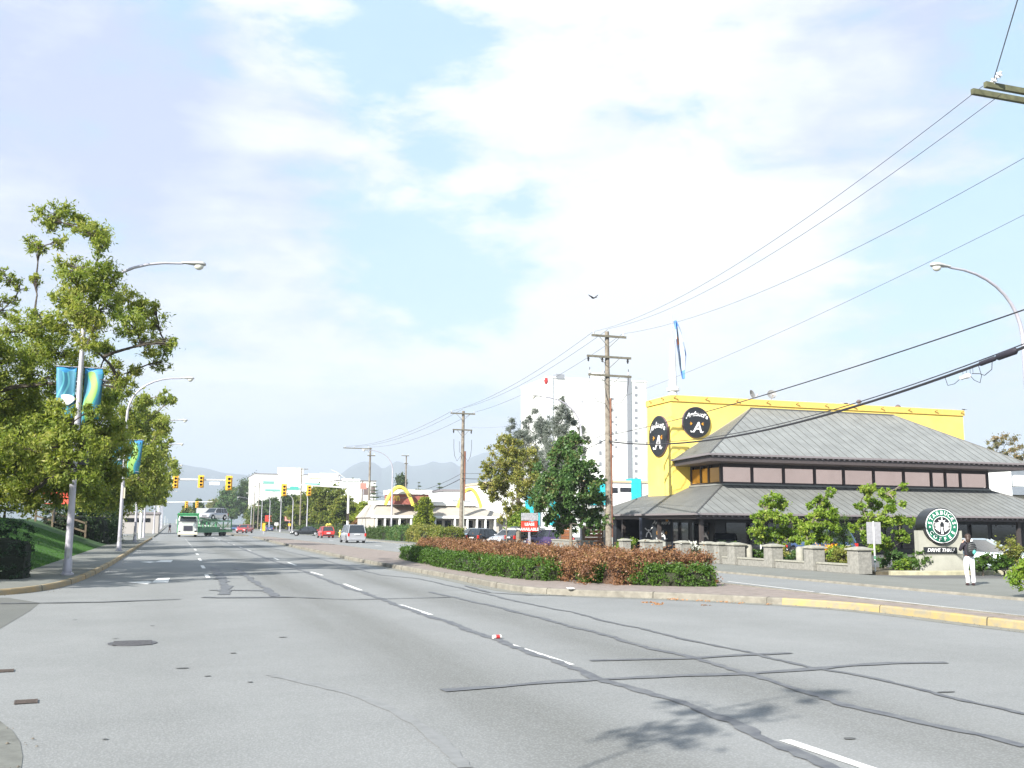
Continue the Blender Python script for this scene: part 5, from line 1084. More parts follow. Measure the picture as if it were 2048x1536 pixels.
def lowwall(a, b, lab):
    ya, yb_ = ys_[a]+.36, ys_[b]-.36; t = thing('low_wall', lab, 'wall', (25.75, (ya+yb_)/2, .04), 0, 'low wall stretches between the piers'); L = (yb_-ya)/2
    MB().box(-.14, .14, -L, L, 0, .30).build('wall', M_BLOCK, t); MB().box(-.18, .18, -L, L, .30, .37).build('coping', M_CAPS, t, bevel=.01)
lowwall(1719, 1629, 'nearest stretch of low block wall between two square piers'); lowwall(1629, 1547, 'middle stretch of low block wall in front of the right round bollard'); lowwall(1547, 1473, 'stretch of low block wall in front of the left round bollard'); lowwall(1473, 1442, 'shortest stretch of low block wall beside the close pair of piers')
for px, lab in ((1498, 'left round concrete bollard behind the low wall'), (1600, 'right round concrete bollard behind the low wall')):
    p = AX(px, 1115, 26.35); t = thing('bollard', lab, 'bollard', (26.35, p[1], .04), 0, 'round concrete bollards'); MB().lathe([(.17, 0), (.17, .86), (.14, .93), (.05, .96)], n=14).build('post', M_CAPS, t, smooth=True)
# wooden planters / fence panels left of the pole
M_CEDAR = mat('cedar_boards', (.30, .12, .05), .7, nz=(3, .35))
for px0, px1, X, lab in ((1168, 1206, 28.5, 'orange brown cedar board panel left of the nearest whole pole'), (1120, 1140, 28.5, 'darker cedar board panel behind the trunk of the green tree')):
    pa, pb = AX(px0, 1070, X), AX(px1, 1070, X); Yc = pb[1]+.5; xa_, xb_ = AY(px0, 1070, Yc)[0], AY(px1, 1070, Yc)[0]
    t = thing('board_fence', lab, 'fence', (xa_, Yc, 0), 0, 'cedar board panels'); zt2 = AY(px0, 1052, Yc)[2]
    for k in range(6): MB().box(0, xb_-xa_, 0, .05, .3+(zt2-.3)*k/6, .3+(zt2-.3)*(k+1)/6-.03).build('board', M_CEDAR, t)
    for x in (0, xb_-xa_): MB().box(x-.06, x+.06, -.03, .09, 0, zt2+.05).build('post', M_WOOD, t)
t = thing('low_wall', 'pale low stone wall with rough flowers left of the nearest whole pole', 'wall', (27.3, 64, 0)); MB().box(-.2, .2, 0, 7, 0, .75).build('wall', M_BLOCK, t); MB().box(-.25, .25, -.03, 7.03, .75, .83).build('coping', M_CAPS, t)

# the round coffee sign on its plinth
sb = AX(1880, 1148, 29.7); t = thing('coffee_sign', 'round green and white coffee sign on a grey concrete plinth with drive thru panel', 'sign', (sb[0], sb[1], .05), R(-12)); ds = sb[1]*.948+sb[0]*.319; k_ = ds/2000.
pw = 80*k_/math.cos(R(29.6))/2; ph = (1148-1066)*k_
pl = MB(); pl.box(-pw, pw, -.19, .19, 0, ph*.44); pl.build('plinth', mat('cast_concrete', (.33, .33, .285), .85, nz=(2, .18), bump=(25, .2)), t, bevel=.02)
rr = 35.5*k_*1.0; cz = EYE+(1057-1053)*k_-.05; hollow = rr+.02
top = [(-pw*.985, ph*.44), (pw*.985, ph*.44), (pw*.985, ph)]
a0 = math.asin(max(-1, min(1, (ph-cz)/hollow)))
for q in range(13): a = a0+(PI*-1-2*a0)*q/12; top.append((hollow*math.cos(a), cz+hollow*math.sin(a)))
top.append((-pw*.985, ph)); pl = MB(); pl.prism(top, -.17, .17, 'xz'); pl.build('plinth_top', MATS['cast_concrete'], t)
dr = MB(); dr.M = Matrix.Translation((0, 0, cz)); dr.lathe([(rr, .42), (rr, -.30), (rr*.95, -.31)], n=48, axis='y'); drum = dr.build('drum', M_BLACK, t, smooth=True)
M_GRN = mat('sign_green', (.01, .13, .075), .4)
def disc(name, r_, y, m_, par, r_in=None):
    q = MB(); q.M = Matrix.Translation((0, 0, cz)); n = 48
    if r_in is None: q.lathe([(r_, y+.012), (r_, y)], n=n, axis='y')
    else:
        vs = [(rr_*math.cos(2*PI*j/n), yy, rr_*math.sin(2*PI*j/n)) for rr_, yy in ((r_in, y), (r_, y), (r_, y+.012), (r_in, y+.012)) for j in range(n)]
        q.add(vs, [(i*n+j, i*n+(j+1) % n, ((i+1) % 4)*n+(j+1) % n, ((i+1) % 4)*n+j) for i in range(4) for j in range(n)])
    return q.build(name, m_, par, smooth=True)
disc('face', rr*.94, -.325, M_WL, t); disc('green_ring', rr*.89, -.34, M_GRN, t, rr*.55); disc('centre', rr*.50, -.34, M_BLACK, t)
w = MB(); w.M = Matrix.Translation((0, 0, cz)); arc_text(w, 'STARBUCKS', rr*.29, rr*.625, PI*.93, PI*.07, y=-.352, offset=.002, depth=.008); arc_text(w, 'COFFEE', rr*.29, rr*.825, PI*1.17, PI*1.83, y=-.352, flip=True, offset=.002, depth=.008)
def star(mb, x, z, r_, y): mb.prism([(x+(r_ if k % 2 == 0 else r_*.42)*math.cos(PI/2+k*PI/5), z+(r_ if k % 2 == 0 else r_*.42)*math.sin(PI/2+k*PI/5)) for k in range(10)], y, y+.01, 'xz')
star(w, -rr*.72, -rr*.06, rr*.075, -.352); star(w, rr*.72, -rr*.06, rr*.075, -.352); w.build('lettering', M_WL, t)
e = MB(); e.M = Matrix.Translation((0, 0, cz)); s_ = rr      # stylised crown, flowing bands and centre column
star(e, 0, .42*s_, .06*s_, -.355); e.prism([(-.16*s_, .22*s_), (-.2*s_, .34*s_), (-.09*s_, .28*s_), (0, .38*s_), (.09*s_, .28*s_), (.2*s_, .34*s_), (.16*s_, .22*s_)], -.355, -.345, 'xz')
for sx in (-1, 1):
    for (x1, x2, dz) in ((.10, .14, 0), (.19, .22, .02), (.28, .30, .05)): e.tube([(sx*.1*s_, -.35, .2*s_), (sx*(x1+.05)*s_, -.35, (.1+dz)*s_), (sx*x2*s_, -.35, -.12*s_), (sx*(x2+.03)*s_, -.35, (-.32+dz*2)*s_)], .026*s_, 4)
    for k in range(5): e.tube([(sx*.34*s_, -.35, (.14-.07*k)*s_), (sx*.44*s_, -.35, (.18-.08*k)*s_)], .018*s_, 4)
e.tube([(0, -.35, -.06*s_), (0, -.35, -.2*s_), (0, -.35, -.44*s_)], [.06*s_, .04*s_, .07*s_], 6); e.build('emblem', M_WL, t)
pz = ph-(1104-1066)*k_; MB().box(-pw*.80, pw*.70, -.215, -.185, pz-.13, pz+.12).build('drive_panel', M_BLACK, t); w = MB(); put_text(w, 'DRIVE THRU', .20, -pw*.05, -.225, pz-.065, offset=.0, shear=.3, depth=.008, space=1.02); w.build('drive_lettering', M_WL, t)
MB().box(-pw-.02, pw+.02, -.21, -.19, ph*.44-.02, ph*.44+.01).build('joint', mat('joint_dark', (.16, .16, .14), .9), t)

# neighbours of the restaurant
yq = 95.; x0_, x1_ = AY(1970, 960, yq)[0], AY(2023, 960, yq)[0]; zt3, zs3 = AY(1990, 940, yq)[2], AY(2000, 971, yq)[2]
t = thing('white_block', 'plain bright white building end right of the window band', 'building', (x0_, yq, 0)); MB().box(-6, x1_-x0_, 0, 16, 0, zt3).build('wall', mat('bright_white', (.78, .79, .77), .7, nz=(.5, .05)), t); MB().box(-6.1, x1_-x0_+.1, -.1, 16.1, zt3, zt3+.12).build('roof', M_GUT, t)
MB().box(x1_-x0_, x1_-x0_+2.4, .5, 14, zs3, zt3-.5).build('balcony', MATS['bright_white'], t)
yq = 110.; xq = AY(2020, 960, yq)[0]; t = thing('grey_roofed_house', 'cream building with a grey metal roof at the right edge', 'building', (xq, yq, 0)); ze_ = AY(2030, 990, yq)[2]; zr_ = AY(2040, 940, yq)[2]
MB().box(0, 26, 0, 14, 0, ze_-.05).build('wall', mat('cream_wall', (.50, .46, .36), .8), t); s_ = MB(); s_.prism([(-.8, ze_), (14.8, ze_), (7, zr_+1.0)], -.6, 26.6, 'yz'); s_.build('roof', mat('blue_grey_roof', (.16, .18, .20), .5, nz=(2, .2)), t); MB().box(.4, 3.2, -.03, 0, ze_-1.6, ze_-.6).build('window', M_GLASSD, t)
p = AY(2000, 960, 128.); bb = (p[0], 128., 0); tree('autumn_tree', 'pale autumn tree rising behind the right end of the restaurant roof', 'tree', bb, pxblobs(bb, [(2000, 880, 14), (1985, 890, 16), (2015, 885, 16), (2035, 900, 16), (1975, 905, 12), (2000, 910, 22), (2030, 925, 20), (2055, 905, 16), (1990, 925, 16), (2045, 945, 20), (2015, 950, 20)], 150., 2.5, 33), 5000, .42, leafmat('pale_autumn_leaf', [(.10, .13, .05), (.20, .17, .07), (.34, .20, .12)], .35, .3), .25, .4, seed=33)

# ================================================================== vehicles
M_GLASS = mat('car_glass', (.02, .025, .03), .05, spec=.9)
M_TYRE = mat('tyre', (.015, .015, .016), .85); M_RIM = mat('alloy', (.45, .45, .47), .3, .7)
M_TRIM = mat('black_trim', (.02, .02, .022), .6); M_HL = mat('headlight_glass', (.65, .68, .70), .1, spec=.9); M_TL = mat('tail_light_red', (.45, .02, .015), .2, spec=.7)
M_PLATE = mat('licence_plate', (.7, .7, .72), .5)
def paint(name, c): return mat('paint_'+name, c, .28, .25, coat=.6)
KINDS = {  # length, width, height, profile [(fraction, z)], glass base x0 x1, roof x0 x1 (fractions from the rear), belt
    'sedan': (4.6, 1.76, 1.43, [(0, .62, .80), (.02, .88, .95), (.20, .97, .98), (.70, .93, .96), (.93, .78, .92), (1, .55, .78)], .14, .72, .30, .55, .92),
    'hatchback': (4.0, 1.70, 1.50, [(0, .72, .86), (.03, .96, .96), (.5, .98, 1), (.72, .96, .97), (.94, .80, .92), (1, .58, .80)], .03, .74, .12, .54, .95),
    'minivan': (4.9, 1.90, 1.78, [(0, .90, .90), (.015, 1.02, .97), (.5, 1.04, 1), (.78, 1.02, .98), (.96, .82, .92), (1, .60, .80)], .015, .82, .06, .62, 1.02),
    'suv': (4.55, 1.82, 1.72, [(0, .88, .90), (.02, 1.06, .97), (.5, 1.06, 1), (.73, 1.05, .98), (.94, .92, .92), (1, .66, .82)], .03, .74, .10, .56, 1.05)}
def make_car(label, kind, pm, x, y, z, rz, cat='car', group=None, s=1., simple=False, pitch=0.):
    L, W_, H_, prof, g0, g1, t0, t1, belt = KINDS[kind]; t = thing(kind if kind != 'suv' else 'sport_utility_car', label, cat, (x, y, z), rz, group); t.scale = (s,)*3
    if pitch: t.rotation_euler = (0, pitch, rz)
    X = lambda f: (f-.5)*L
    mb = MB(); vs = []; sec = None
    wheels = (X(.19), X(.81)); r = .32 if H_ < 1.6 else .35
    st = []
    for f in [i/22 for i in range(23)]:
        k = max(i for i in range(len(prof)-1) if prof[i][0] <= f+1e-9); a, b = prof[k], prof[k+1]; u = (f-a[0])/(b[0]-a[0]); st.append((f, a[1]+(b[1]-a[1])*u, a[2]+(b[2]-a[2])*u))
    for f, zt, wf in st:
        w = W_/2*wf; x_ = X(f); z0 = .22
        for wx in wheels:
            if abs(x_-wx) < r+.07: z0 = max(z0, math.sqrt(max(0, (r+.07)**2-(x_-wx)**2))+r*.98)
        z0 = min(z0, zt-.12); half = [(w*.90, z0), (w*.985, z0+.04), (w, min(zt-.2, z0+(zt-z0)*.5)), (w*.97, zt-.12), (w*.88, zt-.02), (w*.5, zt+.015)]
        ring = [(x_, yy, zz__) for yy, zz__ in half]+[(x_, -yy, zz__) for yy, zz__ in half[::-1]]; vs += ring; n = len(ring)
    mb.add(vs, [(i*n+j, i*n+(j+1) % n, (i+1)*n+(j+1) % n, (i+1)*n+j) for i in range(len(st)-1) for j in range(n)]+[tuple(range(n)), tuple(range((len(st)-1)*n, len(st)*n))])
    body = mb.build('body', pm, t, smooth=True)
    wb, wt = W_/2*.90, W_/2*.74
    def gp(inset, zb, zt): return [(X(g0)+inset, -wb+inset, zb), (X(g1)-inset, -wb+inset, zb), (X(g1)-inset, wb-inset, zb), (X(g0)+inset, wb-inset, zb), (X(t0)+inset, -wt+inset, zt), (X(t1)-inset, -wt+inset, zt), (X(t1)-inset, wt-inset, zt), (X(t0)+inset, wt-inset, zt)]
    P = gp(.0, belt-.06, H_-.05); MB().add(P, [(0, 3, 2, 1), (4, 5, 6, 7), (0, 1, 5, 4), (1, 2, 6, 5), (2, 3, 7, 6), (3, 0, 4, 7)]).build('windows', M_GLASS, t)
    rf = MB(); e = .02; rf.add([(X(t0)-e, -wt-e, H_-.07), (X(t1)+e, -wt-e, H_-.07), (X(t1)+e, wt+e, H_-.07), (X(t0)-e, wt+e, H_-.07), (X(t0)+.12, -wt+.12, H_), (X(t1)-.2, -wt+.12, H_), (X(t1)-.2, wt-.12, H_), (X(t0)+.12, wt-.12, H_)], [(0, 3, 2, 1), (4, 5, 6, 7), (0, 1, 5, 4), (1, 2, 6, 5), (2, 3, 7, 6), (3, 0, 4, 7)])
    for sy in (-1, 1):
        for (a, b) in ((g0, t0), (g1, t1)): rf.tube([(X(a), sy*wb*.99, belt-.05), (X(b), sy*wt*1.0, H_-.05)], .045, 5)
        m0, m1 = (g0+g1)/2-.02, (t0+t1)/2; rf.tube([(X(m0), sy*wb*1.0, belt-.05), (X(m1), sy*wt*1.01, H_-.05)], .035, 4)
        if kind in ('minivan', 'suv', 'hatchback'): q0, q1 = g0+.2, t0+.15; rf.tube([(X(q0), sy*wb, belt-.05), (X(q1), sy*wt*1.01, H_-.05)], .04, 4)
    rf.build('roof', pm, t, smooth=True)
    for wx in wheels:
        for sy in (-1, 1):
            w = MB(); w.M = Matrix.Translation((wx, sy*(W_/2-.11), r)); w.lathe([(r*.62, -.1), (r*.97, -.1), (r, -.07), (r, .07), (r*.97, .1), (r*.62, .1)], n=16, axis='y'); wh = w.build('wheel', M_TYRE, t, smooth=True)
            q = MB(); q.M = Matrix.Translation((wx, sy*(W_/2-.01), r)); q.lathe([(.01, -.03), (r*.60, -.025), (r*.62, .0), (r*.5, .012), (.02, .012)], n=10, axis='y'); q.build('rim', M_RIM, wh, smooth=True)
    fz, bz = prof[-1][1], prof[0][1]
    for sy in (-1, 1):
        MB().box(X(1)-.16, X(1)-.01, sy*W_*.34-.17, sy*W_*.34+.17, fz-.10, fz+.06).build('headlight', M_HL, t, bevel=.02)
        hz3 = (belt-.10 if kind in ('minivan', 'suv', 'hatchback') else bz+.16); MB().box(X(0)-.02, X(0)+.16, sy*W_*.43-.09, sy*W_*.43+.09, hz3-.28 if kind != 'sedan' else hz3-.14, hz3+.02).build('tail_light', M_TL, t, bevel=.02)
        MB().sph((X(g1)-.12, sy*(W_/2+.06), belt+.05), (.06, .10, .07), 8, 5).build('mirror', pm, t, smooth=True)
    b = MB(); b.box(X(0)-.05, X(0)+.2, -W_*.44, W_*.44, .28, .46).box(X(1)-.22, X(1)+.02, -W_*.42, W_*.42, .24, .40); b.build('bumper', M_TRIM if kind != 'minivan' else pm, t, bevel=.03)
    MB().box(X(0)-.07, X(0)-.055, -.26, .26, bz-.05-.08, bz+.06-.08).build('licence_plate', M_PLATE, t); MB().box(X(1)+.012, X(1)+.03, -.4, .4, fz-.17, fz-.03).build('grille', M_TRIM, t)
    return t
SILV = paint('silver', (.36, .37, .40)); REDP = paint('red', (.55, .035, .03)); BLK = paint('black', (.015, .018, .022)); BLU = paint('blue', (.05, .09, .20)); WHT = paint('white', (.72, .73, .74)); GRY = paint('grey', (.16, .19, .22))
vx, vy, _ = G(712, 1086); make_car('silver minivan driving away, nearest vehicle beyond the median', 'minivan', SILV, vx, vy+2.2, 0, R(91), 'minivan')
vx, vy, _ = G(654, 1076); make_car('small red hatchback driving away ahead of the silver minivan', 'hatchback', REDP, vx, vy+1.5, 0, R(93), 'car')
vx, vy, _ = G(614, 1072); make_car('black sedan crossing to the left beside the small red hatchback', 'sedan', BLK, vx, vy+1, 0, R(168), 'car')
vx, vy, _ = G(537, 1063); make_car('small dark blue sedan far up the right lanes', 'sedan', BLU, vx, vy, 0, R(92), 'car')
vx, vy, _ = G(489, 1066); make_car('bright red sedan at the tail of the car carrier', 'sedan', REDP, vx, vy, 0, R(-112), 'car', s=1.12)
vx, vy, _ = G(470, 1063); make_car('dark car half hidden between the car carrier and the bright red sedan', 'hatchback', BLU, vx, vy+2, 0, R(-100), 'car')
p = AX(1992, 1120, 31.2); make_car('silver sedan parked behind the bushes beside the coffee sign', 'sedan', paint('pale_blue', (.42, .50, .54)), p[0]+1.3, p[1]+2.0, 0, R(-50), 'car')
for (px, X, kind, pm, rz, lab) in ((1550, 35.0, 'sedan', BLK, 90, 'black car in the shade under the restaurant eave, beside the left small tree'), (1640, 35.5, 'suv', BLU, 90, 'dark blue car under the eave behind the middle small tree'), (1450, 35, 'sedan', BLK, 60, 'black car under the eave behind the white flowers'),
                                   (855, 31, 'suv', GRY, 8, 'long grey blue wagon parked behind the kerb shrubs left of the second utility pole'), (893, 30, 'sedan', BLU, 12, 'light blue car parked just left of the second utility pole'), (945, 30, 'hatchback', paint('sky', (.30, .38, .46)), 200, 'pale blue hatchback parked right of the second utility pole'),
                                   (973, 28.6, 'hatchback', BLK, 30, 'black hatchback with a bright red tail light parked right of the second utility pole'), (1018, 29, 'sedan', SILV, 215, 'silver car with a sloping windscreen parked beneath the yellowing tree'), (1065, 29.5, 'suv', BLK, 10, 'dark car behind the red lease sign'), (1098, 29, 'hatchback', paint('plum', (.06, .04, .11)), 120, 'dark plum car right of the red lease sign'),
                                   (805, 36, 'minivan', WHT, 100, 'white van parked in front of the fast food entrance'), (830, 37, 'sedan', WHT, 10, 'white sedan in the fast food car park')):
    q = AX(px, 1075, X); make_car(lab, kind, pm, X, q[1], 0, R(rz), 'car', 'parked cars on the right')
for (px, X, kind, pm, rz, lab) in ((302, -11, 'minivan', REDP, 80, 'red van parked beyond the left footpath between the white posts'), (287, -14, 'suv', GRY, 60, 'grey car parked beyond the rounded hedge on the left'), (275, -12, 'sedan', BLU, 30, 'dark blue car parked beyond the rounded hedge on the left')):
    q = AX(px, 1065, X); make_car(lab, kind, pm, X, q[1], 0, R(rz), 'car', 'parked cars on the left')

# car carrier
cx, cy, _ = G(375, 1074); tx, ty, _ = G(462, 1070)
M_GRN2 = mat('carrier_green', (.04, .26, .10), .45, coat=.3, nz=(2, .2)); M_CABW = paint('cab_white', (.50, .51, .49))
t = thing('car_carrier', 'green car carrier truck with a white bonnet, swinging across the left lanes', 'truck', (cx, cy, 0), 0)
Wc = 1.22
def cp(name, f, m, par=t, **k): q = MB(); f(q); return q.build(name, m, par, **k)
def hood(q):
    st = [(0, .80, .62, 1.55), (.25, .92, .55, 1.72), (1.3, 1.0, .55, 1.92), (1.9, 1.12, .5, 2.0)]; vs = []
    for y, w, z0, z1 in st: vs += [(-w, y, z0), (-w*1.02, y, z1-.35), (-w*.78, y, z1), (w*.78, y, z1), (w*1.02, y, z1-.35), (w, y, z0)]
    q.add(vs, [(i*6+j, i*6+(j+1) % 6, (i+1)*6+(j+1) % 6, (i+1)*6+j) for i in range(3) for j in range(6)]+[tuple(range(6)), tuple(range(18, 24))])
cp('hood', hood, M_CABW, smooth=True)
cp('cab', lambda q: q.frus(-Wc, Wc, 1.9, 3.9, .6, 2.0, 0, 0).frus(-Wc, Wc, 1.9, 3.9, 2.0, 2.72, .1, .12), M_CABW, bevel=.05)
cp('windshield', lambda q: q.add([(-1.05, 1.88, 2.02), (1.05, 1.88, 2.02), (.98, 1.99, 2.66), (-.98, 1.99, 2.66), (-1.05, 1.86, 2.02), (1.05, 1.86, 2.02), (.98, 1.97, 2.66), (-.98, 1.97, 2.66)], [(0, 1, 2, 3), (4, 5, 6, 7), (0, 1, 5, 4), (1, 2, 6, 5), (2, 3, 7, 6), (3, 0, 4, 7)]), M_GLASS)
cp('grille', lambda q: q.box(-.56, .56, -.06, 0, .80, 1.45), mat('grille_grey', (.05, .05, .065), .4, .3))
cp('bumper', lambda q: q.box(-1.25, 1.25, -.32, .1, .28, .62), mat('bumper_cream', (.55, .53, .42), .5), bevel=.06)
for sx in (-1, 1):
    cp('headlight', lambda q: q.box(sx*.9-.14, sx*.9+.14, .0, .12, .85, 1.08), M_HL, bevel=.02); cp('mirror', lambda q: q.box(sx*1.45-.09, sx*1.45+.09, 1.7, 1.8, 1.7, 2.3), M_CABW, bevel=.02)
    cp('front_fender', lambda q: q.box(sx*1.1-.14, sx*1.1+.14, .3, 1.5, .62, 1.15), M_CABW, bevel=.1)
    for y in (.75, 3.4, 4.6):
        w = MB(); w.M = Matrix.Translation((sx*1.02, y, .5)); w.lathe([(.3, -.14), (.5, -.14), (.5, .14), (.3, .14)], n=16, axis='x'); w.build('wheel', M_TYRE, t, smooth=True)
cp('overhead_rack', lambda q: [q.box(-1.35, -1.27, .9, .98, .5, 3.0), q.box(1.27, 1.35, .9, .98, .5, 3.0), q.box(-1.35, 1.35, .85, 1.0, 2.95, 3.1), q.box(-1.35, -1.22, .9, 5.0, 2.9, 3.12), q.box(1.22, 1.35, .9, 5.0, 2.9, 3.12)]+[q.box(-1.3, 1.3, 1.4+.7*k, 1.6+.7*k, 2.86, 2.95) for k in range(5)]+[q.box(-1.33, -1.25, 4.9, 5.0, .6, 3.0), q.box(1.25, 1.33, 4.9, 5.0, .6, 3.0)]+[q.box(-1.1, 1.1, .95, 1.5, 2.72, 2.95)], M_GRN2)
tr = cp('trailer', lambda q: None or q.box(-1.25, -1.1, 0, 13.5, .55, .85).box(1.1, 1.25, 0, 13.5, .55, .85).box(-1.1, 1.1, 0, 13.5, .6, .68), M_GRN2)
tr.location = (0, 4.6, 0); tr.rotation_euler = (0, 0, -math.atan2(tx-cx, ty-cy-3)*1.35)
def frame(q):
    for sx in (-1.22, 1.22):
        for y, h in ((.3, 3.0), (2.3, 2.3), (4.6, 2.1), (7.2, 2.1), (9.8, 2.1), (13.0, 2.4)): q.box(sx-.06, sx+.06, y-.07, y+.07, .85, h)
        for a, b in (((.3, 2.9), (2.3, 1.0)), ((2.3, 2.2), (4.6, 1.0)), ((4.6, 1.0), (7.2, 2.0)), ((7.2, 2.0), (9.8, 1.0)), ((9.8, 1.0), (13.0, 2.3))): q.tube([(sx, a[0], a[1]), (sx, b[0], b[1])], .05, 4)
        q.tube([(sx, .2, 2.55), (sx, 4.6, 1.95), (sx, 13.2, 2.15)], .08, 4); q.tube([(sx, 3.2, 1.3), (sx, 12.8, 1.25)], .06, 4)
cp('side_frame', frame, M_GRN2, tr)
cp('upper_ramp', lambda q: [q.add([(sx-.28, .2, 2.5), (sx+.28, .2, 2.5), (sx+.28, 13.2, 2.12), (sx-.28, 13.2, 2.12), (sx-.28, .2, 2.58), (sx+.28, .2, 2.58), (sx+.28, 13.2, 2.2), (sx-.28, 13.2, 2.2)], [(0, 3, 2, 1), (4, 5, 6, 7), (0, 1, 5, 4), (1, 2, 6, 5), (2, 3, 7, 6), (3, 0, 4, 7)]) for sx in (-.8, .8)], mat('ramp_dark_green', (.025, .15, .07), .5), tr)
cp('lower_ramp', lambda q: [q.box(sx-.28, sx+.28, .8, 13.2, .86, .93) for sx in (-.8, .8)], MATS['ramp_dark_green'], tr)
cp('side_skirt', lambda q: q.box(-1.27, -1.25, 1.0, 8.5, .5, 1.25).box(1.25, 1.27, 1.0, 8.5, .5, 1.25), MATS['ramp_dark_green'], tr)
for sx in (-1, 1):
    for y in (9.3, 10.6):
        w = MB(); w.M = Matrix.Translation((sx*1.08, y, .5)); w.lathe([(.02, -.14), (.5, -.14), (.5, .14), (.02, .14)], n=16, axis='x'); w.build('wheel', M_TYRE, tr, smooth=True)
a_ = tr.rotation_euler[2]; yy = 9.2; wx_, wy_ = cx-math.sin(a_)*yy, cy+4.6+math.cos(a_)*yy
make_car('silver sport utility car riding high on the rear of the green car carrier', 'suv', SILV, wx_, wy_, 2.27, a_-PI/2-R(14), 'car')
q = AY(409, 1040, 178); t = thing('box_truck', 'white box truck standing behind the car carrier cab', 'truck', (q[0], 178, 0))
MB().box(-1.25, 1.25, 2.2, 8.5, 1.0, 4.35).build('cargo_box', M_CABW, t, bevel=.04); MB().frus(-1.15, 1.15, 0, 2.0, .5, 1.5, 0).frus(-1.15, 1.15, 0, 2.0, 1.5, 2.6, .12).build('cab', M_CABW, t, bevel=.05); MB().box(-1, 1, -.02, .05, 1.55, 2.3).build('windshield', M_GLASS, t)
for sx in (-1, 1):
    for y in (.9, 6.8): w = MB(); w.M = Matrix.Translation((sx*1.05, y, .48)); w.lathe([(.02, -.14), (.48, -.14), (.48, .14), (.02, .14)], n=14, axis='x'); w.build('wheel', M_TYRE, t, smooth=True)

# ================================================================== people
def skin(name, pts, edges, m, par, sub=2, rootv=0):
    """one continuous limb tree: pts = [(x, y, z, r) or (x, y, z, rx, ry)]"""
    me = bpy.data.meshes.new(name); me.from_pydata([p[:3] for p in pts], edges, []); o = bpy.data.objects.new(name, me); COL.objects.link(o)
    o.modifiers.new('skin', 'SKIN'); sk = me.skin_vertices[0] if me.skin_vertices else None
    if sk is None:
        try: me.attributes
        except Exception: pass
    lay = me.skin_vertices[0].data
    for i, p in enumerate(pts): lay[i].radius = (p[3], p[4] if len(p) > 4 else p[3])
    for l in lay: l.use_root = False
    lay[rootv].use_root = True
    s_ = o.modifiers.new('sub', 'SUBSURF'); s_.levels = sub; s_.render_levels = sub
    dg = bpy.context.evaluated_depsgraph_get(); nm = bpy.data.meshes.new_from_object(o.evaluated_get(dg)); bpy.data.objects.remove(o)
    nm.materials.clear(); nm.materials.append(m); nm.polygons.foreach_set('use_smooth', [True]*len(nm.polygons)); nm.polygons.foreach_set('material_index', [0]*len(nm.polygons))
    o = bpy.data.objects.new(name, nm); COL.objects.link(o); o.parent = par; return o
pp = G(1941, 1171, .05)
t = thing('person', 'person seen from behind in white trousers and dark jacket with a backpack, raising a camera', 'person', (pp[0], pp[1], .05), R(-22))
# local: facing +y (away from the photographer), z up; about 1.62 m
SK = mat('skin', (.45, .26, .19), .55)
body_pts = [(0, 0, .86, .10, .085), (0, .0, 1.02, .095, .075), (0, -.01, 1.20, .105, .08), (0, -.01, 1.32, .07, .06), (0, 0, 1.39, .042, .042), (0, .025, 1.48, .068, .075), (0, .03, 1.55, .062, .07),
            (-.09, 0, .78, .075), (-.10, .02, .46, .048), (-.075, -.02, .10, .036), (-.08, .07, .035, .032), (.09, 0, .78, .075), (.10, .0, .46, .048), (.10, -.02, .10, .036), (.105, .07, .035, .032),
            (-.155, -.005, 1.30, .048), (-.23, .07, 1.09, .038), (-.10, .17, 1.36, .027), (-.06, .18, 1.42, .02), (.155, -.005, 1.30, .048), (.23, .07, 1.10, .038), (.09, .18, 1.37, .027), (.05, .19, 1.42, .02)]
be = [(0, 1), (1, 2), (2, 3), (3, 4), (4, 5), (5, 6), (0, 7), (7, 8), (8, 9), (9, 10), (0, 11), (11, 12), (12, 13), (13, 14), (3, 15), (15, 16), (16, 17), (17, 18), (3, 19), (19, 20), (20, 21), (21, 22)]
body = skin('body', body_pts, be, SK, t)
for sx in (-1, 1):    # fingers closed on the camera
    for k in range(4): fz_ = 1.40+.018*k; skin('finger', [(sx*.055, .19, fz_, .009), (sx*.04, .215, fz_+.004, .008), (sx*.018, .222, fz_+.004, .007)], [(0, 1), (1, 2)], SK, body, 1)
    skin('thumb', [(sx*.06, .18, 1.40, .011), (sx*.045, .165, 1.385, .009), (sx*.025, .16, 1.38, .008)], [(0, 1), (1, 2)], SK, body, 1)
fc = MB(); fc.tube([(0, .095, 1.50), (0, .118, 1.475), (0, .10, 1.468)], [.008, .014, .01], 6); [fc.sph((sx*.03, .092, 1.50), (.012, .008, .007), 6, 4) for sx in (-1, 1)]; [fc.sph((sx*.072, .02, 1.49), (.012, .018, .03), 6, 5) for sx in (-1, 1)]; fc.tube([(-.02, .094, 1.445), (.02, .094, 1.445)], .006, 5); fc.build('face', SK, body, smooth=True)
skin('trousers', [(0, 0, .86, .155, .115), (0, 0, .95, .14, .10), (-.085, 0, .76, .098, .10), (-.10, .015, .46, .066), (-.075, -.02, .20, .062), (-.075, -.015, .07, .066), (.085, 0, .76, .098, .10), (.10, .0, .46, .066), (.10, -.02, .20, .062), (.10, -.015, .07, .066)],
     [(0, 1), (0, 2), (2, 3), (3, 4), (4, 5), (0, 6), (6, 7), (7, 8), (8, 9)], mat('white_denim', (.74, .74, .78), .8, nz=(9, .08)), t)
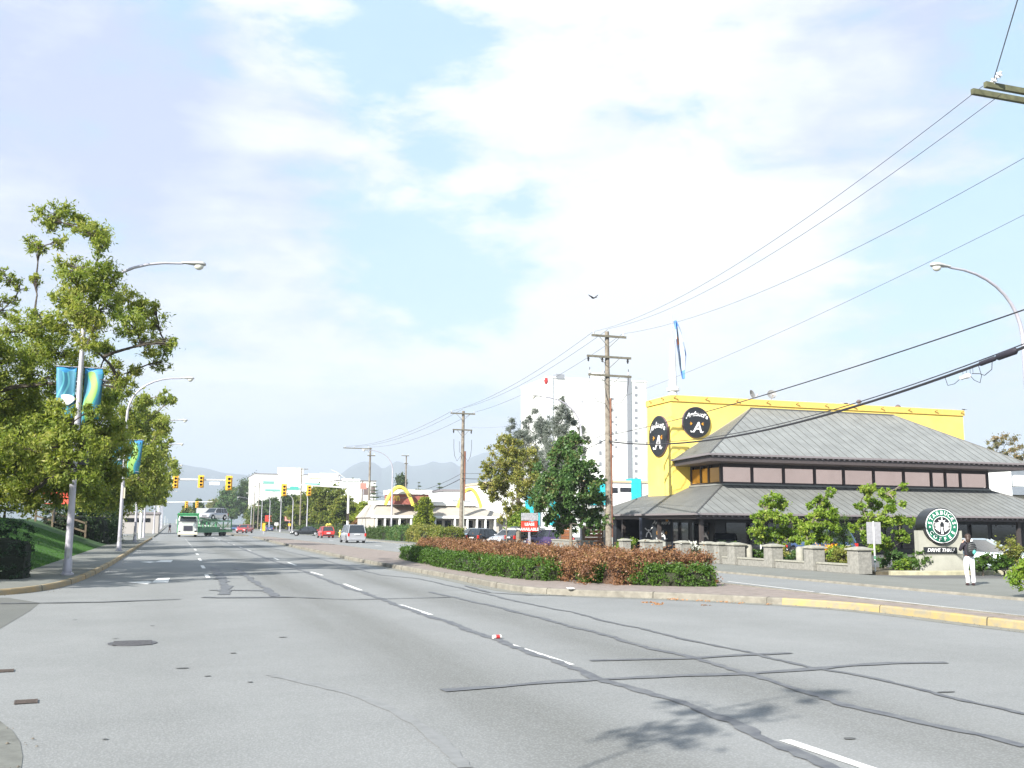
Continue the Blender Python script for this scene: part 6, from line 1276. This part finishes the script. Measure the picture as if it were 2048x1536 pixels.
skin('jacket', [(0, -.005, .87, .165, .125), (0, -.005, 1.08, .145, .11), (0, -.015, 1.22, .155, .115), (0, -.01, 1.33, .10, .085), (0, 0, 1.37, .06, .06), (-.16, -.01, 1.30, .07), (-.245, .07, 1.09, .055), (-.12, .16, 1.33, .038), (.16, -.01, 1.30, .07), (.245, .07, 1.10, .055), (.11, .165, 1.34, .038)],
     [(0, 1), (1, 2), (2, 3), (3, 4), (3, 5), (5, 6), (6, 7), (3, 8), (8, 9), (9, 10)], mat('dark_jacket', (.018, .014, .022), .8), t)
h = MB(); h.sph((0, .005, 1.53), (.095, .10, .10), 14, 9); h.sph((0, -.045, 1.45), (.085, .06, .11), 12, 8); h.sph((0, -.04, 1.37), (.07, .045, .07), 10, 6); h.build('hair', mat('brown_hair', (.05, .028, .02), .55, nz=(60, .5)), t, smooth=True)
bp_ = MB(); bp_.sph((0.02, -.19, 1.14), (.155, .10, .24), 14, 10); bp_.build('backpack', mat('backpack_black', (.012, .013, .015), .6), t, smooth=True)
b2_ = MB(); [b2_.tube([(.02+.13*math.cos(a), -.27-.03*math.sin(a*.5), 1.13+k*.07+.05*math.sin(a)) for a in [PI*(.1+.8*i/6) for i in range(7)]], .007, 4) for k in (-1, 0, 1, 2)]; b2_.build('backpack_piping', mat('piping_grey', (.14, .15, .15), .5), t, smooth=True)
MB().sph((.07, -.275, 1.05), (.06, .035, .08), 10, 6).build('backpack_pocket', mat('teal_cloth', (.07, .28, .26), .6), t, smooth=True)
s3 = MB(); [s3.tube([(sx*.10, -.12, 1.34), (sx*.11, .0, 1.385), (sx*.12, .10, 1.28), (sx*.13, .08, 1.1)], .02, 5) for sx in (-1, 1)]; s3.build('shoulder_strap', MATS['backpack_black'], t, smooth=True)
for x, y in ((-.08, .03), (.105, .03)): MB().sph((x, y, .035), (.048, .12, .038), 12, 7).build('shoe', mat('dark_shoe', (.035, .018, .022), .5), t, smooth=True)
ca_ = thing('camera_in_hand', 'small camera held up to the eye by the person with the backpack', 'camera', t.location+Matrix.Rotation(R(-22), 3, 'Z') @ Vector((0, .20, 1.42)), R(-22)); MB().box(-.05, .05, -.015, .015, -.03, .03).build('body', mat('camera_silver', (.3, .3, .32), .4), ca_, bevel=.005); MB().lathe([(.022, .015), (.022, .04), (.015, .04)], n=12, axis='y').build('lens', M_DARKM, ca_)
def walker(label, x, y, rz, top, legs, s=1.):
    t = thing('person', label, 'person', (x, y, 0), rz); t.scale = (s,)*3
    bd = skin('body', [(0, 0, .92, .11, .09), (0, 0, 1.12, .11, .08), (0, 0, 1.36, .12, .08), (0, 0, 1.46, .045), (0, .01, 1.58, .08, .085), (0, .01, 1.66, .06), (-.09, .08, .5, .055), (-.09, .2, .1, .04), (-.09, .3, .04, .035), (.09, -.05, .5, .055), (.09, -.28, .12, .04), (.09, -.2, .05, .035), (-.19, 0, 1.36, .045), (-.23, -.12, 1.1, .035), (-.22, -.05, .86, .03), (.19, 0, 1.36, .045), (.23, .1, 1.1, .035), (.22, .22, .9, .03)],
         [(0, 1), (1, 2), (2, 3), (3, 4), (4, 5), (0, 6), (6, 7), (7, 8), (0, 9), (9, 10), (10, 11), (2, 12), (12, 13), (13, 14), (2, 15), (15, 16), (16, 17)], SK, t, 1)
    skin('jacket', [(0, 0, .90, .15, .12), (0, 0, 1.2, .14, .11), (0, 0, 1.38, .13, .1), (-.2, 0, 1.36, .065), (-.24, -.12, 1.1, .055), (-.22, -.05, .92, .05), (.2, 0, 1.36, .065), (.24, .1, 1.1, .055), (.22, .2, .94, .05)], [(0, 1), (1, 2), (2, 3), (3, 4), (4, 5), (2, 6), (6, 7), (7, 8)], top, t, 1)
    skin('trousers', [(0, 0, .92, .14, .11), (-.09, .08, .5, .08), (-.09, .19, .12, .06), (.09, -.05, .5, .08), (.09, -.27, .14, .06)], [(0, 1), (1, 2), (0, 3), (3, 4)], legs, t, 1)
    MB().sph((0, -.01, 1.63), (.1, .11, .11), 10, 6).build('hair', MATS['brown_hair'], t, smooth=True)
q = G(339, 1066); walker('distant person in a dark top walking on the road edge left of the car carrier', q[0], q[1], .5, mat('navy_cloth', (.03, .03, .07), .8), SK); q = G(318, 1057); walker('distant person in dark clothes on the far left footpath', q[0], q[1], .2, mat('plum_cloth', (.12, .03, .05), .8), mat('black_cloth', (.015, .015, .02), .8))

# ================================================================== far buildings
def far_building(label, Y, px0, px1, pytop, depth=18, m=None, wins=(), roof=True, extra=(), name='office_building', pybase=None, cat='building', wm=None):
    a, b = AY(px0, pytop, Y), AY(px1, pytop, Y); t = thing(name, label, cat, (a[0], Y, 0)); w = b[0]-a[0]; H_ = (a[2]+b[2])/2
    MB().box(0, w, 0, depth, 0, H_).build('wall', m or MATS['bright_white'], t)
    if roof: MB().box(-.2, w+.2, -.2, depth+.2, H_, H_+.35).build('roof', M_GUT if roof is True else roof, t)
    for (x0, x1, y0, y1) in wins:
        p0, p1 = AY(x0, y0, Y), AY(x1, y1, Y); f = MB(); f.box(p0[0]-a[0], p1[0]-a[0], -.08, 0, p1[2], p0[2]); f.build('window', wm or M_GLASSD, t)
    for (x0, x1, y0, y1, mm, nm) in extra:
        p0, p1 = AY(x0, y0, Y), AY(x1, y1, Y); MB().box(p0[0]-a[0], p1[0]-a[0], -.3, 2.0, max(0, p1[2]), p0[2]).build(nm, mm, t)
    return t
BW = MATS['bright_white']; GWIN = mat('green_glass', (.16, .38, .33), .15, spec=.8); TEAL = mat('teal_panel', (.02, .42, .48), .5); STRIPE = mat('grey_stripe', (.22, .235, .26), .7)
YH = 235.
far_building('tall white tower block with a grey vertical stripe behind the yellow box', YH, 1190, 1292, 762, 22, BW, [(1269, 1275, 772+15.2*i, 778+15.2*i) for i in range(13)]+[(1222, 1227, 795+23*i, 800+23*i) for i in range(6)]+[(1230, 1234, 832+15*i, 836+15*i) for i in range(5)]+[(1198, 1203, 880+22*i, 888+22*i) for i in range(3)], BW, [(1253, 1263, 755, 962, STRIPE, 'stair_strip'), (1290, 1294, 762, 962, mat('edge_strip', (.45, .42, .38), .7), 'corner_strip')], 'tower_block', wm=mat('tower_window', (.22, .23, .25), .3))
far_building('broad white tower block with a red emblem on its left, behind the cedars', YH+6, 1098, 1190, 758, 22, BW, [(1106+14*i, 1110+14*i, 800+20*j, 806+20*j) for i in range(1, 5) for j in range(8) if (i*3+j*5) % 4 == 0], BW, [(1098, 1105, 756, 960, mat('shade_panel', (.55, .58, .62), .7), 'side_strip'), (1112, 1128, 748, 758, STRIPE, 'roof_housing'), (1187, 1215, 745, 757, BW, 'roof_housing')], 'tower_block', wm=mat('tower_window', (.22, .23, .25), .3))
q = AY(1091, 762, YH); t = thing('tower_sign', 'tiny red oval sign on a mast left of the broad white tower block', 'sign', (q[0], YH, 0)); MB().tube([(0, 0, 0), (0, 0, q[2]+1.4)], .3, 6).build('mast', BW, t); o = MB().sph((0, -.4, q[2]), (.55, .15, .9), 10, 6).build('emblem', REDP, t, smooth=True)
far_building('white shopping mall with turquoise pylons behind the street trees', 150., 1030, 1330, 964, 30, BW, [(1215, 1235, 975, 986), (1240, 1262, 975, 984)], mat('tan_coping', (.55, .42, .28), .7), [(1176, 1210, 957, 1010, TEAL, 'turquoise_pylon'), (1262, 1281, 957, 1010, TEAL, 'turquoise_pylon'), (1050, 1078, 985, 1050, TEAL, 'turquoise_pylon'), (1100, 1122, 990, 1050, TEAL, 'turquoise_pylon'), (1300, 1328, 970, 1010, mat('pink_band', (.72, .55, .58), .6), 'pink_band')], 'shopping_mall')
far_building('white office block with green glass bands, widest of the distant buildings', 420., 510, 680, 950, 40, BW, [(526, 548, 962, 968), (530, 560, 978, 983), (572, 600, 975, 981), (610, 640, 966, 972)], M_GUT, [(556, 606, 935, 950, BW, 'upper_storey'), (617, 640, 947, 957, mat('cream_storey', (.62, .58, .42), .7), 'upper_storey'), (640, 676, 946, 956, BW, 'upper_storey')], 'office_building', wm=GWIN)
far_building('pale stepped building right of the white office block', 400., 672, 752, 962, 30, BW, [(726, 738, 975, 990), (742, 750, 972, 988)], M_GUT, [(684, 720, 957, 963, BW, 'upper_storey')], 'office_building', wm=mat('brown_window', (.16, .12, .11), .4))
far_building('long white warehouse behind the fast food restaurant', 175., 886, 1052, 984, 30, BW, [], M_GUT, [(905, 985, 1000, 1012, STRIPE, 'grey_band')], 'warehouse')
far_building('low building hidden behind the far left posts', 175., 180, 318, 1028, 16, mat('mixed_wall', (.34, .32, .30), .8), [(250, 300, 1036, 1044)], M_GUT, [], 'shop_building')
# fast food restaurant
YM = 128.; M_BEI = mat('beige_roof', (.36, .33, .285), .8, nz=(1, .1)); a = AY(748, 1035, YM); t = thing('fast_food_restaurant', 'fast food restaurant with beige sloped roof, white trim and big yellow arches', 'restaurant', (a[0], YM, 0)); ox = a[0]
xm = lambda px, py=1030: AY(px, py, YM)[0]-ox
zm = lambda py, px=900: AY(px, py, YM)[2]
MB().box(0, xm(1030), 0, 12, 0, zm(1036)).build('wall', mat('beige_wall', (.42, .39, .34), .8), t)
q = MB(); q.add([(xm(745), -.6, zm(1036)), (xm(1036), -.6, zm(1036)), (xm(1036), 12.6, zm(1036)), (xm(745), 12.6, zm(1036)), (xm(760), 2, zm(1010)), (xm(955), 2, zm(1010)), (xm(955), 10, zm(1010)), (xm(760), 10, zm(1010))], [(0, 3, 2, 1), (4, 5, 6, 7), (0, 1, 5, 4), (1, 2, 6, 5), (2, 3, 7, 6), (3, 0, 4, 7)]); q.build('roof', M_BEI, t)
MB().box(xm(742), xm(960), 1.4, 1.9, zm(1011), zm(1003)).build('white_fascia', BW, t); MB().box(xm(740), xm(1040), -1.0, -.62, zm(1037), zm(1032)).build('canopy_edge', BW, t)
q = MB(); q.box(xm(784), xm(856), -.2, 5, zm(1010), zm(990)); q.build('portal', mat('portal_brown', (.30, .10, .08), .6), t); MB().box(xm(782), xm(862), -.4, 5.3, zm(990), zm(981)).build('portal_roof', BW, t)
for x0, x1 in ((754, 764), (768, 778), (782, 792), (800, 812), (822, 832), (870, 884), (890, 902), (935, 946), (952, 962), (968, 978)): MB().box(xm(x0), xm(x1), -.05, 0, .6, zm(1041)).build('window', M_GLASSD, t)
for x in (749, 766, 795, 818, 866, 905, 930, 949, 966, 985): MB().box(xm(x), xm(x)+.22, -.9, -.68, 0, zm(1037)).build('canopy_post', BW, t)
M_ARCH = mat('arch_yellow', (.72, .58, .10), .5)
def arch(px0, px1, pyb, pyt, y, r=.32):
    x0, x1 = xm(px0), xm(px1); z0, z1 = zm(pyb), zm(pyt); n = 14; q = MB(); q.tube([(x0+(x1-x0)*i/n, y, z0+(z1-z0)*(1-abs(2*i/n-1)**2.2)) for i in range(n+1)], r, 6); q.build('yellow_arch', M_ARCH, t, smooth=True)
arch(766, 822, 1012, 977, -1.2, .24); arch(910, 957, 1015, 978, -1.2, .24)
def small_m(q, x, z, s, y, r): 
    for k in (-1, 1): q.tube([(x+k*s*.5+k*s*.5*math.cos(PI*i/10), y, z+s*1.7*math.sin(PI*i/10)) for i in range(11)], r, 5)
q = MB(); small_m(q, xm(792, 998), zm(1003), .35, -.45, .09); q.build('small_emblem', M_ARCH, t)
t = thing('fast_food_sign', 'low yellow double arch sign behind the red hatchback', 'sign', (AX(657, 1060, 24.5)[0], AX(657, 1060, 24.5)[1], 0)); q = MB(); ds = t.location[1]*.948+t.location[0]*.319; small_m(q, 0, 1.0, 5.5*ds/2000., 0, .16); q.build('arches', M_ARCH, t, smooth=True); MB().box(-.9, .9, -.1, .1, 0, 1.0).build('base', M_GRASS, t)
# small street signs beyond
def board(label, px, py0, py1, w_px, X, col, txt=None, tc_=None, post=True, cat='sign', name='sign_board'):
    p = AX(px, py0, X); Y = p[1]; d_ = Y*.948+X*.319; w = w_px*d_/2000./.95; z1, z0 = p[2], AX(px, py1, X)[2]; t = thing(name, label, cat, (X, Y, 0)); MB().box(-w/2, w/2, 0, .12, z0, z1).build('panel', col, t)
    if post: MB().box(-.07, .07, .03, .1, 0, z0).build('post', M_STEEL, t)
    if txt:
        q = MB(); n = len(txt)
        for i, s_ in enumerate(txt): put_text(q, s_, (z1-z0)/n*.8, 0, -.02, z1-(z1-z0)*(i+.82)/n, depth=.01, offset=.006)
        q.build('lettering', tc_ or M_WL, t)
    return t
SR = mat('sign_red2', (.70, .05, .03), .5)
board('red lease available sign under a transparent board, on a thin post by the yellowing tree', 1059, 1043, 1063, 31, 25.3, SR, ['LEASE', 'AVAILABLE'])
t = board('weathered pale board just above the red lease sign', 1060, 1026, 1041, 33, 25.45, mat('pale_board', (.40, .42, .45), .5, nz=(7, .5)), post=False); MB().box(-.07, .07, .03, .1, 0, AX(1060, 1041, 25.45)[2]).build('post', M_STEEL, t)
board('tall red shop sign on a pole right of the third utility pole', 727, 966, 978, 12, 30., mat('salmon_sign', (.62, .22, .18), .5)); board('red roadside sign under the dark trees, left of the far lamps', 538, 1031, 1043, 14, 27, SR)
board('red and white roadside sign right of the far lamps', 579, 1032, 1042, 17, 27, mat('red_white_panel', (.70, .05, .03), .5, nz=(3, .3, (.7, .5, .48)))); board('small white round sign below the far trees', 553, 1045, 1051, 7, 26, M_WHITE); board('small yellow orange sign low at the far trees', 579, 1047, 1052, 5, 25, M_SIGY)
board('white oval and red panel sign beside the fast food portal', 829, 1000, 1014, 12, 36, mat('white_sign', (.75, .75, .74), .5)); board('orange and yellow sign below the white oval sign', 822, 1015, 1024, 18, 36, mat('orange_sign', (.75, .25, .06), .5), post=False)
board('orange construction sign between the bright red sedan and the blue sedan', 528, 1046, 1062, 5, 15, M_SIGY)
t = thing('rail_barrier', 'white rail barrier before the parked cars at the cedars', 'barrier', (27.6, AX(1050, 1060, 27.6)[1], 0)); yb3 = t.location[1]; xa3, xb3 = AY(1015, 1058, yb3)[0]-27.6, AY(1090, 1058, yb3)[0]-27.6; zr3 = AY(1050, 1058, yb3)[2]
MB().box(xa3, xb3, -.06, 0, zr3-.08, zr3+.08).build('rail', BW, t)
for px in (1038, 1080): x = AY(px, 1060, yb3)[0]-27.6; MB().tube([(x, .15, 0), (x, .15, zr3-.02)], .2, 8).build('post', M_BARK2, t, smooth=True)
# round sedum: distant trees and shrubs along the right side
def far_tree(label, px, pyb, X, pyt, wpx, lm, n, size, seed, name='roadside_tree', group='trees along the far right side', trunk=.2, fork=.3):
    b = AX(px, pyb, X); d_ = b[1]*.948+X*.319; k = d_/2000.; H_ = max(2.5, EYE+(1047.5-pyt)*k); w = wpx*k; rg = random.Random(seed); bl = []
    for i in range(30):
        f = rg.uniform(.05, 1); z = H_*(.22+.68*f); ww = w/2*math.sin(PI*min(.97, .22+.75*f))**.6; bl.append((rg.uniform(-1, 1)*ww*.75, rg.uniform(-1, 1)*ww*.6, z, (w*.20, w*.20, H_*.12)))
    return tree(name, label, 'tree', (b[0], b[1], 0), bl, int(n*2.2), size, lm, trunk, fork, group=group, seed=seed, aspect=1.6, droop=.2, sub=6, subr=.5, twigs=False)
LM_MIX = leafmat('street_tree_leaf', [(.06, .10, .02), (.11, .15, .025), (.19, .21, .035), (.28, .24, .06)], .4, .35)
far_tree('rounded dark green tree in the distance, tallest beside the white office block', 502, 1040, 33, 952, 62, LM_DARK, 9000, .7, 101)
far_tree('olive pointed tree above the silver car on the carrier', 456, 1040, 18+5, 976, 60, LM_MAPLE, 8000, .7, 102); far_tree('small brownish tree left of the olive pointed tree', 428, 1040, 23, 1000, 40, LM_GOLD, 4000, .8, 103)
far_tree('wide green tree low behind the far lamps, right of the tallest dark tree', 540, 1045, 30, 1000, 80, LM_DARK, 7000, .7, 114); far_tree('bushy green tree beside the right signal pole', 688, 1048, 28, 990, 60, LM_MIX, 6000, .45, 115)
far_tree('yellow green broad tree behind the right signal arm', 655, 1045, 28, 968, 80, LM_MIX, 9000, .5, 104); far_tree('green broad tree left of the yellow green broad tree', 615, 1045, 30, 985, 84, LM_MIX, 8000, .55, 105); far_tree('darker green tree behind the red and white roadside sign', 575, 1045, 32, 990, 76, LM_DARK, 7000, .6, 106)
far_tree('bright yellow green tree in front of the fast food portal', 846, 1052, 30.5, 992, 44, LM_YEL, 7000, .30, 107); far_tree('yellow green small tree left of the fast food restaurant', 728, 1052, 30, 1004, 56, LM_YEL, 6000, .35, 108); far_tree('lime green round tree behind the yellowing street tree', 1040, 1060, 33, 1012, 56, LM_LIME, 7000, .28, 109)
far_tree('dark green tree behind the tall fast food street lamp', 800, 1040, 70, 950, 40, LM_DARK, 6000, .6, 110); far_tree('distant dark tree above the box truck', 395, 1044, 8, 1002, 26, LM_DARK, 2500, 1.0, 111); far_tree('distant green tree left of the box truck', 372, 1044, 5, 1010, 26, LM_MIX, 2500, 1.0, 112)
far_tree('orange brown low tree right of the signal pole', 722, 1055, 27, 1032, 40, leafmat('rust_leaf', [(.16, .08, .04), (.25, .13, .06), (.14, .12, .03)], .3, .5), 3500, .3, 113, trunk=.1)
for i, (px, top, X) in enumerate(((878, 965, 60), (836, 963, 75), (703, 955, 70), (747, 965, 60))): b = AX(px, 1040, X); conifer('fir_tree', ('slender fir above the warehouse, left of the second utility pole', 'slender fir above the fast food portal', 'dark fir left of the third utility pole', 'dark fir right of the third utility pole')[i], 'tree', (b[0], b[1], 0), EYE+(1048-top)*(b[1]*.948+b[0]*.319)/2000., 3.2, 5000, LM_DARK, 120+i, 'slender distant firs', .55, 12, -.1)
for i, (x, y0, y1, h, lab, lm) in enumerate(((24.9, 91, 97, 1.55, 'mixed green shrub row beyond the median hedge, nearest along the car park', LM_MIX), (24.6, 98, 105, 1.75, 'tallest reddish green shrub row by the car park', LM_GOLD), (24.4, 106, 115, 1.7, 'dark green shrub row left of the tall fast food street lamp', LM_MAPLE), (24.3, 116, 132, 1.5, 'farthest green shrub row by the silver minivan', LM_DARK), (24, 150, 200, 1.6, 'distant shrub strip beyond the signal mast', LM_DARK))):
    clipped('shrub_row', lab, 'hedge', [(x, y0), (x+.2, (y0+y1)/2), (x, y1)], lambda s, h=h, i=i: h*(.88+.12*math.sin(s*1.3+i)), 2.2, 9000, .17, lm, 'shrub rows along the car park', rough=.22, seed=130+i)
clipped('tree_belt', 'low dark green tree belt in front of the white office block', 'hedge', [(24, 345), (40, 350), (62, 355), (80, 360)], lambda s: 6.2+1.4*math.sin(s*.5)+.8*math.sin(s*1.3), 6, 16000, .7, LM_MIX, rough=.9, seed=140)
# manhole, drains and litter
q = G(265, 1287); t = thing('manhole_cover', 'round iron manhole cover in the near left lane', 'manhole cover', (q[0], q[1], .004)); MB().lathe([(.36, 0), (.36, .006)], n=28).build('lid', mat('cast_iron', (.12, .12, .13), .6, .4, nz=(30, .4)), t); mb = MB(); [mb.box(-.28, .28, -.02+.09*k, .02+.09*k, .006, .012) for k in range(-3, 4)]; mb.build('ribs', MATS['cast_iron'], t)
for px, py, lab in ((52, 1405, 'rusty drain grate in the gutter at the lower left'), (8, 1343, 'rusty drain cover at the near kerb corner')):
    q = G(px, py); t = thing('drain_grate', lab, 'drain', (q[0], q[1], .006), .1, 'drains at the near corner'); mb = MB(); mb.M = Matrix.Scale(.5, 4); [mb.box(-.2, .2, -.2+.08*k, -.15+.08*k, 0, .012) for k in range(6)]; mb.box(-.22, -.19, -.22, .24, 0, .014).box(.19, .22, -.22, .24, 0, .014); mb.build('bars', mat('rusty_iron', (.085, .065, .055), .8, nz=(20, .4)), t); MB().box(-.095, .095, -.1, .11, 0, .003).build('well', M_DARKM, t)
q = G(994, 1278); t = thing('drink_can', 'crushed red and white can lying at the end of the long lane dash', 'can', (q[0], q[1], .035), .2); MB().lathe([(.025, -.08), (.033, -.07), (.033, .07), (.025, .08)], n=12, axis='x').build('can_body', mat('can_white', (.6, .55, .52), .4), t); MB().lathe([(.034, -.03), (.034, .04)], n=12, axis='x').build('red_band', REDP, t)
for px, py, z, lab, c_ in ((73, 1126, .12, 'white scrap of litter on the lawn by the footpath', (.6, .62, .6)), (80, 1132, .12, 'brown scrap of litter on the lawn by the footpath', (.3, .2, .12)), (1142, 1179, .16, 'white scrap of litter on the median kerb', (.6, .6, .58)), (1352, 1196, .01, 'white scrap of litter in the gutter by the dry leaves', (.6, .6, .55))):
    q = G(px, py, z); mb = MB(); rg = random.Random(px); n = 7; mb.add([(.14*math.cos(2*PI*i/n)*rg.uniform(.5, 1.2), .12*math.sin(2*PI*i/n)*rg.uniform(.5, 1.2), rg.uniform(0, .05)) for i in range(n)]+[(0, 0, .06)], [(i, (i+1) % n, n) for i in range(n)]); o = mb.build('litter', mat('litter_%d' % px, c_, .8)); o.location = tuple(map(float, q)); tag(o, lab, 'litter', 'scraps of litter')
LV = leafmat('dry_leaf', [(.30, .14, .06), (.38, .2, .1), (.22, .1, .05)], .2, 2.)
g = np.random.default_rng(77); cen = [tuple(G(1340+70*g.random(), 1196+5*g.random(), .012)) for _ in range(16)]+[tuple(G(1440+60*g.random(), 1201+5*g.random(), .012)) for _ in range(6)]+[tuple(G(1270+300*g.random(), 1199+12*g.random(), .012)) for _ in range(8)]
o = leaf_mesh('fallen_leaves', cen, [(.12, .12, .008)]*len(cen), 420, .055, LV, None, 1.4, 0, .6, rng=g); o['kind'] = 'stuff'; o['label'] = 'dry fallen leaves along the median gutter'
rg = random.Random(8); mb = MB()
for line, sd in ((ML, .0), (LK, .0), (NK, .0)):
    for _ in range(260):
        i = rg.randrange(len(line)-1); a, b = line[i], line[i+1]
        if not (5 < a[1] < 60): continue
        t_ = rg.random(); off = offset_line([a, b], (.03+.5*rg.random()**2)*(1 if line is ML else -1)); x, y = off[0][0]+(off[1][0]-off[0][0])*t_, off[0][1]+(off[1][1]-off[0][1])*t_; r_ = rg.uniform(.006, .022)
        mb.add([(x-r_, y, .009), (x, y-r_*.8, .009), (x+r_, y, .009), (x, y+r_*.8, .009), (x, y, .009+r_*.7)], [(0, 1, 4), (1, 2, 4), (2, 3, 4), (3, 0, 4)])
o = mb.build('gutter_grit', mat('grit', (.16, .14, .11), .9, nz=(4, .5))); o['kind'] = 'stuff'; o['label'] = 'small stones and grit lying in the gutters'
# short grass on the bank
n = 60000; g = np.random.default_rng(5); gx = -4.7-g.random(n)*6; gy = 34+g.random(n)**1.4*40; gz = np.array([bank_z(a, b) for a, b in zip(gx, gy)]); hgt = g.uniform(.03, .08, n); a = g.normal(size=(n, 2))*.02
V = np.stack([np.stack([gx-.008, gy, gz], 1), np.stack([gx+.008, gy, gz], 1), np.stack([gx+a[:, 0], gy+a[:, 1], gz+hgt], 1)], 1).reshape(-1, 3)
me = bpy.data.meshes.new('grass_blades'); me.vertices.add(3*n); me.vertices.foreach_set('co', V.ravel()); me.loops.add(3*n); me.loops.foreach_set('vertex_index', np.arange(3*n)); me.polygons.add(n); me.polygons.foreach_set('loop_start', np.arange(n)*3); me.update(calc_edges=True)
me.materials.append(leafmat('grass_blade', [(.04, .11, .02), (.06, .15, .03), (.09, .18, .04)], .3, 1.)); o = bpy.data.objects.new('grass_blades', me); COL.objects.link(o); o['kind'] = 'stuff'; o['label'] = 'short green grass of the bank behind the left footpath'
HAZE = .00023

# ================================================================== the air
hm = bpy.data.materials.new('haze_air'); hm.use_nodes = True; t = hm.node_tree; t.nodes.clear()
v = nn(t, 'ShaderNodeVolumePrincipled'); v.inputs['Color'].default_value = (.66, .75, .87, 1); v.inputs['Density'].default_value = HAZE; v.inputs['Anisotropy'].default_value = .0
o_ = nn(t, 'ShaderNodeOutputMaterial'); t.links.new(v.outputs[0], o_.inputs['Volume'])
mb = MB(); mb.box(-9500, 9500, -400, 9900, -60, 620); hz_o = mb.build('haze', hm); hz_o['kind'] = 'stuff'; hz_o['label'] = 'thin pale haze over the far street and the mountains'
hm.cycles.homogeneous_volume = True
